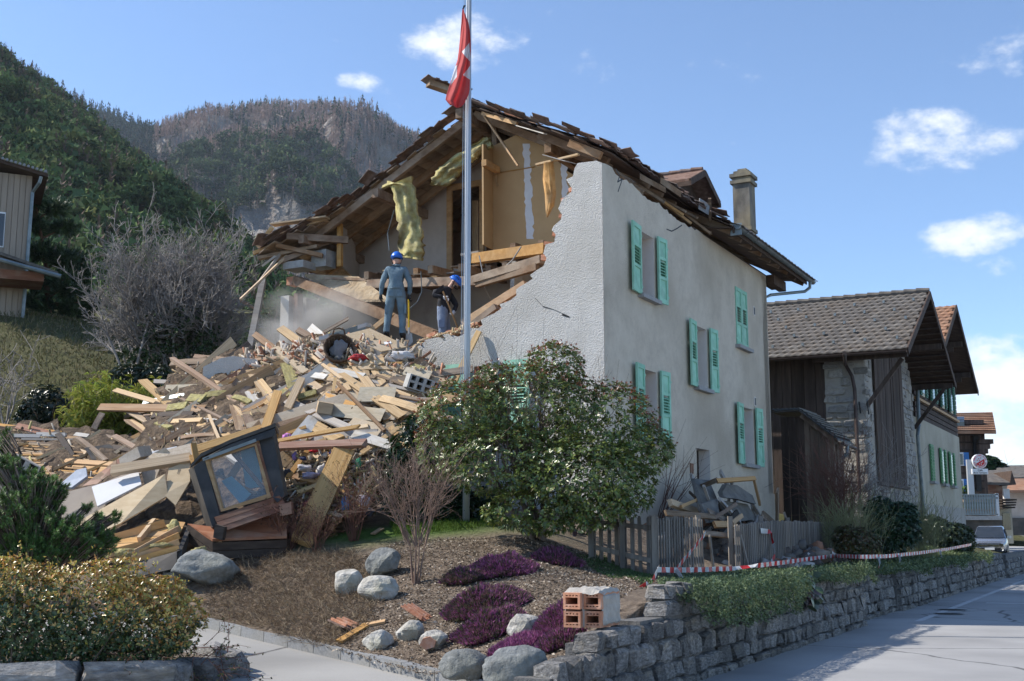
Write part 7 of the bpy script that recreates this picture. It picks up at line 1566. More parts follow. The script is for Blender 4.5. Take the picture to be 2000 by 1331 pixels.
# ================================================================ flagpole
pb = gp(911, 900, 19.7); fp = thing('flagpole', 'tall grey metal flagpole in front of the ruined house', 'flagpole', pb)
MB().tube([pb-Z*.1, Vector((pb.x, pb.y, 5)), Vector((pb.x-.005, pb.y, 12.2))], [.06, .055, .042], 14).build('pole', mt['galv'], fp, smooth=True)
for dx in (-.075, -.105): MB().tube([Vector((pb.x+dx, pb.y-.03, 3.2)), Vector((pb.x+dx+.02, pb.y-.03, 12.2))], .007, 4).build('halyard', mt['galv'], fp)
for dx in (-.06,): MB().tube([at(905, 13, pb.y-.04), at(908, 11, pb.y-.03), at(904, 18, pb.y-.04)], .014, 5).build('snap_hook', mt['black'], fp)
rows = [(18, 903.5, 905), (30, 902.5, 909), (45, 901.5, 914.5), (60, 900, 917.5), (80, 898, 919), (100, 896, 919.5), (118, 893.5, 918.5), (130, 889.5, 918), (145, 884.5, 918), (160, 880, 917.5), (175, 875.5, 917), (185, 872, 915), (195, 870, 910), (203, 876, 906), (208.5, 888, 900)]
ys = np.linspace(18, 208, 120); Lx = np.interp(ys, [r[0] for r in rows], [r[1] for r in rows]); Rx = np.interp(ys, [r[0] for r in rows], [r[2] for r in rows]); n = 44
white = [[(902, 100), (917, 82), (919, 120), (912, 112)], [(904.5, 144), (918, 128), (919, 156)], [(888.5, 131), (893, 126), (892.5, 148), (880, 166), (883, 148)]]
mb = MB()
for j, y in enumerate(ys):
    for i in range(n+1):
        f = i/n; px = Lx[j]+(Rx[j]-Lx[j])*f; dep = .07*math.sin(f*7+j*.03)+.03*math.sin(f*15+j*.06)-.05; dep *= min(1, j/20+.15); mb.v.append(at(px, y+3*math.sin(f*3)*(j/120), pb.y-.09+dep))
for j in range(len(ys)-1):
    for i in range(n):
        px = Lx[j]+(Rx[j]-Lx[j])*(i+.5)/n; w_ = any(inside(px, ys[j], q) for q in white); mb.f.append((j*(n+1)+i, (j+1)*(n+1)+i, (j+1)*(n+1)+i+1, j*(n+1)+i+1)); mb.m.append(1 if w_ else 0)
fl = mb.build('flag', [M('red flag cloth', C3((.66, .13, .13), (.72, .17, .16)), 3, rough=.8, trans=.5), M('white flag cloth', C3((.7, .7, .72), (.76, .76, .78)), 3, rough=.8, trans=.35)], None, smooth=True)
sm = fl.modifiers.new('t', 'SOLIDIFY'); sm.thickness = .004; tag(fl, 'red flag with white cross hanging limp from the pole', 'flag')
# ================================================================ fence
def fline(px):                                       # point of the fence line seen in column px
    lo, hi = 14., 60.
    for _ in range(40):
        m = (lo+hi)/2; p = wallp(m, 2.0); x = CX+F*p.x/(p.y*math.cos(PITCH)); (lo, hi) = (m, hi) if x < px else (lo, m)
    return wallp(lo, 2.0)
def picket_mesh(seed):
    rr_ = random.Random(seed); mb = MB(); w, h, d = .5, 1, .5
    pts = [(-w, 0), (w, 0), (w, h-.04), (w*.4, h), (-w*.4, h), (-w, h-.04)]; mb.prism([Vector((a, -d, b)) for a, b in pts], Vector((0, 2*d, 0))); return mb.mesh('picket', mt['picket'], c=Vector((0, 0, 0)))[0]
PK = [picket_mesh(i) for i in range(3)]
def fence(label, pa, pb_, sp, tops, wid=.055, z_top=1.84):
    d = (pb_-pa); L_ = d.length; d.normalize(); t_ = thing('picket_fence', label, 'fence', (pa+pb_)/2, 'grey picket fences'); n = int(L_/sp); rr_ = random.Random(len(label))
    for i in range(n+1):
        p = pa+d*(i*sp); zg_ = G(p.x, p.y)-.02; zt2 = tops(i/max(n, 1))+rr_.uniform(-.015, .015); an = math.atan2(d.y, d.x)+rr_.uniform(-.08, .08); tl2 = rr_.gauss(0, .012)
        q = Matrix.Rotation(an, 3, 'Z').to_quaternion() @ Matrix.Rotation(tl2, 3, 'Y').to_quaternion(); link('picket', rr_.choice(PK), t_, Vector((p.x, p.y, zg_)), q, (wid*rr_.uniform(.9, 1.1), .022, zt2-zg_))
    nrm_ = Vector((-d.y, d.x, 0))
    for f in (.25, .82):
        a = pa+nrm_*.035; b = pb_+nrm_*.035; za, zb2 = G(a.x, a.y), G(b.x, b.y); a.z = za+(tops(0)-za)*f; b.z = zb2+(tops(1)-zb2)*f; MB().beam(a, b, .035, .07).build('rail', mt['picket'], t_)
    m = max(2, int(L_/1.8))
    for i in range(m+1):
        p = pa.lerp(pb_, i/m)+nrm_*.09; MB().box((p.x, p.y, G(p.x, p.y)+.42), .08, .08, .95).build('post', mt['picket'], t_)
    return t_
fA, fB, fC, fD = fline(1284), fline(1374), fline(1436), fline(1632)
fence('grey picket fence length left of the gap', fA, fB, .118, lambda f: 1.80+.03*math.sin(f*3), .05); fence('long dense picket fence length right of the gap', fC, fD, .118, lambda f: 1.72+.09*min(1, f*3), .06)
c_ = fA+V*1.02; fence('short widely spaced picket return at the left corner', fA+V*.02, fA+V*1.05, .128, lambda f: 1.80+.06*f, .06)
p = fline(1392); q = fline(1380); o = link('picket', PK[0], None, Vector((p.x, p.y, G(p.x, p.y))), Matrix.Rotation(math.atan2(U.y, U.x), 3, 'Z').to_quaternion() @ Matrix.Rotation(-.28, 3, 'Y').to_quaternion(), (.06, .03, .62)); o.name = 'loose_picket'; tag(o, 'broken picket leaning in the fence gap', 'picket')
p = fline(1450); p2 = p-V*-.0+V*-.12; a, b = Vector((p2.x, p2.y, G(p2.x, p2.y)-.1)), at(1446, 1045, p2.y-.05); plank(a, b, .06, .03, 'greywood', 'grey lath leaning on the fence right of the gap', None, 'lath', -V, 'lath')
# ================================================================ barrier tape
def tape(label, pts, w=.075, stripe=.11, twist=0., widths=None):
    P_ = [Vector(p) for p in pts]; seg = [];
    for a, b in zip(P_[:-1], P_[1:]):
        n = max(1, int((b-a).length/(stripe/2)))
        for i in range(n): seg.append(a.lerp(b, i/n))
    seg.append(P_[-1]); mb = MB(); dist = 0
    for i, p in enumerate(seg):
        d = (seg[min(i+1, len(seg)-1)]-seg[max(0, i-1)]).normalized(); side = d.cross(Vector((0, 1, 0)).lerp(-V, .5)).normalized(); side = side if side.z > 0 or abs(d.z) > .8 else -side
        n_ = d.cross(side); a = twist*math.sin(i*.23)+.15*math.sin(i*1.1); side = side*math.cos(a)+n_*math.sin(a); ww = w*(1-.35*abs(math.sin(i*.17)) if twist else 1); mb.v += [p-side*ww/2, p+side*ww/2]
    for i in range(len(seg)-1): mb.f.append((2*i, 2*i+1, 2*i+3, 2*i+2)); mb.m.append((i//2) % 2)
    o = mb.build('barrier_tape', [mt['tapew'], mt['taper']]); tag(o, label, 'tape', 'red and white barrier tapes'); s_ = o.modifiers.new('t', 'SOLIDIFY'); s_.thickness = .002; return o
def tp(px, py, off=0.): p = fline(px); return on_plane(px, py, p-V*(.06+off))
def on_plane(px, py, p0): r = ray(px, py); k = (p0-CAM).dot(V)/r.dot(V); return CAM+r*k
T_ = lambda px, py, off=.06: on_plane(px, py-(2 if off > .3 else 0), fA-V*off)
main = [T_(x, y, .4 if x < 1440 else .7 if x < 1640 else 1.7) for x, y in ((1284, 1115), (1320, 1116), (1370, 1115), (1430, 1113), (1480, 1107), (1530, 1101), (1580, 1094), (1632, 1088), (1680, 1090), (1730, 1089), (1790, 1083), (1850, 1075), (1897, 1066))]
tape('long red and white tape strung level along the fence', main, .075, .16)
tape('tape end trailing to the ground left of the fence corner', [T_(1286, 1112, .4), T_(1276, 1136, .5), at(1262, 1141, 15.2), at(1240, 1155, 15.0)], .08, .3, .6); tape('tape running diagonally up to the broken fence end', [T_(1378, 1042, .05), T_(1352, 1075, .2), T_(1322, 1112, .4)], .085, .2); tape('short tape tail hanging below the level tape', [T_(1320, 1114, .42), T_(1330, 1128, .5), T_(1339, 1144, .6)], .085, .36, .4)
tape('tape loop hanging down on the dense fence', [T_(1486, 1037, .05), T_(1506, 1039, .06), T_(1510, 1062, .07), T_(1514, 1085, .2), T_(1501, 1110, .38)], .10, .42, .3)
for x, y, lab in ((1716, 1112, 'white tape end hanging over the far ground cover'), (1756, 1108, 'red tape end hanging right of the white one'), (1836, 1100, 'last little tape end toward the car')): tape(lab, [T_(x, y-22, 1.72), T_(x+3, y-8, 1.75), T_(x+8*(x > 1740), y, 1.8)], .06, .4, .3)
# ================================================================ vegetation
def unit(a): return a/np.maximum(np.linalg.norm(a, axis=-1, keepdims=True), 1e-9)
def leaves(name, P, D, N_, L_, W_, cols, mat, parent=None, fold=.25, droop=.0):
    """one folded lens-shaped blade per point"""
    P, D, N_ = np.asarray(P, float), unit(np.asarray(D, float)), np.asarray(N_, float); N_ = unit(N_-D*(N_*D).sum(1, keepdims=True)); S_ = np.cross(D, N_); L_ = np.broadcast_to(L_, len(P))[:, None]; W_ = np.broadcast_to(W_, len(P))[:, None]
    tip = P+D*L_-Z_np*(droop*L_); mid = P+D*L_*.48; V_ = np.stack([P, mid-S_*W_/2+N_*W_*fold, tip, mid+S_*W_/2+N_*W_*fold], 1).reshape(-1, 3)
    i = np.arange(len(P))[:, None]*4; F_ = np.concatenate([i+np.array([[0, 2, 1]]), i+np.array([[0, 3, 2]])], 0)
    me = np_mesh(name, V_, F_, mat, np.repeat(cols, 4, 0)); o = link(name, me, parent, wloc(parent)*0 if parent is not None else (0, 0, 0)); return o
Z_np = np.array([0, 0, 1.])
def pal(cols, n, var=.25):
    c = np.array(cols)[NR.integers(0, len(cols), n)]; return c*NR.uniform(1-var, 1+var, (n, 1))
def rosettes(cents, axes, k, spread):
    n = len(cents); P = np.repeat(cents, k, 0); A = np.repeat(unit(axes), k, 0); r = NR.normal(size=(n*k, 3)); r = unit(r-A*(r*A).sum(1, keepdims=True)); D = unit(A*spread+r); return P+D*.01, D, A
def blob_points(blobs, n, Y, dep=1., shell=.55):
    """points in pixel ellipses given depth; ellipsoid volume in space, denser at the skin"""
    out, ax = [], []; w = np.array([b[2]*b[3] for b in blobs], float); w /= w.sum(); ch = NR.choice(len(blobs), n, p=w)
    d = unit(NR.normal(size=(n, 3))); r = NR.uniform(shell, 1, n)**.6
    for i in range(n):
        b = blobs[ch[i]]; yb = Y+(b[4] if len(b) > 4 else 0); k = yb/2330; c = np.array(at(b[0], b[1], yb)); e = d[i]*r[i]*np.array([b[2]*k, min(b[2], b[3]*1.3)*k*dep, b[3]*k]); out.append(c+e); ax.append(unit(d[i]/np.array([b[2], min(b[2], b[3]*1.3)*dep, b[3]])*100)*.8+np.array([0, 0, .55]))
    return np.array(out), np.array(ax)
def twig_mesh(name, segs, mat, parent=None, cols=None):
    A = np.array([s[0] for s in segs], float); B = np.array([s[1] for s in segs], float); ra = np.array([s[2] for s in segs])[:, None]; rb = np.array([s[3] for s in segs])[:, None]
    d = unit(B-A); h = np.where(np.abs(d[:, 2:3]) > .9, np.array([[1., 0, 0]]), np.array([[0, 0, 1.]])); e1 = unit(np.cross(d, h)); e2 = np.cross(d, e1); V_ = []
    for k in range(3):
        c, s = math.cos(k*2.094), math.sin(k*2.094); V_.append(A+(e1*c+e2*s)*ra)
    for k in range(3):
        c, s = math.cos(k*2.094), math.sin(k*2.094); V_.append(B+(e1*c+e2*s)*rb)
    V_ = np.stack(V_, 1).reshape(-1, 3); i = np.arange(len(A))[:, None]*6; F_ = np.concatenate([i+np.array([[a, (a+1) % 3, 3+(a+1) % 3, 3+a]]) for a in range(3)], 0)
    me = np_mesh(name, V_, F_, mat); return link(name, me, parent, (0, 0, 0) if parent is None else (0, 0, 0))
MINR = .002
def grow(base, d, L_, r, lev, rr_, out, kids=3, up=.25, wig=.25, ratio=.62, steps=4, tips=None):
    p = Vector(base); d = Vector(d).normalized(); st_ = L_/steps
    for i in range(steps):
        d = (d+Vector((rr_.gauss(0, wig), rr_.gauss(0, wig), rr_.gauss(0, wig)+up))*.4).normalized(); q = p+d*st_; ra = r*(1-.7*i/steps); rb = r*(1-.7*(i+1)/steps); out.append((tuple(p), tuple(q), max(ra, MINR), max(rb, MINR))); p = q
        if lev > 0 and i >= 1:
            for _ in range(kids if i < steps-1 else kids-1):
                e = (d+Vector((rr_.gauss(0, .6), rr_.gauss(0, .6), rr_.gauss(0, .45)))).normalized(); grow(p, e, L_*ratio*rr_.uniform(.7, 1.2), rb*.65, lev-1, rr_, out, kids, up, wig, ratio, max(2, steps-1), tips)
    if tips is not None and lev <= 0: tips.append((tuple(p), tuple(d)))
def plant(name, label, cat, loc, group=None): return thing(name, label, cat, loc, group)
def recenter(o, par): o.location = -wloc(par) if o.parent else (0, 0, 0)
def put(o, par):
    if o.name.split('.')[0] in STUFFP: o['kind'] = 'stuff'
    o.parent = par; o.location = -wloc(par); return o

STUFFP = ('foliage', 'young_shoots', 'shoot_tips', 'trailing_stems', 'trailing_leaves', 'buds', 'sprigs', 'needles', 'ivy_leaves', 'crown', 'branches', 'stems', 'twigs', 'culms')
# ---- big photinia bush
ph_b = hit(1052, 1052); ph = plant('photinia_bush', 'large glossy green bush with reddish tips in front of the house', 'bush', ph_b)
blobs = [(1040, 800, 150, 90), (1085, 722, 62, 55), (905, 815, 95, 75, -.2), (1180, 830, 110, 85), (985, 900, 130, 75, -.5), (1130, 930, 130, 80, -.7), (1250, 880, 70, 55, -.2), (870, 880, 62, 62), (965, 745, 40, 38), (1050, 1000, 110, 42, -.9), (1160, 990, 80, 45, -.8), (1215, 950, 70, 60, -.5), (1290, 880, 28, 26)]
c, a = blob_points(blobs, 6000, 18.4, 1.0, .6); P, D, A = rosettes(c, a, 7, .55)
n = len(P); px_l = np.clip((P[:, 0]-P[:, 0].min())/np.ptp(P[:, 0]), 0, 1); cols = pal([(.10, .165, .045), (.135, .19, .05), (.18, .22, .06), (.07, .12, .035), (.16, .14, .05)], n, .35); yel = NR.random(n) < .10+.25*px_l*(P[:, 2] < 3.6); cols[yel] = pal([(.24, .28, .05), (.19, .25, .05)], yel.sum())
put(leaves('foliage', P, D, A, NR.uniform(.05, .098, n), NR.uniform(.022, .036, n), cols, mt['leaf'], None, .22, .12), ph)
top = (c[:, 2] > np.interp(c[:, 0], *zip(*sorted([(at(x, 800, 18.4).x, at(x, y, 18.4).z) for x, y in ((820, 860), (900, 790), (960, 760), (1085, 735), (1200, 790), (1320, 860))])))-.15) & (NR.random(len(c)) < .6)
P, D, A = rosettes(c[top]+unit(a[top])*.05, a[top], 4, 1.4); put(leaves('young_shoots', P, D, A, .055, .016, pal([(.30, .08, .04), (.22, .08, .035)], len(P)), mt['leaf'], None, .2), ph)
segs = []; rr = random.Random(3)
for i in range(9): grow(ph_b+Vector((rr.uniform(-.12, .12), rr.uniform(-.1, .1), -.05)), (rr.uniform(-.8, .8), rr.uniform(-.4, .4), 1), 1.5, .05, 2, rr, segs, 3, .3, .3, .75, 4)
put(twig_mesh('branches', segs, mt['bark']), ph)
# ---- dark laurel behind
def leaf_shrub(name, label, blobs, Y, n, k, L_, W_, cols, base=None, dep=1., mat='leaf', spread=.6, shell=.4, group=None, fold=.2, droop=.15, stems=5, cat='shrub', stem='bark'):
    b0 = base if base is not None else gp(blobs[0][0], blobs[0][1], Y); t_ = plant(name, label, cat, b0, group); c, a = blob_points(blobs, n, Y, dep, shell); P, D, A = rosettes(c, a, k, spread); m = len(P)
    put(leaves('foliage', P, D, A, NR.uniform(L_*.75, L_*1.15, m), NR.uniform(W_*.8, W_*1.15, m), pal(cols, m, .3), mt[mat], None, fold, droop), t_)
    if stems:
        segs = []; rr_ = random.Random(len(label)); top_ = np.array(c)[:, 2].max()-b0.z
        for i in range(stems): grow(b0+Vector((rr_.uniform(-.1, .1), rr_.uniform(-.1, .1), -.05)), (rr_.uniform(-.5, .5), rr_.uniform(-.4, .4), 1), max(.3, top_*.75), .02+.015*top_, 1, rr_, segs, 3, .3, .25, .6, 4)
        put(twig_mesh('stems', segs, mt[stem]), t_)
    return t_
DK = [(.02, .05, .014), (.028, .065, .018), (.018, .04, .014)]
leaf_shrub('laurel_shrub', 'dark laurel between the debris pile and the large bush', [(800, 900, 46, 75), (780, 960, 45, 50), (850, 960, 60, 55), (905, 990, 60, 35), (820, 840, 30, 35), (950, 985, 40, 30)], 20.0, 1300, 6, .12, .04, DK, dep=.7, base=gp(830, 1000, 20.0))
# ---- bare vase-shaped shrub
def bare_shrub(name, label, base, n, h, spread, r, lev, mat, kids=3, seed=1, ratio=.6, up=.25, wig=.22, lean=0., steps=4, group=None, cat='shrub', buds=None):
    t_ = plant(name, label, cat, base, group); segs = []; tips = []; rr_ = random.Random(seed)
    for i in range(n): an = rr_.uniform(0, 6.28); grow(Vector(base)+Vector((rr_.uniform(-.06, .06), rr_.uniform(-.06, .06), -.05)), (math.cos(an)*spread*rr_.uniform(.3, 1)+lean, math.sin(an)*spread*rr_.uniform(.3, 1), 1), h*rr_.uniform(.7, 1.1), r, lev, rr_, segs, kids, up, wig, ratio, steps, tips)
    put(twig_mesh('branches', segs, mt[mat]), t_)
    if buds:
        tp_ = np.array([q[0] for q in tips]); td = np.array([q[1] for q in tips]); k = buds[0]; P, D, A = rosettes(tp_, td, k, .8); put(leaves('buds', P, D, A, buds[1], buds[1]*.4, pal(buds[2], len(P)), mt['leafm'], None), t_)
    return t_
mt['twigp'] = M('pinkish brown twig', C3((.17, .11, .085), (.26, .18, .14)), 6)
b = hit(812, 1142); t_ = plant('bare_shrub', 'slender leafless shrub with many upright stems on the bank', 'shrub', b); segs = []; rr = random.Random(8)
for i in range(7):
    an = i*.9; p0_ = b+Vector((math.cos(an)*.03, math.sin(an)*.03, -.05)); grow(p0_, (math.cos(an)*.16, math.sin(an)*.1, 1), .55, .022, 0, rr, segs, 1, .4, .1, .5, 3)
    q = Vector(segs[-1][1]); 
    for j in range(3): grow(q, (math.cos(an)*.55+rr.gauss(0, .25)-.1, math.sin(an)*.3, 1.0), 1.0*rr.uniform(.7, 1.15), .012, 2, rr, segs, 2, .22, .18, .5, 5)
put(twig_mesh('branches', segs, mt['twigp']), t_)
bare_shrub('dry_herb', 'dry brown seed stalks in front of the fallen dormer', hit(560, 1078), 26, .75, .7, .008, 1, 'twigr', 3, 11, .4, .2, .3, buds=(5, .035, [(.06, .035, .022), (.09, .055, .03)])); bare_shrub('dry_herb', 'dry twiggy herb between the leaning plank and the laurel', hit(690, 1058), 30, .95, .55, .008, 1, 'twigr', 3, 12, .45, .2, .3, buds=(3, .03, [(.14, .1, .04), (.1, .1, .04), (.05, .09, .03)])); bare_shrub('dry_herb', 'low dry twigs at the foot of the leaning plank', hit(620, 1080), 24, .6, .8, .006, 1, 'twigr', 3, 13, .5, .15, .3, buds=(4, .03, [(.12, .08, .03), (.09, .05, .03)]))
bare_shrub('bare_twigs', 'thin bare whips arching against the house wall', hit(1285, 1010, 17, 24), 16, 1.7, .5, .010, 1, 'twigr', 1, 14, .5, .05, .2, lean=.3)
# ---- heather cushions
def heather(label, px, py, w, h, pink, seed):
    b = hit(px, py+h*.3); t_ = plant('heather', label, 'heather', b, 'purple heathers on the bank'); k = b.y/2330; n = int(w*h*.95)+250; th = NR.uniform(0, 6.283, n); r = np.sqrt(NR.random(n))*(1+.3*np.array([noise.noise(Vector((math.cos(q)*1.5, math.sin(q)*1.5, seed*3.))) for q in th]))+np.abs(NR.normal(0, .07, n)); x = np.cos(th)*r*w*k/2; y = np.sin(th)*r*w*k/2*.8; zz = gz(b.x+x, b.y+y); hh = (np.clip(1-r**2.2, 0, 1)*h*k*.42+.03)*(1+.5*np.array([noise.noise(Vector((a_*5, b_*5, seed))) for a_, b_ in zip(x, y)])); P = np.c_[b.x+x, b.y+y, zz+hh*NR.uniform(.1, .9, n)]
    D = np.c_[x*.9+NR.normal(0, .1, n), y*.9+NR.normal(0, .1, n), np.full(n, .35)]; A = NR.normal(size=(n, 3)); f = NR.random(n)
    cols = np.where((f < pink)[:, None], pal([(.28, .09, .21), (.36, .13, .27), (.21, .065, .15)], n), pal([(.12, .085, .065), (.085, .095, .055), (.16, .10, .085)], n))
    P3 = np.repeat(P, 3, 0); D3 = np.repeat(D, 3, 0)+NR.normal(0, .12, (3*n, 3)); put(leaves('sprigs', P3, D3, np.repeat(A, 3, 0), NR.uniform(.05, .10, 3*n), NR.uniform(.012, .02, 3*n), np.repeat(cols, 3, 0)*NR.uniform(.8, 1.2, (3*n, 1)), mt['leafm'], None, .1), t_); return t_
for i, (l, x, y, w, h, p) in enumerate((('wide purple heather cushion below the large bush', 985, 1100, 130, 60, .6), ('dark heather patch in the middle of the bank', 950, 1165, 150, 90, .32), ('brownish purple heather at the left of the white rock', 960, 1215, 130, 80, .45), ('bright purple heather cushion right of the white rock', 1110, 1195, 130, 95, .62), ('pink heather in front of the white rock', 1010, 1262, 90, 30, .9), ('small heather under the picket fence', 1090, 1085, 80, 40, .55), ('low heather by the brick block', 1095, 1248, 80, 45, .5), ('sparse dark heather at the top left of the patch', 905, 1125, 70, 36, .2))): heather(l, x, y, w, h, p, i)
# ---- ground cover hanging on the wall
def mat_cover(label, Y0, Y1, n, hang, off0, cols, seed, leafs=.028, z0=.9, back=1.3):
    rr_ = np.random.default_rng(seed); t_ = plant('ground_cover', label, 'ground cover', wallp((Y0+Y1)/2, .2, z0)); Yv = rr_.uniform(Y0, Y1, n); u_ = rr_.random(n)
    hv = np.array([hang(y) for y in Yv])*(.75+.35*np.array([noise.noise(Vector((y*1.9, seed, 0))) for y in Yv])); tot = back+hv; a = u_*tot
    bump = .07*np.array([noise.noise(Vector((y*2.2, q*2.2, seed))) for y, q in zip(Yv, a)]); P = []; Nn = []
    for y, q, bm_, h_ in zip(Yv, a, bump, hv):
        if q < back: p = wallp(y, (back-q)/back*(back+.1)-.1, 0); p.z = max(G(p.x, p.y), z0-.1)-.01+(bm_*.6+.07)*(q/back)**1.5; nn = Z*1.0-V*.2
        else: d_ = q-back; p = wallp(y, -.10-.14*math.sin(min(1, d_/.3)*1.57)-bm_*.9, z0+.14-d_); nn = -V+Z*.35
        P.append(p); Nn.append(nn)
    P = np.array(P)+rr_.normal(0, .025, (n, 3)); ok_ = (CX+F*P[:, 0]/(P[:, 1]*math.cos(PITCH))) > 1283+50*rr_.random(n)**3; P = P[ok_]; Nn = [q for q, k_ in zip(Nn, ok_) if k_]; n = len(P); Nn = np.array(Nn)+rr_.normal(0, .45, (n, 3)); D = np.cross(Nn, rr_.normal(size=(n, 3)))+Nn*.5-np.array([0, 0, .35]); clump = np.array([noise.noise(Vector((p[0]*2.6, p[1]*2.6, p[2]*2.6))) for p in P])[:, None]
    put(leaves('foliage', P, D, Nn, rr_.uniform(leafs*.8, leafs*1.3, n), leafs*.55, pal(cols, n, .25)*(1+.3*clump), mt['leafm'], None, .2), t_); t_['kind'] = 'stuff'
    MB().tube([wallp(Y0+.1, .3, z0-.05), wallp(Y1-.1, .3, z0-.05)], .03, 5).build('root_mat', mt['soil'], t_); return t_
GC = [(.11, .155, .075), (.145, .195, .10), (.18, .225, .13), (.085, .125, .055)]
mat_cover('thick grey-green mat hanging deep over the near stone wall', 12.9, 17.2, 40000, lambda y: float(np.interp(y, [12.9, 13.2, 14.6, 15.2, 16.3, 17.2], [.35, .62, .74, .58, .68, .25])), .12, GC, 3, .042, .93, 1.9)
mat_cover('grey-green mat over the wall right of the dark rosette plant', 17.5, 20.9, 24000, lambda y: float(np.interp(y, [17.5, 18.3, 19.5, 20.9], [.15, .28, .3, .34])), .12, GC, 5, .045, .92, 1.9); mat_cover('far green cushions trailing over the long stone wall', 22.2, 36.5, 24000, lambda y: .18+.22*max(0, math.sin(y*1.3)), .3, GC+[(.13, .16, .05)], 7, .06, .86, 1.6)
# ---- dark rosette plant on the wall
def big_leaves(P, D, N_, L_, W_, cols, par):
    for i in range(len(P)):
        m_ = LM[i % len(LM)]; d = Vector(D[i]).normalized(); o = link('leaf_blade', m_, par, P[i], frame_quat(d, (Vector(N_[i])-d*Vector(N_[i]).dot(d)).normalized()), (float(np.broadcast_to(L_, len(P))[i]), W_, W_))
LM = []
for c_ in ((.06, .035, .035), (.05, .08, .03), (.09, .045, .04), (.04, .06, .025)):
    mb = MB(); n_ = 8; pr = [0, .62, .9, 1, .98, .85, .6, 0]
    for i in range(n_): x = i/(n_-1); w_ = pr[i]/2; z_ = -.25*x*x; mb.v += [Vector((x, -w_, z_+.12*w_)), Vector((x, 0, z_)), Vector((x, w_, z_+.12*w_))]
    for i in range(n_-1): b = i*3; mb.f += [(b, b+3, b+4, b+1), (b+1, b+4, b+5, b+2)]; mb.m += [0, 0]
    LM.append(mb.mesh('leaf_blade', M('broad leaf %d' % len(LM), [tuple(q*.8 for q in c_), c_], 5, rough=.35, spec=.5), True, Vector((0, 0, 0)))[0])
def bergenia(label, px, py, Y, w, n, cols, L_=.16, group=None):
    p = wallp(Y, .05, 0.92); t_ = plant('bergenia', label, 'plant', p, group); f = NR.random(n); P = np.array(p)+np.c_[NR.normal(0, w*.3, n)*U.x, NR.normal(0, w*.3, n)*U.y, .15-f*.55]+np.outer(f, np.array(-V))*.18; D = np.array(-V)*.9+NR.normal(0, .6, (n, 3))+np.array([0, 0, -.3]); A = np.array(-V)+NR.normal(0, .4, (n, 3))+Z_np*.6
    big_leaves(P, D, A, NR.uniform(L_*.8, L_*1.2, n), L_*.62, None, t_); MB().tube([p-Z*.2, p+Z*.1], .02, 5).build('stem', mt['bark'], t_)
bergenia('dark purplish rosette plant hanging over the wall', 1510, 1140, 17.35, .5, 60, [(.05, .03, .03), (.04, .06, .025), (.07, .035, .035)])
p = hit(1135, 1045); t_ = plant('bergenia', 'glossy broad-leaved plant under the large bush', 'plant', p); n = 40; P = np.array(p)+NR.normal(0, .2, (n, 3))*np.array([1.2, .7, .2])+Z_np*.1; D = NR.normal(0, .7, (n, 3))+Z_np*.5; big_leaves(P, D, NR.normal(0, .4, (n, 3))+Z_np-np.array([0, .6, 0]), .17, .10, None, t_)
# ---- foreground hedge, bottom left
hb_ = Vector((-5, 12.2, .28)); hd_ = plant('variegated_hedge', 'yellow-edged evergreen hedge in the bottom left corner', 'hedge', hb_)
blobs = [(60, 1200, 110, 95), (180, 1190, 120, 95), (290, 1205, 95, 80), (350, 1210, 55, 55), (120, 1250, 140, 60), (260, 1250, 130, 55), (20, 1150, 80, 60), (230, 1130, 60, 40), (-60, 1200, 100, 100), (330, 1170, 40, 40)]
c, a = blob_points(blobs, 5200, 12.2, .8, .6); P, D, A = rosettes(c, a, 6, .7); n = len(P); hi = np.interp(P[:, 0], [-6.5, -5, -4, -3.1], [1.30, 1.28, 1.10, .75]); f = np.clip(1-(hi-P[:, 2])/.6, 0, 1)**1.4; y_ = NR.random(n) < f*.8+.08  # more yellow upward: variegation, plus the backlit top's glow put into the colour
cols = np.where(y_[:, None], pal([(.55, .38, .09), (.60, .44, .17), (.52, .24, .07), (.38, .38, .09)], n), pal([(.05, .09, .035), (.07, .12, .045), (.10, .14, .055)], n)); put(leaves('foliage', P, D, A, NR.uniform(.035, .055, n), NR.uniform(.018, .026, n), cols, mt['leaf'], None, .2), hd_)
segs = []; rr = random.Random(31)
for i in range(60): q = c[rr.randrange(len(c))]; segs.append((tuple(Vector((q[0]*.7+hb_.x*.3, q[1]*.7+hb_.y*.3, .3))), tuple(q), .012, .004))
sh_ = c[(c[:, 2] > 1.0) & (NR.random(len(c)) < .05)]
for q in sh_: segs.append((tuple(q), tuple(q+np.array([NR.normal(0, .03), NR.normal(0, .03), NR.uniform(.08, .2)])), .004, .002))
put(twig_mesh('twigs', segs, mt['bark']), hd_)
P = np.concatenate([np.array([s[1]])+NR.normal(0, .02, (9, 3))-Z_np*NR.uniform(0, .12, (9, 1)) for s in segs[60:]]); put(leaves('shoot_tips', P, NR.normal(size=(len(P), 3))+Z_np, NR.normal(size=(len(P), 3)), .04, .02, pal([(.5, .36, .06), (.4, .2, .05), (.45, .4, .1)], len(P)), mt['leaf']), hd_)
# trailing stems over the low wall
segs = []
for i in range(50):
    q = Vector((R.uniform(-4.2, -2.9), R.uniform(11.9, 12.7), R.uniform(.2, .5))); grow(q, (R.uniform(.1, .9), R.uniform(-.8, .1), R.uniform(-.5, .4)), R.uniform(.25, .5), .006, 1, R, segs, 2, -.1, .3, .5, 3)
put(twig_mesh('trailing_stems', segs, mt['twigr']), hd_)
P = np.array([s[1] for s in segs]); put(leaves('trailing_leaves', np.repeat(P, 2, 0), NR.normal(size=(2*len(P), 3)), NR.normal(size=(2*len(P), 3)), .03, .016, pal([(.05, .08, .03), (.09, .05, .03), (.1, .11, .04)], 2*len(P)), mt['leafm']), hd_)
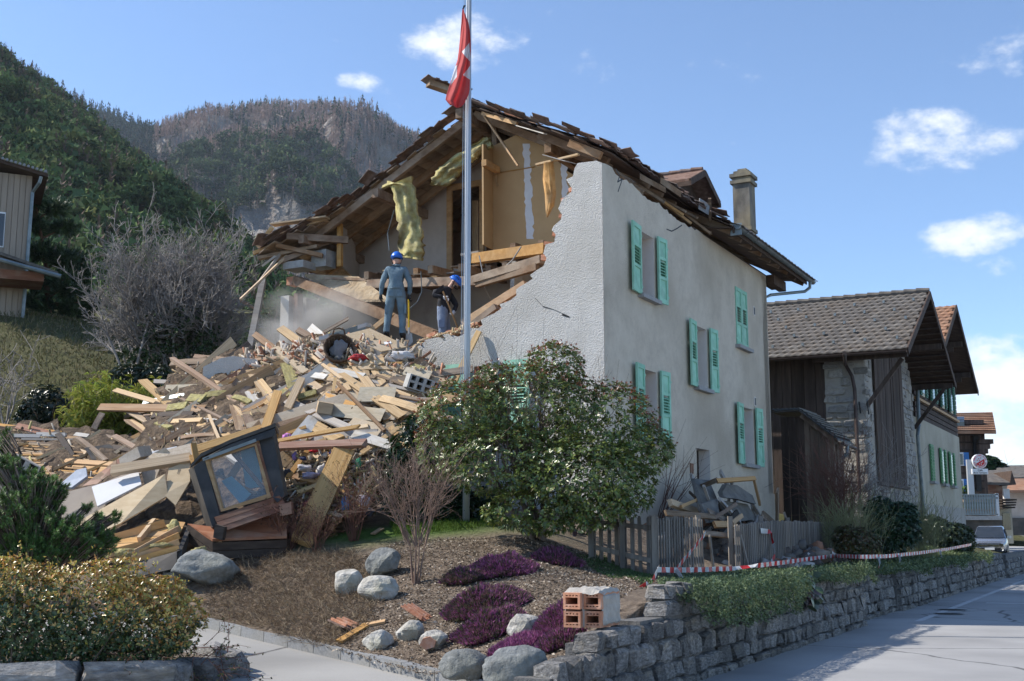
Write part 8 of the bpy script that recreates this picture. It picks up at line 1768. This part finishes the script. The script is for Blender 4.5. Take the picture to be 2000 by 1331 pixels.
# ---- pines: needle tufts
def tufts(name, tips, dirs, k, L_, cols, par, w=.006, wide=.8):
    n = len(tips); P = np.repeat(np.asarray(tips, float), k, 0); A = np.repeat(unit(np.asarray(dirs, float)), k, 0); P = P-A*NR.uniform(0, L_*.9, (n*k, 1)); r = NR.normal(size=(n*k, 3)); D = unit(A+r*wide*.6); put(leaves(name, P, D, r, NR.uniform(L_*.7, L_*1.1, n*k), w, np.repeat(pal(cols, n, .35), k, 0)*NR.uniform(.8, 1.2, (n*k, 1)), mt['needle'], None, .05), par)
mb_ = Vector((-5.7, 14.2, .3)); mg = plant('mountain_pine', 'dense dwarf mountain pine above the hedge at the left', 'pine', mb_)
tl2 = []; segs = []; rr = random.Random(17)
targets = []
for (bx, by, rx, ry, dy), m in zip(((70, 960, 60, 50, 0), (20, 1010, 60, 60, -.3), (90, 1030, 70, 50, -.2), (150, 1050, 55, 45, -.2), (15, 920, 35, 35, 0), (50, 1080, 80, 40, -.4), (200, 1055, 35, 35, .1), (225, 1010, 14, 14, .2), (170, 990, 12, 12, .2), (10, 860, 18, 28, .3), (195, 1010, 16, 14, .2), (110, 960, 30, 22, .1)), (190, 190, 190, 140, 80, 190, 70, 12, 10, 26, 14, 40)):
    for i in range(m):
        d = unit(NR.normal(size=3)); kk = (14.3+dy)/2330; c_ = np.array(at(bx, by, 14.3+dy)); q = c_+d*np.array([rx, min(rx, ry), ry])*kk*NR.uniform(.55, 1); targets.append((q, unit(d*np.array([1, 1, .6])+np.array([0, 0, .9]))))
for q, d in targets: mid = Vector(q)*.6+mb_*.4; mid.z = q[2]-.25; segs += [(tuple(mid), tuple(q), .012, .007)]
for b_, e_ in ((mb_, at(120, 1030, 14.3)), (mb_, at(60, 960, 14.4)), (mb_, at(200, 1040, 14.4)), (at(150, 1060, 14.3), at(225, 1015, 14.5)), (mb_, at(10, 900, 14.6))): segs.append((tuple(b_), tuple(e_), .05, .015))
put(twig_mesh('branches', segs, mt['bark']), mg); tufts('needles', [t[0] for t in targets], [t[1] for t in targets], 60, .06, [(.10, .18, .04), (.14, .24, .06), (.08, .14, .035)], mg, .007, 1.7)
# a Scots pine behind the clad building
pb_ = gp(100, 600, 50); pn = plant('scots_pine', 'tall pine with reddish trunk beside the clad building', 'pine tree', pb_); tp_ = at(70, 395, 50); segs = [(tuple(pb_-Z*.3), tuple(pb_.lerp(tp_, .5)+Vector((.1, 0, 0))), .16, .11), (tuple(pb_.lerp(tp_, .5)+Vector((.1, 0, 0))), tuple(tp_), .11, .03)]; tips = []; dirs = []
for (bx, by, rx, ry), m in zip(((70, 390, 24, 26), (110, 405, 30, 22), (70, 440, 30, 22), (125, 445, 38, 16), (80, 490, 34, 24), (125, 505, 45, 26), (75, 545, 34, 26), (130, 560, 50, 34), (165, 535, 22, 22), (95, 600, 44, 24), (150, 605, 40, 30), (60, 580, 24, 20), (180, 590, 22, 22)), (70, 70, 70, 80, 90, 130, 90, 150, 50, 90, 100, 40, 40)):
    for i in range(m):
        d = unit(NR.normal(size=3)); kk = 50/2330; c_ = np.array(at(bx, by, 50)); q = c_+d*np.array([rx, rx*.8, ry])*kk*NR.uniform(.4, 1); tips.append(q); dirs.append(unit(d+np.array([0, 0, .5])))
    f = (at(bx, by, 50).z-pb_.z)/(tp_.z-pb_.z); segs.append((tuple(pb_.lerp(tp_, max(.1, f-.1))), tuple(at(bx, by, 50)), .06, .02))
put(twig_mesh('trunk', segs, mt['barkr'] if 'barkr' in mt else M('reddish pine bark', C3((.13, .07, .045), (.22, .12, .08)), 5)), pn); tufts('crown', tips, dirs, 26, .30, [(.045, .075, .025), (.06, .095, .035), (.03, .055, .02)], pn, .03, 1.1)
# ---- bamboo
bb_ = gp(215, 870, 26.5); bm_ = plant('bamboo', 'yellow-green bamboo clump behind the left heap', 'bamboo', bb_); segs = []; rr = random.Random(23); tips = []
for i in range(90):
    px = rr.uniform(120, 305); e = at(px, rr.uniform(725, 815)+abs(px-210)*.25, 26.5+rr.uniform(-.7, .7)); s0_ = bb_+Vector((rr.uniform(-.8, .8), rr.uniform(-.4, .4), 0)); m_ = s0_.lerp(e, .6)+Z*.2; segs += [(tuple(s0_), tuple(m_), .012, .009), (tuple(m_), tuple(e), .009, .003)]
    for f in np.linspace(.25, 1, 26): q = s0_.lerp(m_, min(1, f/.6)) if f < .6 else m_.lerp(e, (f-.6)/.4); tips.append((np.array(q)+NR.normal(0, .09, 3), NR.normal(0, .8, 3)+np.array([0, 0, .1])))
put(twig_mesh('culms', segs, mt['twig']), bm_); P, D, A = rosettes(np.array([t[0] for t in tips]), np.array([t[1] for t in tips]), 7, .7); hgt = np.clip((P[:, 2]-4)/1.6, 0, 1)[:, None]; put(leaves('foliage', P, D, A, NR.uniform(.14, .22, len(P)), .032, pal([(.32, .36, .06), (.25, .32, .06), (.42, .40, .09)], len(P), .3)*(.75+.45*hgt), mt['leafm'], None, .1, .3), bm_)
# ---- shrubs of the left background
leaf_shrub('evergreen_shrub', 'dark round evergreen shrub left of the bamboo', [(90, 800, 48, 48), (60, 815, 30, 35)], 29.5, 800, 6, .11, .05, [(.012, .024, .01), (.018, .034, .014)], dep=.8, base=gp(90, 840, 29.5)); leaf_shrub('ivy_thicket', 'ivy and evergreen undergrowth right of the bamboo', [(330, 770, 60, 38), (390, 755, 60, 32), (300, 740, 40, 30), (440, 745, 40, 25), (250, 735, 40, 25)], 33, 1100, 6, .13, .07, [(.02, .035, .014), (.03, .05, .02)], dep=.6, base=gp(350, 790, 33), cat='thicket')
MINR = .009; tb_ = gp(320, 745, 38); th_ = plant('bare_thicket', 'big leafless grey thicket in the left background', 'thicket', tb_); segs = []; rr = random.Random(41)
for i in range(46):
    px = rr.uniform(235, 420); b_ = gp(px, 740, 38+rr.uniform(-1.5, 1.5)); top_ = at(px+rr.uniform(-28, 28), 505+abs(px-330)*.32+rr.uniform(0, 60), 38+rr.uniform(-1.5, 1.5)); grow(b_, (top_-b_).normalized()+Vector((rr.gauss(0, .1), 0, 0)), (top_-b_).length*.92, .06, 3, rr, segs, 2, .10, .22, .40, 6)
put(twig_mesh('branches', segs, M('pale bare twigs', C3((.20, .18, .165), (.30, .275, .255)), 3)), th_)
c, a = blob_points([(350, 640, 80, 50), (300, 690, 90, 40), (400, 680, 50, 40)], 500, 37, .6, .1); P, D, A = rosettes(c, a, 5, .6); put(leaves('ivy_leaves', P, D, A, .12, .07, pal([(.03, .05, .02), (.05, .08, .03)], len(P)), mt['leafm']), th_)
bare_shrub('bare_tree', 'pale grey leafless small tree at the left edge', gp(10, 830, 30), 5, 1.5, .5, .03, 3, 'twig', 2, 51, .6, .1, .3, cat='tree', steps=4)
MINR = .004
leaf_shrub('conifer_shrub', 'light green conifer behind the leaning posts of the ruin', [(520, 640, 36, 36), (505, 670, 40, 34), (540, 615, 16, 22)], 42, 900, 6, .14, .04, [(.07, .12, .05), (.09, .14, .06), (.05, .09, .04)], dep=.8, base=gp(520, 690, 42), mat='leafm'); leaf_shrub('conifer_shrub', 'dim green shrub at the foot of the cottage wall', [(440, 650, 26, 45), (470, 680, 34, 26)], 44, 500, 6, .14, .05, [(.04, .07, .03), (.06, .09, .04)], base=gp(445, 690, 44), mat='leafm')
# ---- street side plants on the right
bare_shrub('bare_shrub', 'dense red-brown leafless shrub in front of the shed', H(-1.9, 10.6, G(H(-1.9, 10.6).x, H(-1.9, 10.6).y)), 46, 2.0, .42, .012, 2, 'twigr', 2, 61, .5, .15, .22, steps=4)
bare_shrub('bare_shrub', 'thin grey leafless shrub right of the shed', H(-2.4, 13.2, G(H(-2.4, 13.2).x, H(-2.4, 13.2).y)), 22, 2.0, .5, .010, 2, 'twig', 2, 62, .5, .15, .22)
def wshrub(label, px, py, Y, blobs, n, k, L_, W_, cols, name='shrub', **kw): return leaf_shrub(name, label, blobs, Y, n, k, L_, W_, cols, base=gp(px, py, Y), **kw)
wshrub('low reddish-green bush beside the end of the picket fence', 1675, 1090, 25.5, [(1675, 1062, 46, 32), (1655, 1055, 28, 30)], 900, 6, .06, .03, [(.05, .07, .02), (.10, .05, .02), (.07, .09, .03), (.12, .08, .02)])
wshrub('dark laurel bush in front of the stone barn', 1740, 1090, 27.5, [(1740, 1035, 56, 46), (1720, 1000, 30, 28), (1765, 1010, 28, 30)], 1100, 6, .12, .045, [(.02, .05, .018), (.03, .07, .025)], name='laurel_shrub')
wshrub('variegated grey-green bush before the neighbour house', 1845, 1075, 37, [(1845, 1045, 38, 28), (1820, 1030, 28, 22), (1870, 1050, 26, 26)], 800, 6, .13, .06, [(.05, .08, .035), (.10, .13, .08), (.04, .06, .03)]); wshrub('small olive bush just left of the parked car', 1885, 1080, 40, [(1885, 1055, 18, 28)], 300, 6, .12, .05, [(.06, .08, .02), (.09, .1, .03)])
def broom(label, px, py, Y, n, h, seed):
    b_ = gp(px, py, Y); t_ = plant('broom_shrub', label, 'shrub', b_); segs = []; rr_ = random.Random(seed)
    for i in range(n): grow(b_+Vector((rr_.gauss(0, .25), rr_.gauss(0, .2), 0)), (rr_.gauss(0, .3), rr_.gauss(0, .25), 1), h*rr_.uniform(.6, 1.1), .007, 1, rr_, segs, 2, .1, .12, .55, 4)
    put(twig_mesh('stems', segs, M('green broom stem %d' % seed, C3((.17, .18, .08), (.26, .26, .14)), 3)), t_)
broom('grey-green broom left of the laurel in front of the barn', 1655, 1060, 26.5, 90, 1.1, 71); broom('greenish broom right of the laurel in front of the barn', 1800, 1060, 32, 100, 1.2, 72); broom('broom behind the laurel by the barn corner', 1700, 1050, 29, 60, 1.2, 73)
c, a = blob_points([(1610, 880, 14, 30), (1622, 900, 10, 20)], 300, H(-1.25, 13).y-.1, .4, .1); t_ = plant('ivy', 'ivy climbing the street corner of the shed', 'ivy', H(-1.3, 13, 1.9)); P, D, A = rosettes(c, a, 5, .6); put(leaves('foliage', P, D, A, .07, .05, pal([(.03, .05, .02), (.05, .06, .03), (.06, .045, .03)], len(P)), mt['leafm']), t_)
leaf_shrub('round_tree', 'round green tree beyond the café sign', [(1925, 908, 30, 16), (1908, 912, 18, 14), (1945, 915, 20, 12)], 130, 700, 6, .5, .35, [(.02, .05, .02), (.035, .07, .025)], base=at(1925, 1030, 130), cat='tree', mat='leafm'); leaf_shrub('potted_plant', 'green plants along the café terrace rail', [(1890, 960, 10, 14), (1895, 985, 14, 10), (1930, 985, 14, 10)], 77.9, 160, 6, .22, .1, [(.06, .13, .03), (.1, .17, .04)], base=at(1890, 1006, 77.9), mat='leafm', stems=2, cat='plant')
# ---- grass strip, dry grass and mulch on the bank
def scatter(name, label, poly, n, fn, mat, cat):
    xs = [p[0] for p in poly]; ys = [p[1] for p in poly]; P = []
    cr = [hit(x, y) for x, y in poly]; x0, x1 = min(p.x for p in cr), max(p.x for p in cr); y0, y1 = min(p.y for p in cr), max(p.y for p in cr); pl = [(p.x, p.y) for p in cr]
    while len(P) < n:
        x, y = R.uniform(x0, x1), R.uniform(y0, y1)
        if inside(x, y, pl): P.append((x, y))
    P = np.array(P); P = np.c_[P, gz(P[:, 0], P[:, 1])+nrm(P[:, 0], P[:, 1])*.035]; D, N_, L_, W_, C_ = fn(P); o = leaves(name, P+Z_np*.005, D, N_, L_, W_, C_, mt[mat]); tag(o, label, cat, kind='stuff')
def g_green(P): n = len(P); return NR.normal(0, .35, (n, 3))+Z_np, NR.normal(size=(n, 3)), NR.uniform(.05, .11, n), .008, pal([(.09, .17, .02), (.13, .2, .03), (.07, .12, .02)], n)
def g_dry(P): n = len(P); return NR.normal(0, 1, (n, 3))*np.array([1, 1, .3])+Z_np*.35, NR.normal(size=(n, 3)), NR.uniform(.08, .22, n), .007, pal([(.26, .19, .12), (.33, .26, .17), (.17, .12, .08), (.12, .085, .06)], n)
def g_chip(P): n = len(P); return NR.normal(0, 1, (n, 3))*np.array([1, 1, .25]), NR.normal(0, .5, (n, 3))+Z_np, NR.uniform(.02, .055, n), NR.uniform(.012, .03, n), pal([(.26, .20, .145), (.38, .31, .235), (.14, .105, .075), (.5, .43, .35), (.09, .065, .05)], n)
scatter('grass', 'short bright grass strip under the laurel', [(760, 1025), (860, 1012), (1000, 1015), (1000, 1032), (880, 1040), (770, 1052)], 7000, g_green, 'straw', 'grass')
scatter('dry_grass', 'dry straw-coloured grass on the bank left of the heather', [(400, 1120), (560, 1085), (690, 1080), (760, 1160), (700, 1250), (640, 1270), (400, 1205)], 16000, g_dry, 'straw', 'dry grass')
scatter('mulch', 'wood chips and dead leaves covering the bank', [(640, 1270), (700, 1090), (800, 1055), (1000, 1050), (1170, 1090), (1270, 1140), (1200, 1180), (1120, 1290), (850, 1320)], 26000, g_chip, 'straw', 'mulch')
scatter('low_weeds', 'low green weeds on the bank by the fence', [(1120, 1085), (1180, 1090), (1280, 1130), (1270, 1150), (1160, 1115)], 3500, lambda P: (NR.normal(0, .8, (len(P), 3))+Z_np*.6, NR.normal(size=(len(P), 3)), .035, .02, pal([(.07, .12, .04), (.1, .15, .06)], len(P))), 'straw', 'weeds')

def hill_tufts():
    n = 14000; x = NR.uniform(-24, -4, n); y = NR.uniform(27, 52, n); P = np.c_[x, y, gz(x, y)-.05]; D = NR.normal(0, .5, (n, 3))+Z_np
    o = leaves('hill_grass', np.repeat(P, 2, 0), np.repeat(D, 2, 0)+NR.normal(0, .3, (2*n, 3)), NR.normal(size=(2*n, 3)), NR.uniform(.10, .28, 2*n), .035, pal([(.13, .12, .05), (.17, .15, .075), (.10, .11, .04), (.20, .17, .10)], 2*n), mt['straw']); tag(o, 'rough winter grass on the hillside at the left', 'grass', kind='stuff')
hill_tufts()
# ================================================================ wooded mountains
def hill(name, prof, Yr, foot_y, Yf, mat, rough, nu=90, nv=40, seed=0):
    xs = np.array([p[0] for p in prof], float); ys = np.array([p[1] for p in prof], float); U_ = np.linspace(xs[0], xs[-1], nu); G_ = []
    for v_ in np.linspace(0, 1.25, nv):
        row = []
        for px in U_:
            yr = Yr(px) if callable(Yr) else Yr; r = at(px, float(np.interp(px, xs, ys)), yr); f = at(px, foot_y, Yf)
            if v_ <= 1: p = f.lerp(r, v_); w = v_*(1-v_)*4
            else: p = r+(r-f)*(v_-1)*.6; p.z = r.z-(v_-1)*abs(r.z-f.z)*1.2; w = 0
            d = noise.fractal(Vector((p.x, p.y, 0))*(7/Yf/2)+Vector((seed, 0, 0)), 1, 2, 5)*rough; p.z += d*w; p.y -= d*w*1.0; row.append(p)
        G_.append(row)
    V_ = np.array([[tuple(p) for p in r] for r in G_]); i = np.arange(nu*nv).reshape(nv, nu); F_ = np.stack([i[:-1, :-1], i[:-1, 1:], i[1:, 1:], i[1:, :-1]], -1).reshape(-1, 4); me = np_mesh(name, V_.reshape(-1, 3), F_, mat, smooth=True); o = link(name, me); o['kind'] = 'structure'; return V_, U_
mt['forest'] = M('forest floor', C3((.03, .028, .018), (.055, .048, .032), (.08, .07, .05)), .03, rough=1); mt['cliff'] = M('limestone cliff and scrub', C3((.09, .07, .055), (.15, .12, .10), (.22, .20, .18), (.34, .32, .30)), .014, detail=9, rough=1, bump=1, bscale=.02, bdist=30, nrough=.7, stretch=(1.4, 1, .7))
profA = [(-260, 0), (-100, 60), (0, 122), (40, 155), (110, 203), (170, 245), (230, 305), (300, 355), (380, 425), (440, 475), (500, 535), (570, 610), (680, 700)]
profB = [(-60, 150), (60, 150), (150, 205), (200, 228), (250, 248), (300, 262), (345, 256), (400, 243), (480, 228), (560, 217), (650, 220), (720, 238), (790, 268), (850, 298), (920, 340), (1000, 420), (1090, 520), (1200, 620), (1400, 800), (1600, 1000)]
VA, UA = hill('forest_slope', profA, lambda x: 430-.12*(x+260), 735, 118, mt['forest'], 9, seed=3); VB, UB = hill('mountain', profB, 1500, 760, 520, mt['cliff'], 60, seed=8, nu=120, nv=50)
def tree_proto(kind, seed):
    r = np.random.default_rng(seed); V_ = []; S_ = []
    if kind == 'pine':      # irregular rounded crown of ragged tufts, unit height
        for i in range(80):
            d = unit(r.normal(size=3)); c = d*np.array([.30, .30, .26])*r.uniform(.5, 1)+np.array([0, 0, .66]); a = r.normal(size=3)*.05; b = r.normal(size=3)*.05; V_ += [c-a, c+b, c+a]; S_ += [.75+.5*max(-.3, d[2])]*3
        V_ += [np.array((-.02, 0, 0)), np.array((.02, 0, 0)), np.array((0, 0, .7))]; S_ += [.6]*3
    elif kind == 'fir':
        for i in range(30):
            h = r.uniform(.08, 1); w = (1-h)*.22+.02; th = r.uniform(0, 6.283); e = np.array([math.cos(th), math.sin(th), 0]); c = np.array([0, 0, h]); t_ = np.array([-e[1], e[0], 0])*w*.45; V_ += [c+np.array([0, 0, .05]), c+e*w-t_-np.array([0, 0, .06]), c+e*w+t_-np.array([0, 0, .06])]; S_ += [1.]*3
    else:                   # bare larch / broadleaf: thin sprays
        for i in range(26):
            h = r.uniform(.2, 1); w = (1-h)*.2+.05; th = r.uniform(0, 6.283); e = np.array([math.cos(th), math.sin(th), .5]); c = np.array([0, 0, h*.9]); t_ = np.array([-e[1], e[0], 0])*.018; V_ += [c-t_, c+t_, c+e*w+np.array([0, 0, .05])]; S_ += [1.]*3
        V_ += [np.array((-.016, 0, 0)), np.array((.016, 0, 0)), np.array((0, 0, 1.))]; S_ += [.8]*3
    return np.array(V_), np.array(S_)
PR = {k: [tree_proto(k, i) for i in range(4)] for k in ('pine', 'fir', 'bare')}
def forest(name, label, Vg, Ug, n, choose, vmax=1.0, accept=None, seed=1):
    r = np.random.default_rng(seed); nv, nu, _ = Vg.shape; jm = int((nv-1)/1.25); outV, outC = [], []; c = 0; tries = 0
    while c < n and tries < n*6:
        tries += 1; fi = r.uniform(0, nu-1.01); fj = r.uniform(0, jm*vmax-.01)+(r.uniform(0, 2) if r.random() < .06 else 0); i, j = int(fi), int(fj); a, b = fi-i, fj-j; p = Vg[j, i]*(1-a)*(1-b)+Vg[j, i+1]*a*(1-b)+Vg[j+1, i]*(1-a)*b+Vg[j+1, i+1]*a*b
        px = Ug[i]+(Ug[i+1]-Ug[i])*a; v_ = fj/jm
        if accept and not accept(px, v_, p): continue
        kind, h, col = choose(px, v_, p, r); Vp, Sp = PR[kind][r.integers(4)]; th = r.uniform(0, 6.283); cs, sn = math.cos(th), math.sin(th); q = Vp@np.array([[cs, sn, 0], [-sn, cs, 0], [0, 0, 1]])*np.array([h*r.uniform(.85, 1.25), h*r.uniform(.85, 1.25), h])+p-np.array([0, 0, h*.05]); outV.append(q); outC.append(np.outer(Sp, np.array(col)*r.uniform(.75, 1.25))); c += 1
    V_ = np.concatenate(outV); F_ = np.arange(len(V_)).reshape(-1, 3); o = link(name, np_mesh(name, V_, F_, mt['forest_leaf'], np.concatenate(outC))); tag(o, label, 'forest', kind='stuff'); return o
def chA(px, v_, p, r):
    q = r.random(); nz = noise.noise(Vector((p[0], p[1], p[2]))*.03)
    if q < .14+.25*(nz > .25): return 'bare', r.uniform(7, 11), (.17, .13, .105)
    if q < .2: return 'fir', r.uniform(7, 10), (.05, .08, .04)
    return 'pine', r.uniform(5.5, 9), [(.10, .15, .06), (.12, .17, .065), (.08, .125, .06), (.15, .17, .065)][r.integers(4)]
forest('pine_forest', 'dark pine forest on the near slope at the left', VA, UA, 6500, chA, seed=5)
def chB(px, v_, p, r):
    nz = noise.noise(Vector((p[0], p[1], p[2]))*.008)
    if px < 330 and v_ > .5 and px < 300: return ('fir', r.uniform(18, 28), (.028, .046, .03)) if r.random() < .6 else ('bare', r.uniform(14, 20), (.17, .14, .12))
    if v_ > .62+nz*.3: return ('bare', r.uniform(15, 22), (.38, .28, .245)) if r.random() < .92 else ('fir', r.uniform(18, 26), (.05, .075, .042))
    if r.random() < .45: return 'bare', r.uniform(12, 18), (.33, .25, .215)
    return ('pine' if r.random() < .6 else 'fir'), r.uniform(13, 20), [(.08, .11, .05), (.105, .135, .055), (.07, .10, .05)][r.integers(3)]
def accB(px, v_, p):
    y = 1038-2330*(p[2]-1.6)/p[1]; nz = noise.noise(Vector((p[0]*.02, 3, p[2]*.03)))
    return px < 960 and not (430 < px < 720 and y > 385+abs(px-560)*.25+nz*60)
forest('mountain_forest', 'bare larches and firs covering the distant mountain', VB, UB, 19000, chB, accept=accB, seed=6)
# ================================================================ air
def volume(name, loc, dim, dens, col, label, aniso=.2, noise_sc=None):
    mb = MB(); mb.box(loc, *dim); o = mb.build(name, []); m = bpy.data.materials.new(name); m.use_nodes = True; t = m.node_tree; t.nodes.clear(); vo = t.nodes.new('ShaderNodeVolumePrincipled'); vo.inputs['Color'].default_value = col+(1,); vo.inputs['Density'].default_value = dens; vo.inputs['Anisotropy'].default_value = aniso
    out = t.nodes.new('ShaderNodeOutputMaterial'); t.links.new(vo.outputs[0], out.inputs['Volume']); o.data.materials.append(m); tag(o, label, 'haze', kind='stuff'); return o, t, vo

volume('haze', (0, 900, 335), (3600, 2300, 690), .00008, (.7, .84, 1.0), 'thin bluish air between the street and the mountains', .3)
o, t, vo = volume('dust_cloud', (0, 0, 0), (1, 1, 1), .0, (.9, .88, .85), 'pale dust drifting over the top of the debris pile')
c_ = (on_t(620, 640, .9)); o.location = c_; o.scale = (3.2, 2.2, 2.2)
tcn = t.nodes.new('ShaderNodeTexCoord'); ln = t.nodes.new('ShaderNodeVectorMath'); ln.operation = 'LENGTH'; t.links.new(tcn.outputs['Object'], ln.inputs[0])
mr = t.nodes.new('ShaderNodeMapRange'); t.links.new(ln.outputs['Value'], mr.inputs[0]); mr.inputs[1].default_value = .05; mr.inputs[2].default_value = .5; mr.inputs[3].default_value = 1; mr.inputs[4].default_value = 0
nz = t.nodes.new('ShaderNodeTexNoise'); nz.inputs['Scale'].default_value = 3.2; nz.inputs['Detail'].default_value = 3; t.links.new(tcn.outputs['Object'], nz.inputs['Vector'])
m2 = t.nodes.new('ShaderNodeMapRange'); t.links.new(nz.outputs['Fac'], m2.inputs[0]); m2.inputs[1].default_value = .38; m2.inputs[2].default_value = .7; m2.inputs[3].default_value = 0; m2.inputs[4].default_value = 4
mu = t.nodes.new('ShaderNodeMath'); mu.operation = 'MULTIPLY'; t.links.new(mr.outputs[0], mu.inputs[0]); t.links.new(m2.outputs[0], mu.inputs[1]); t.links.new(mu.outputs[0], vo.inputs['Density'])
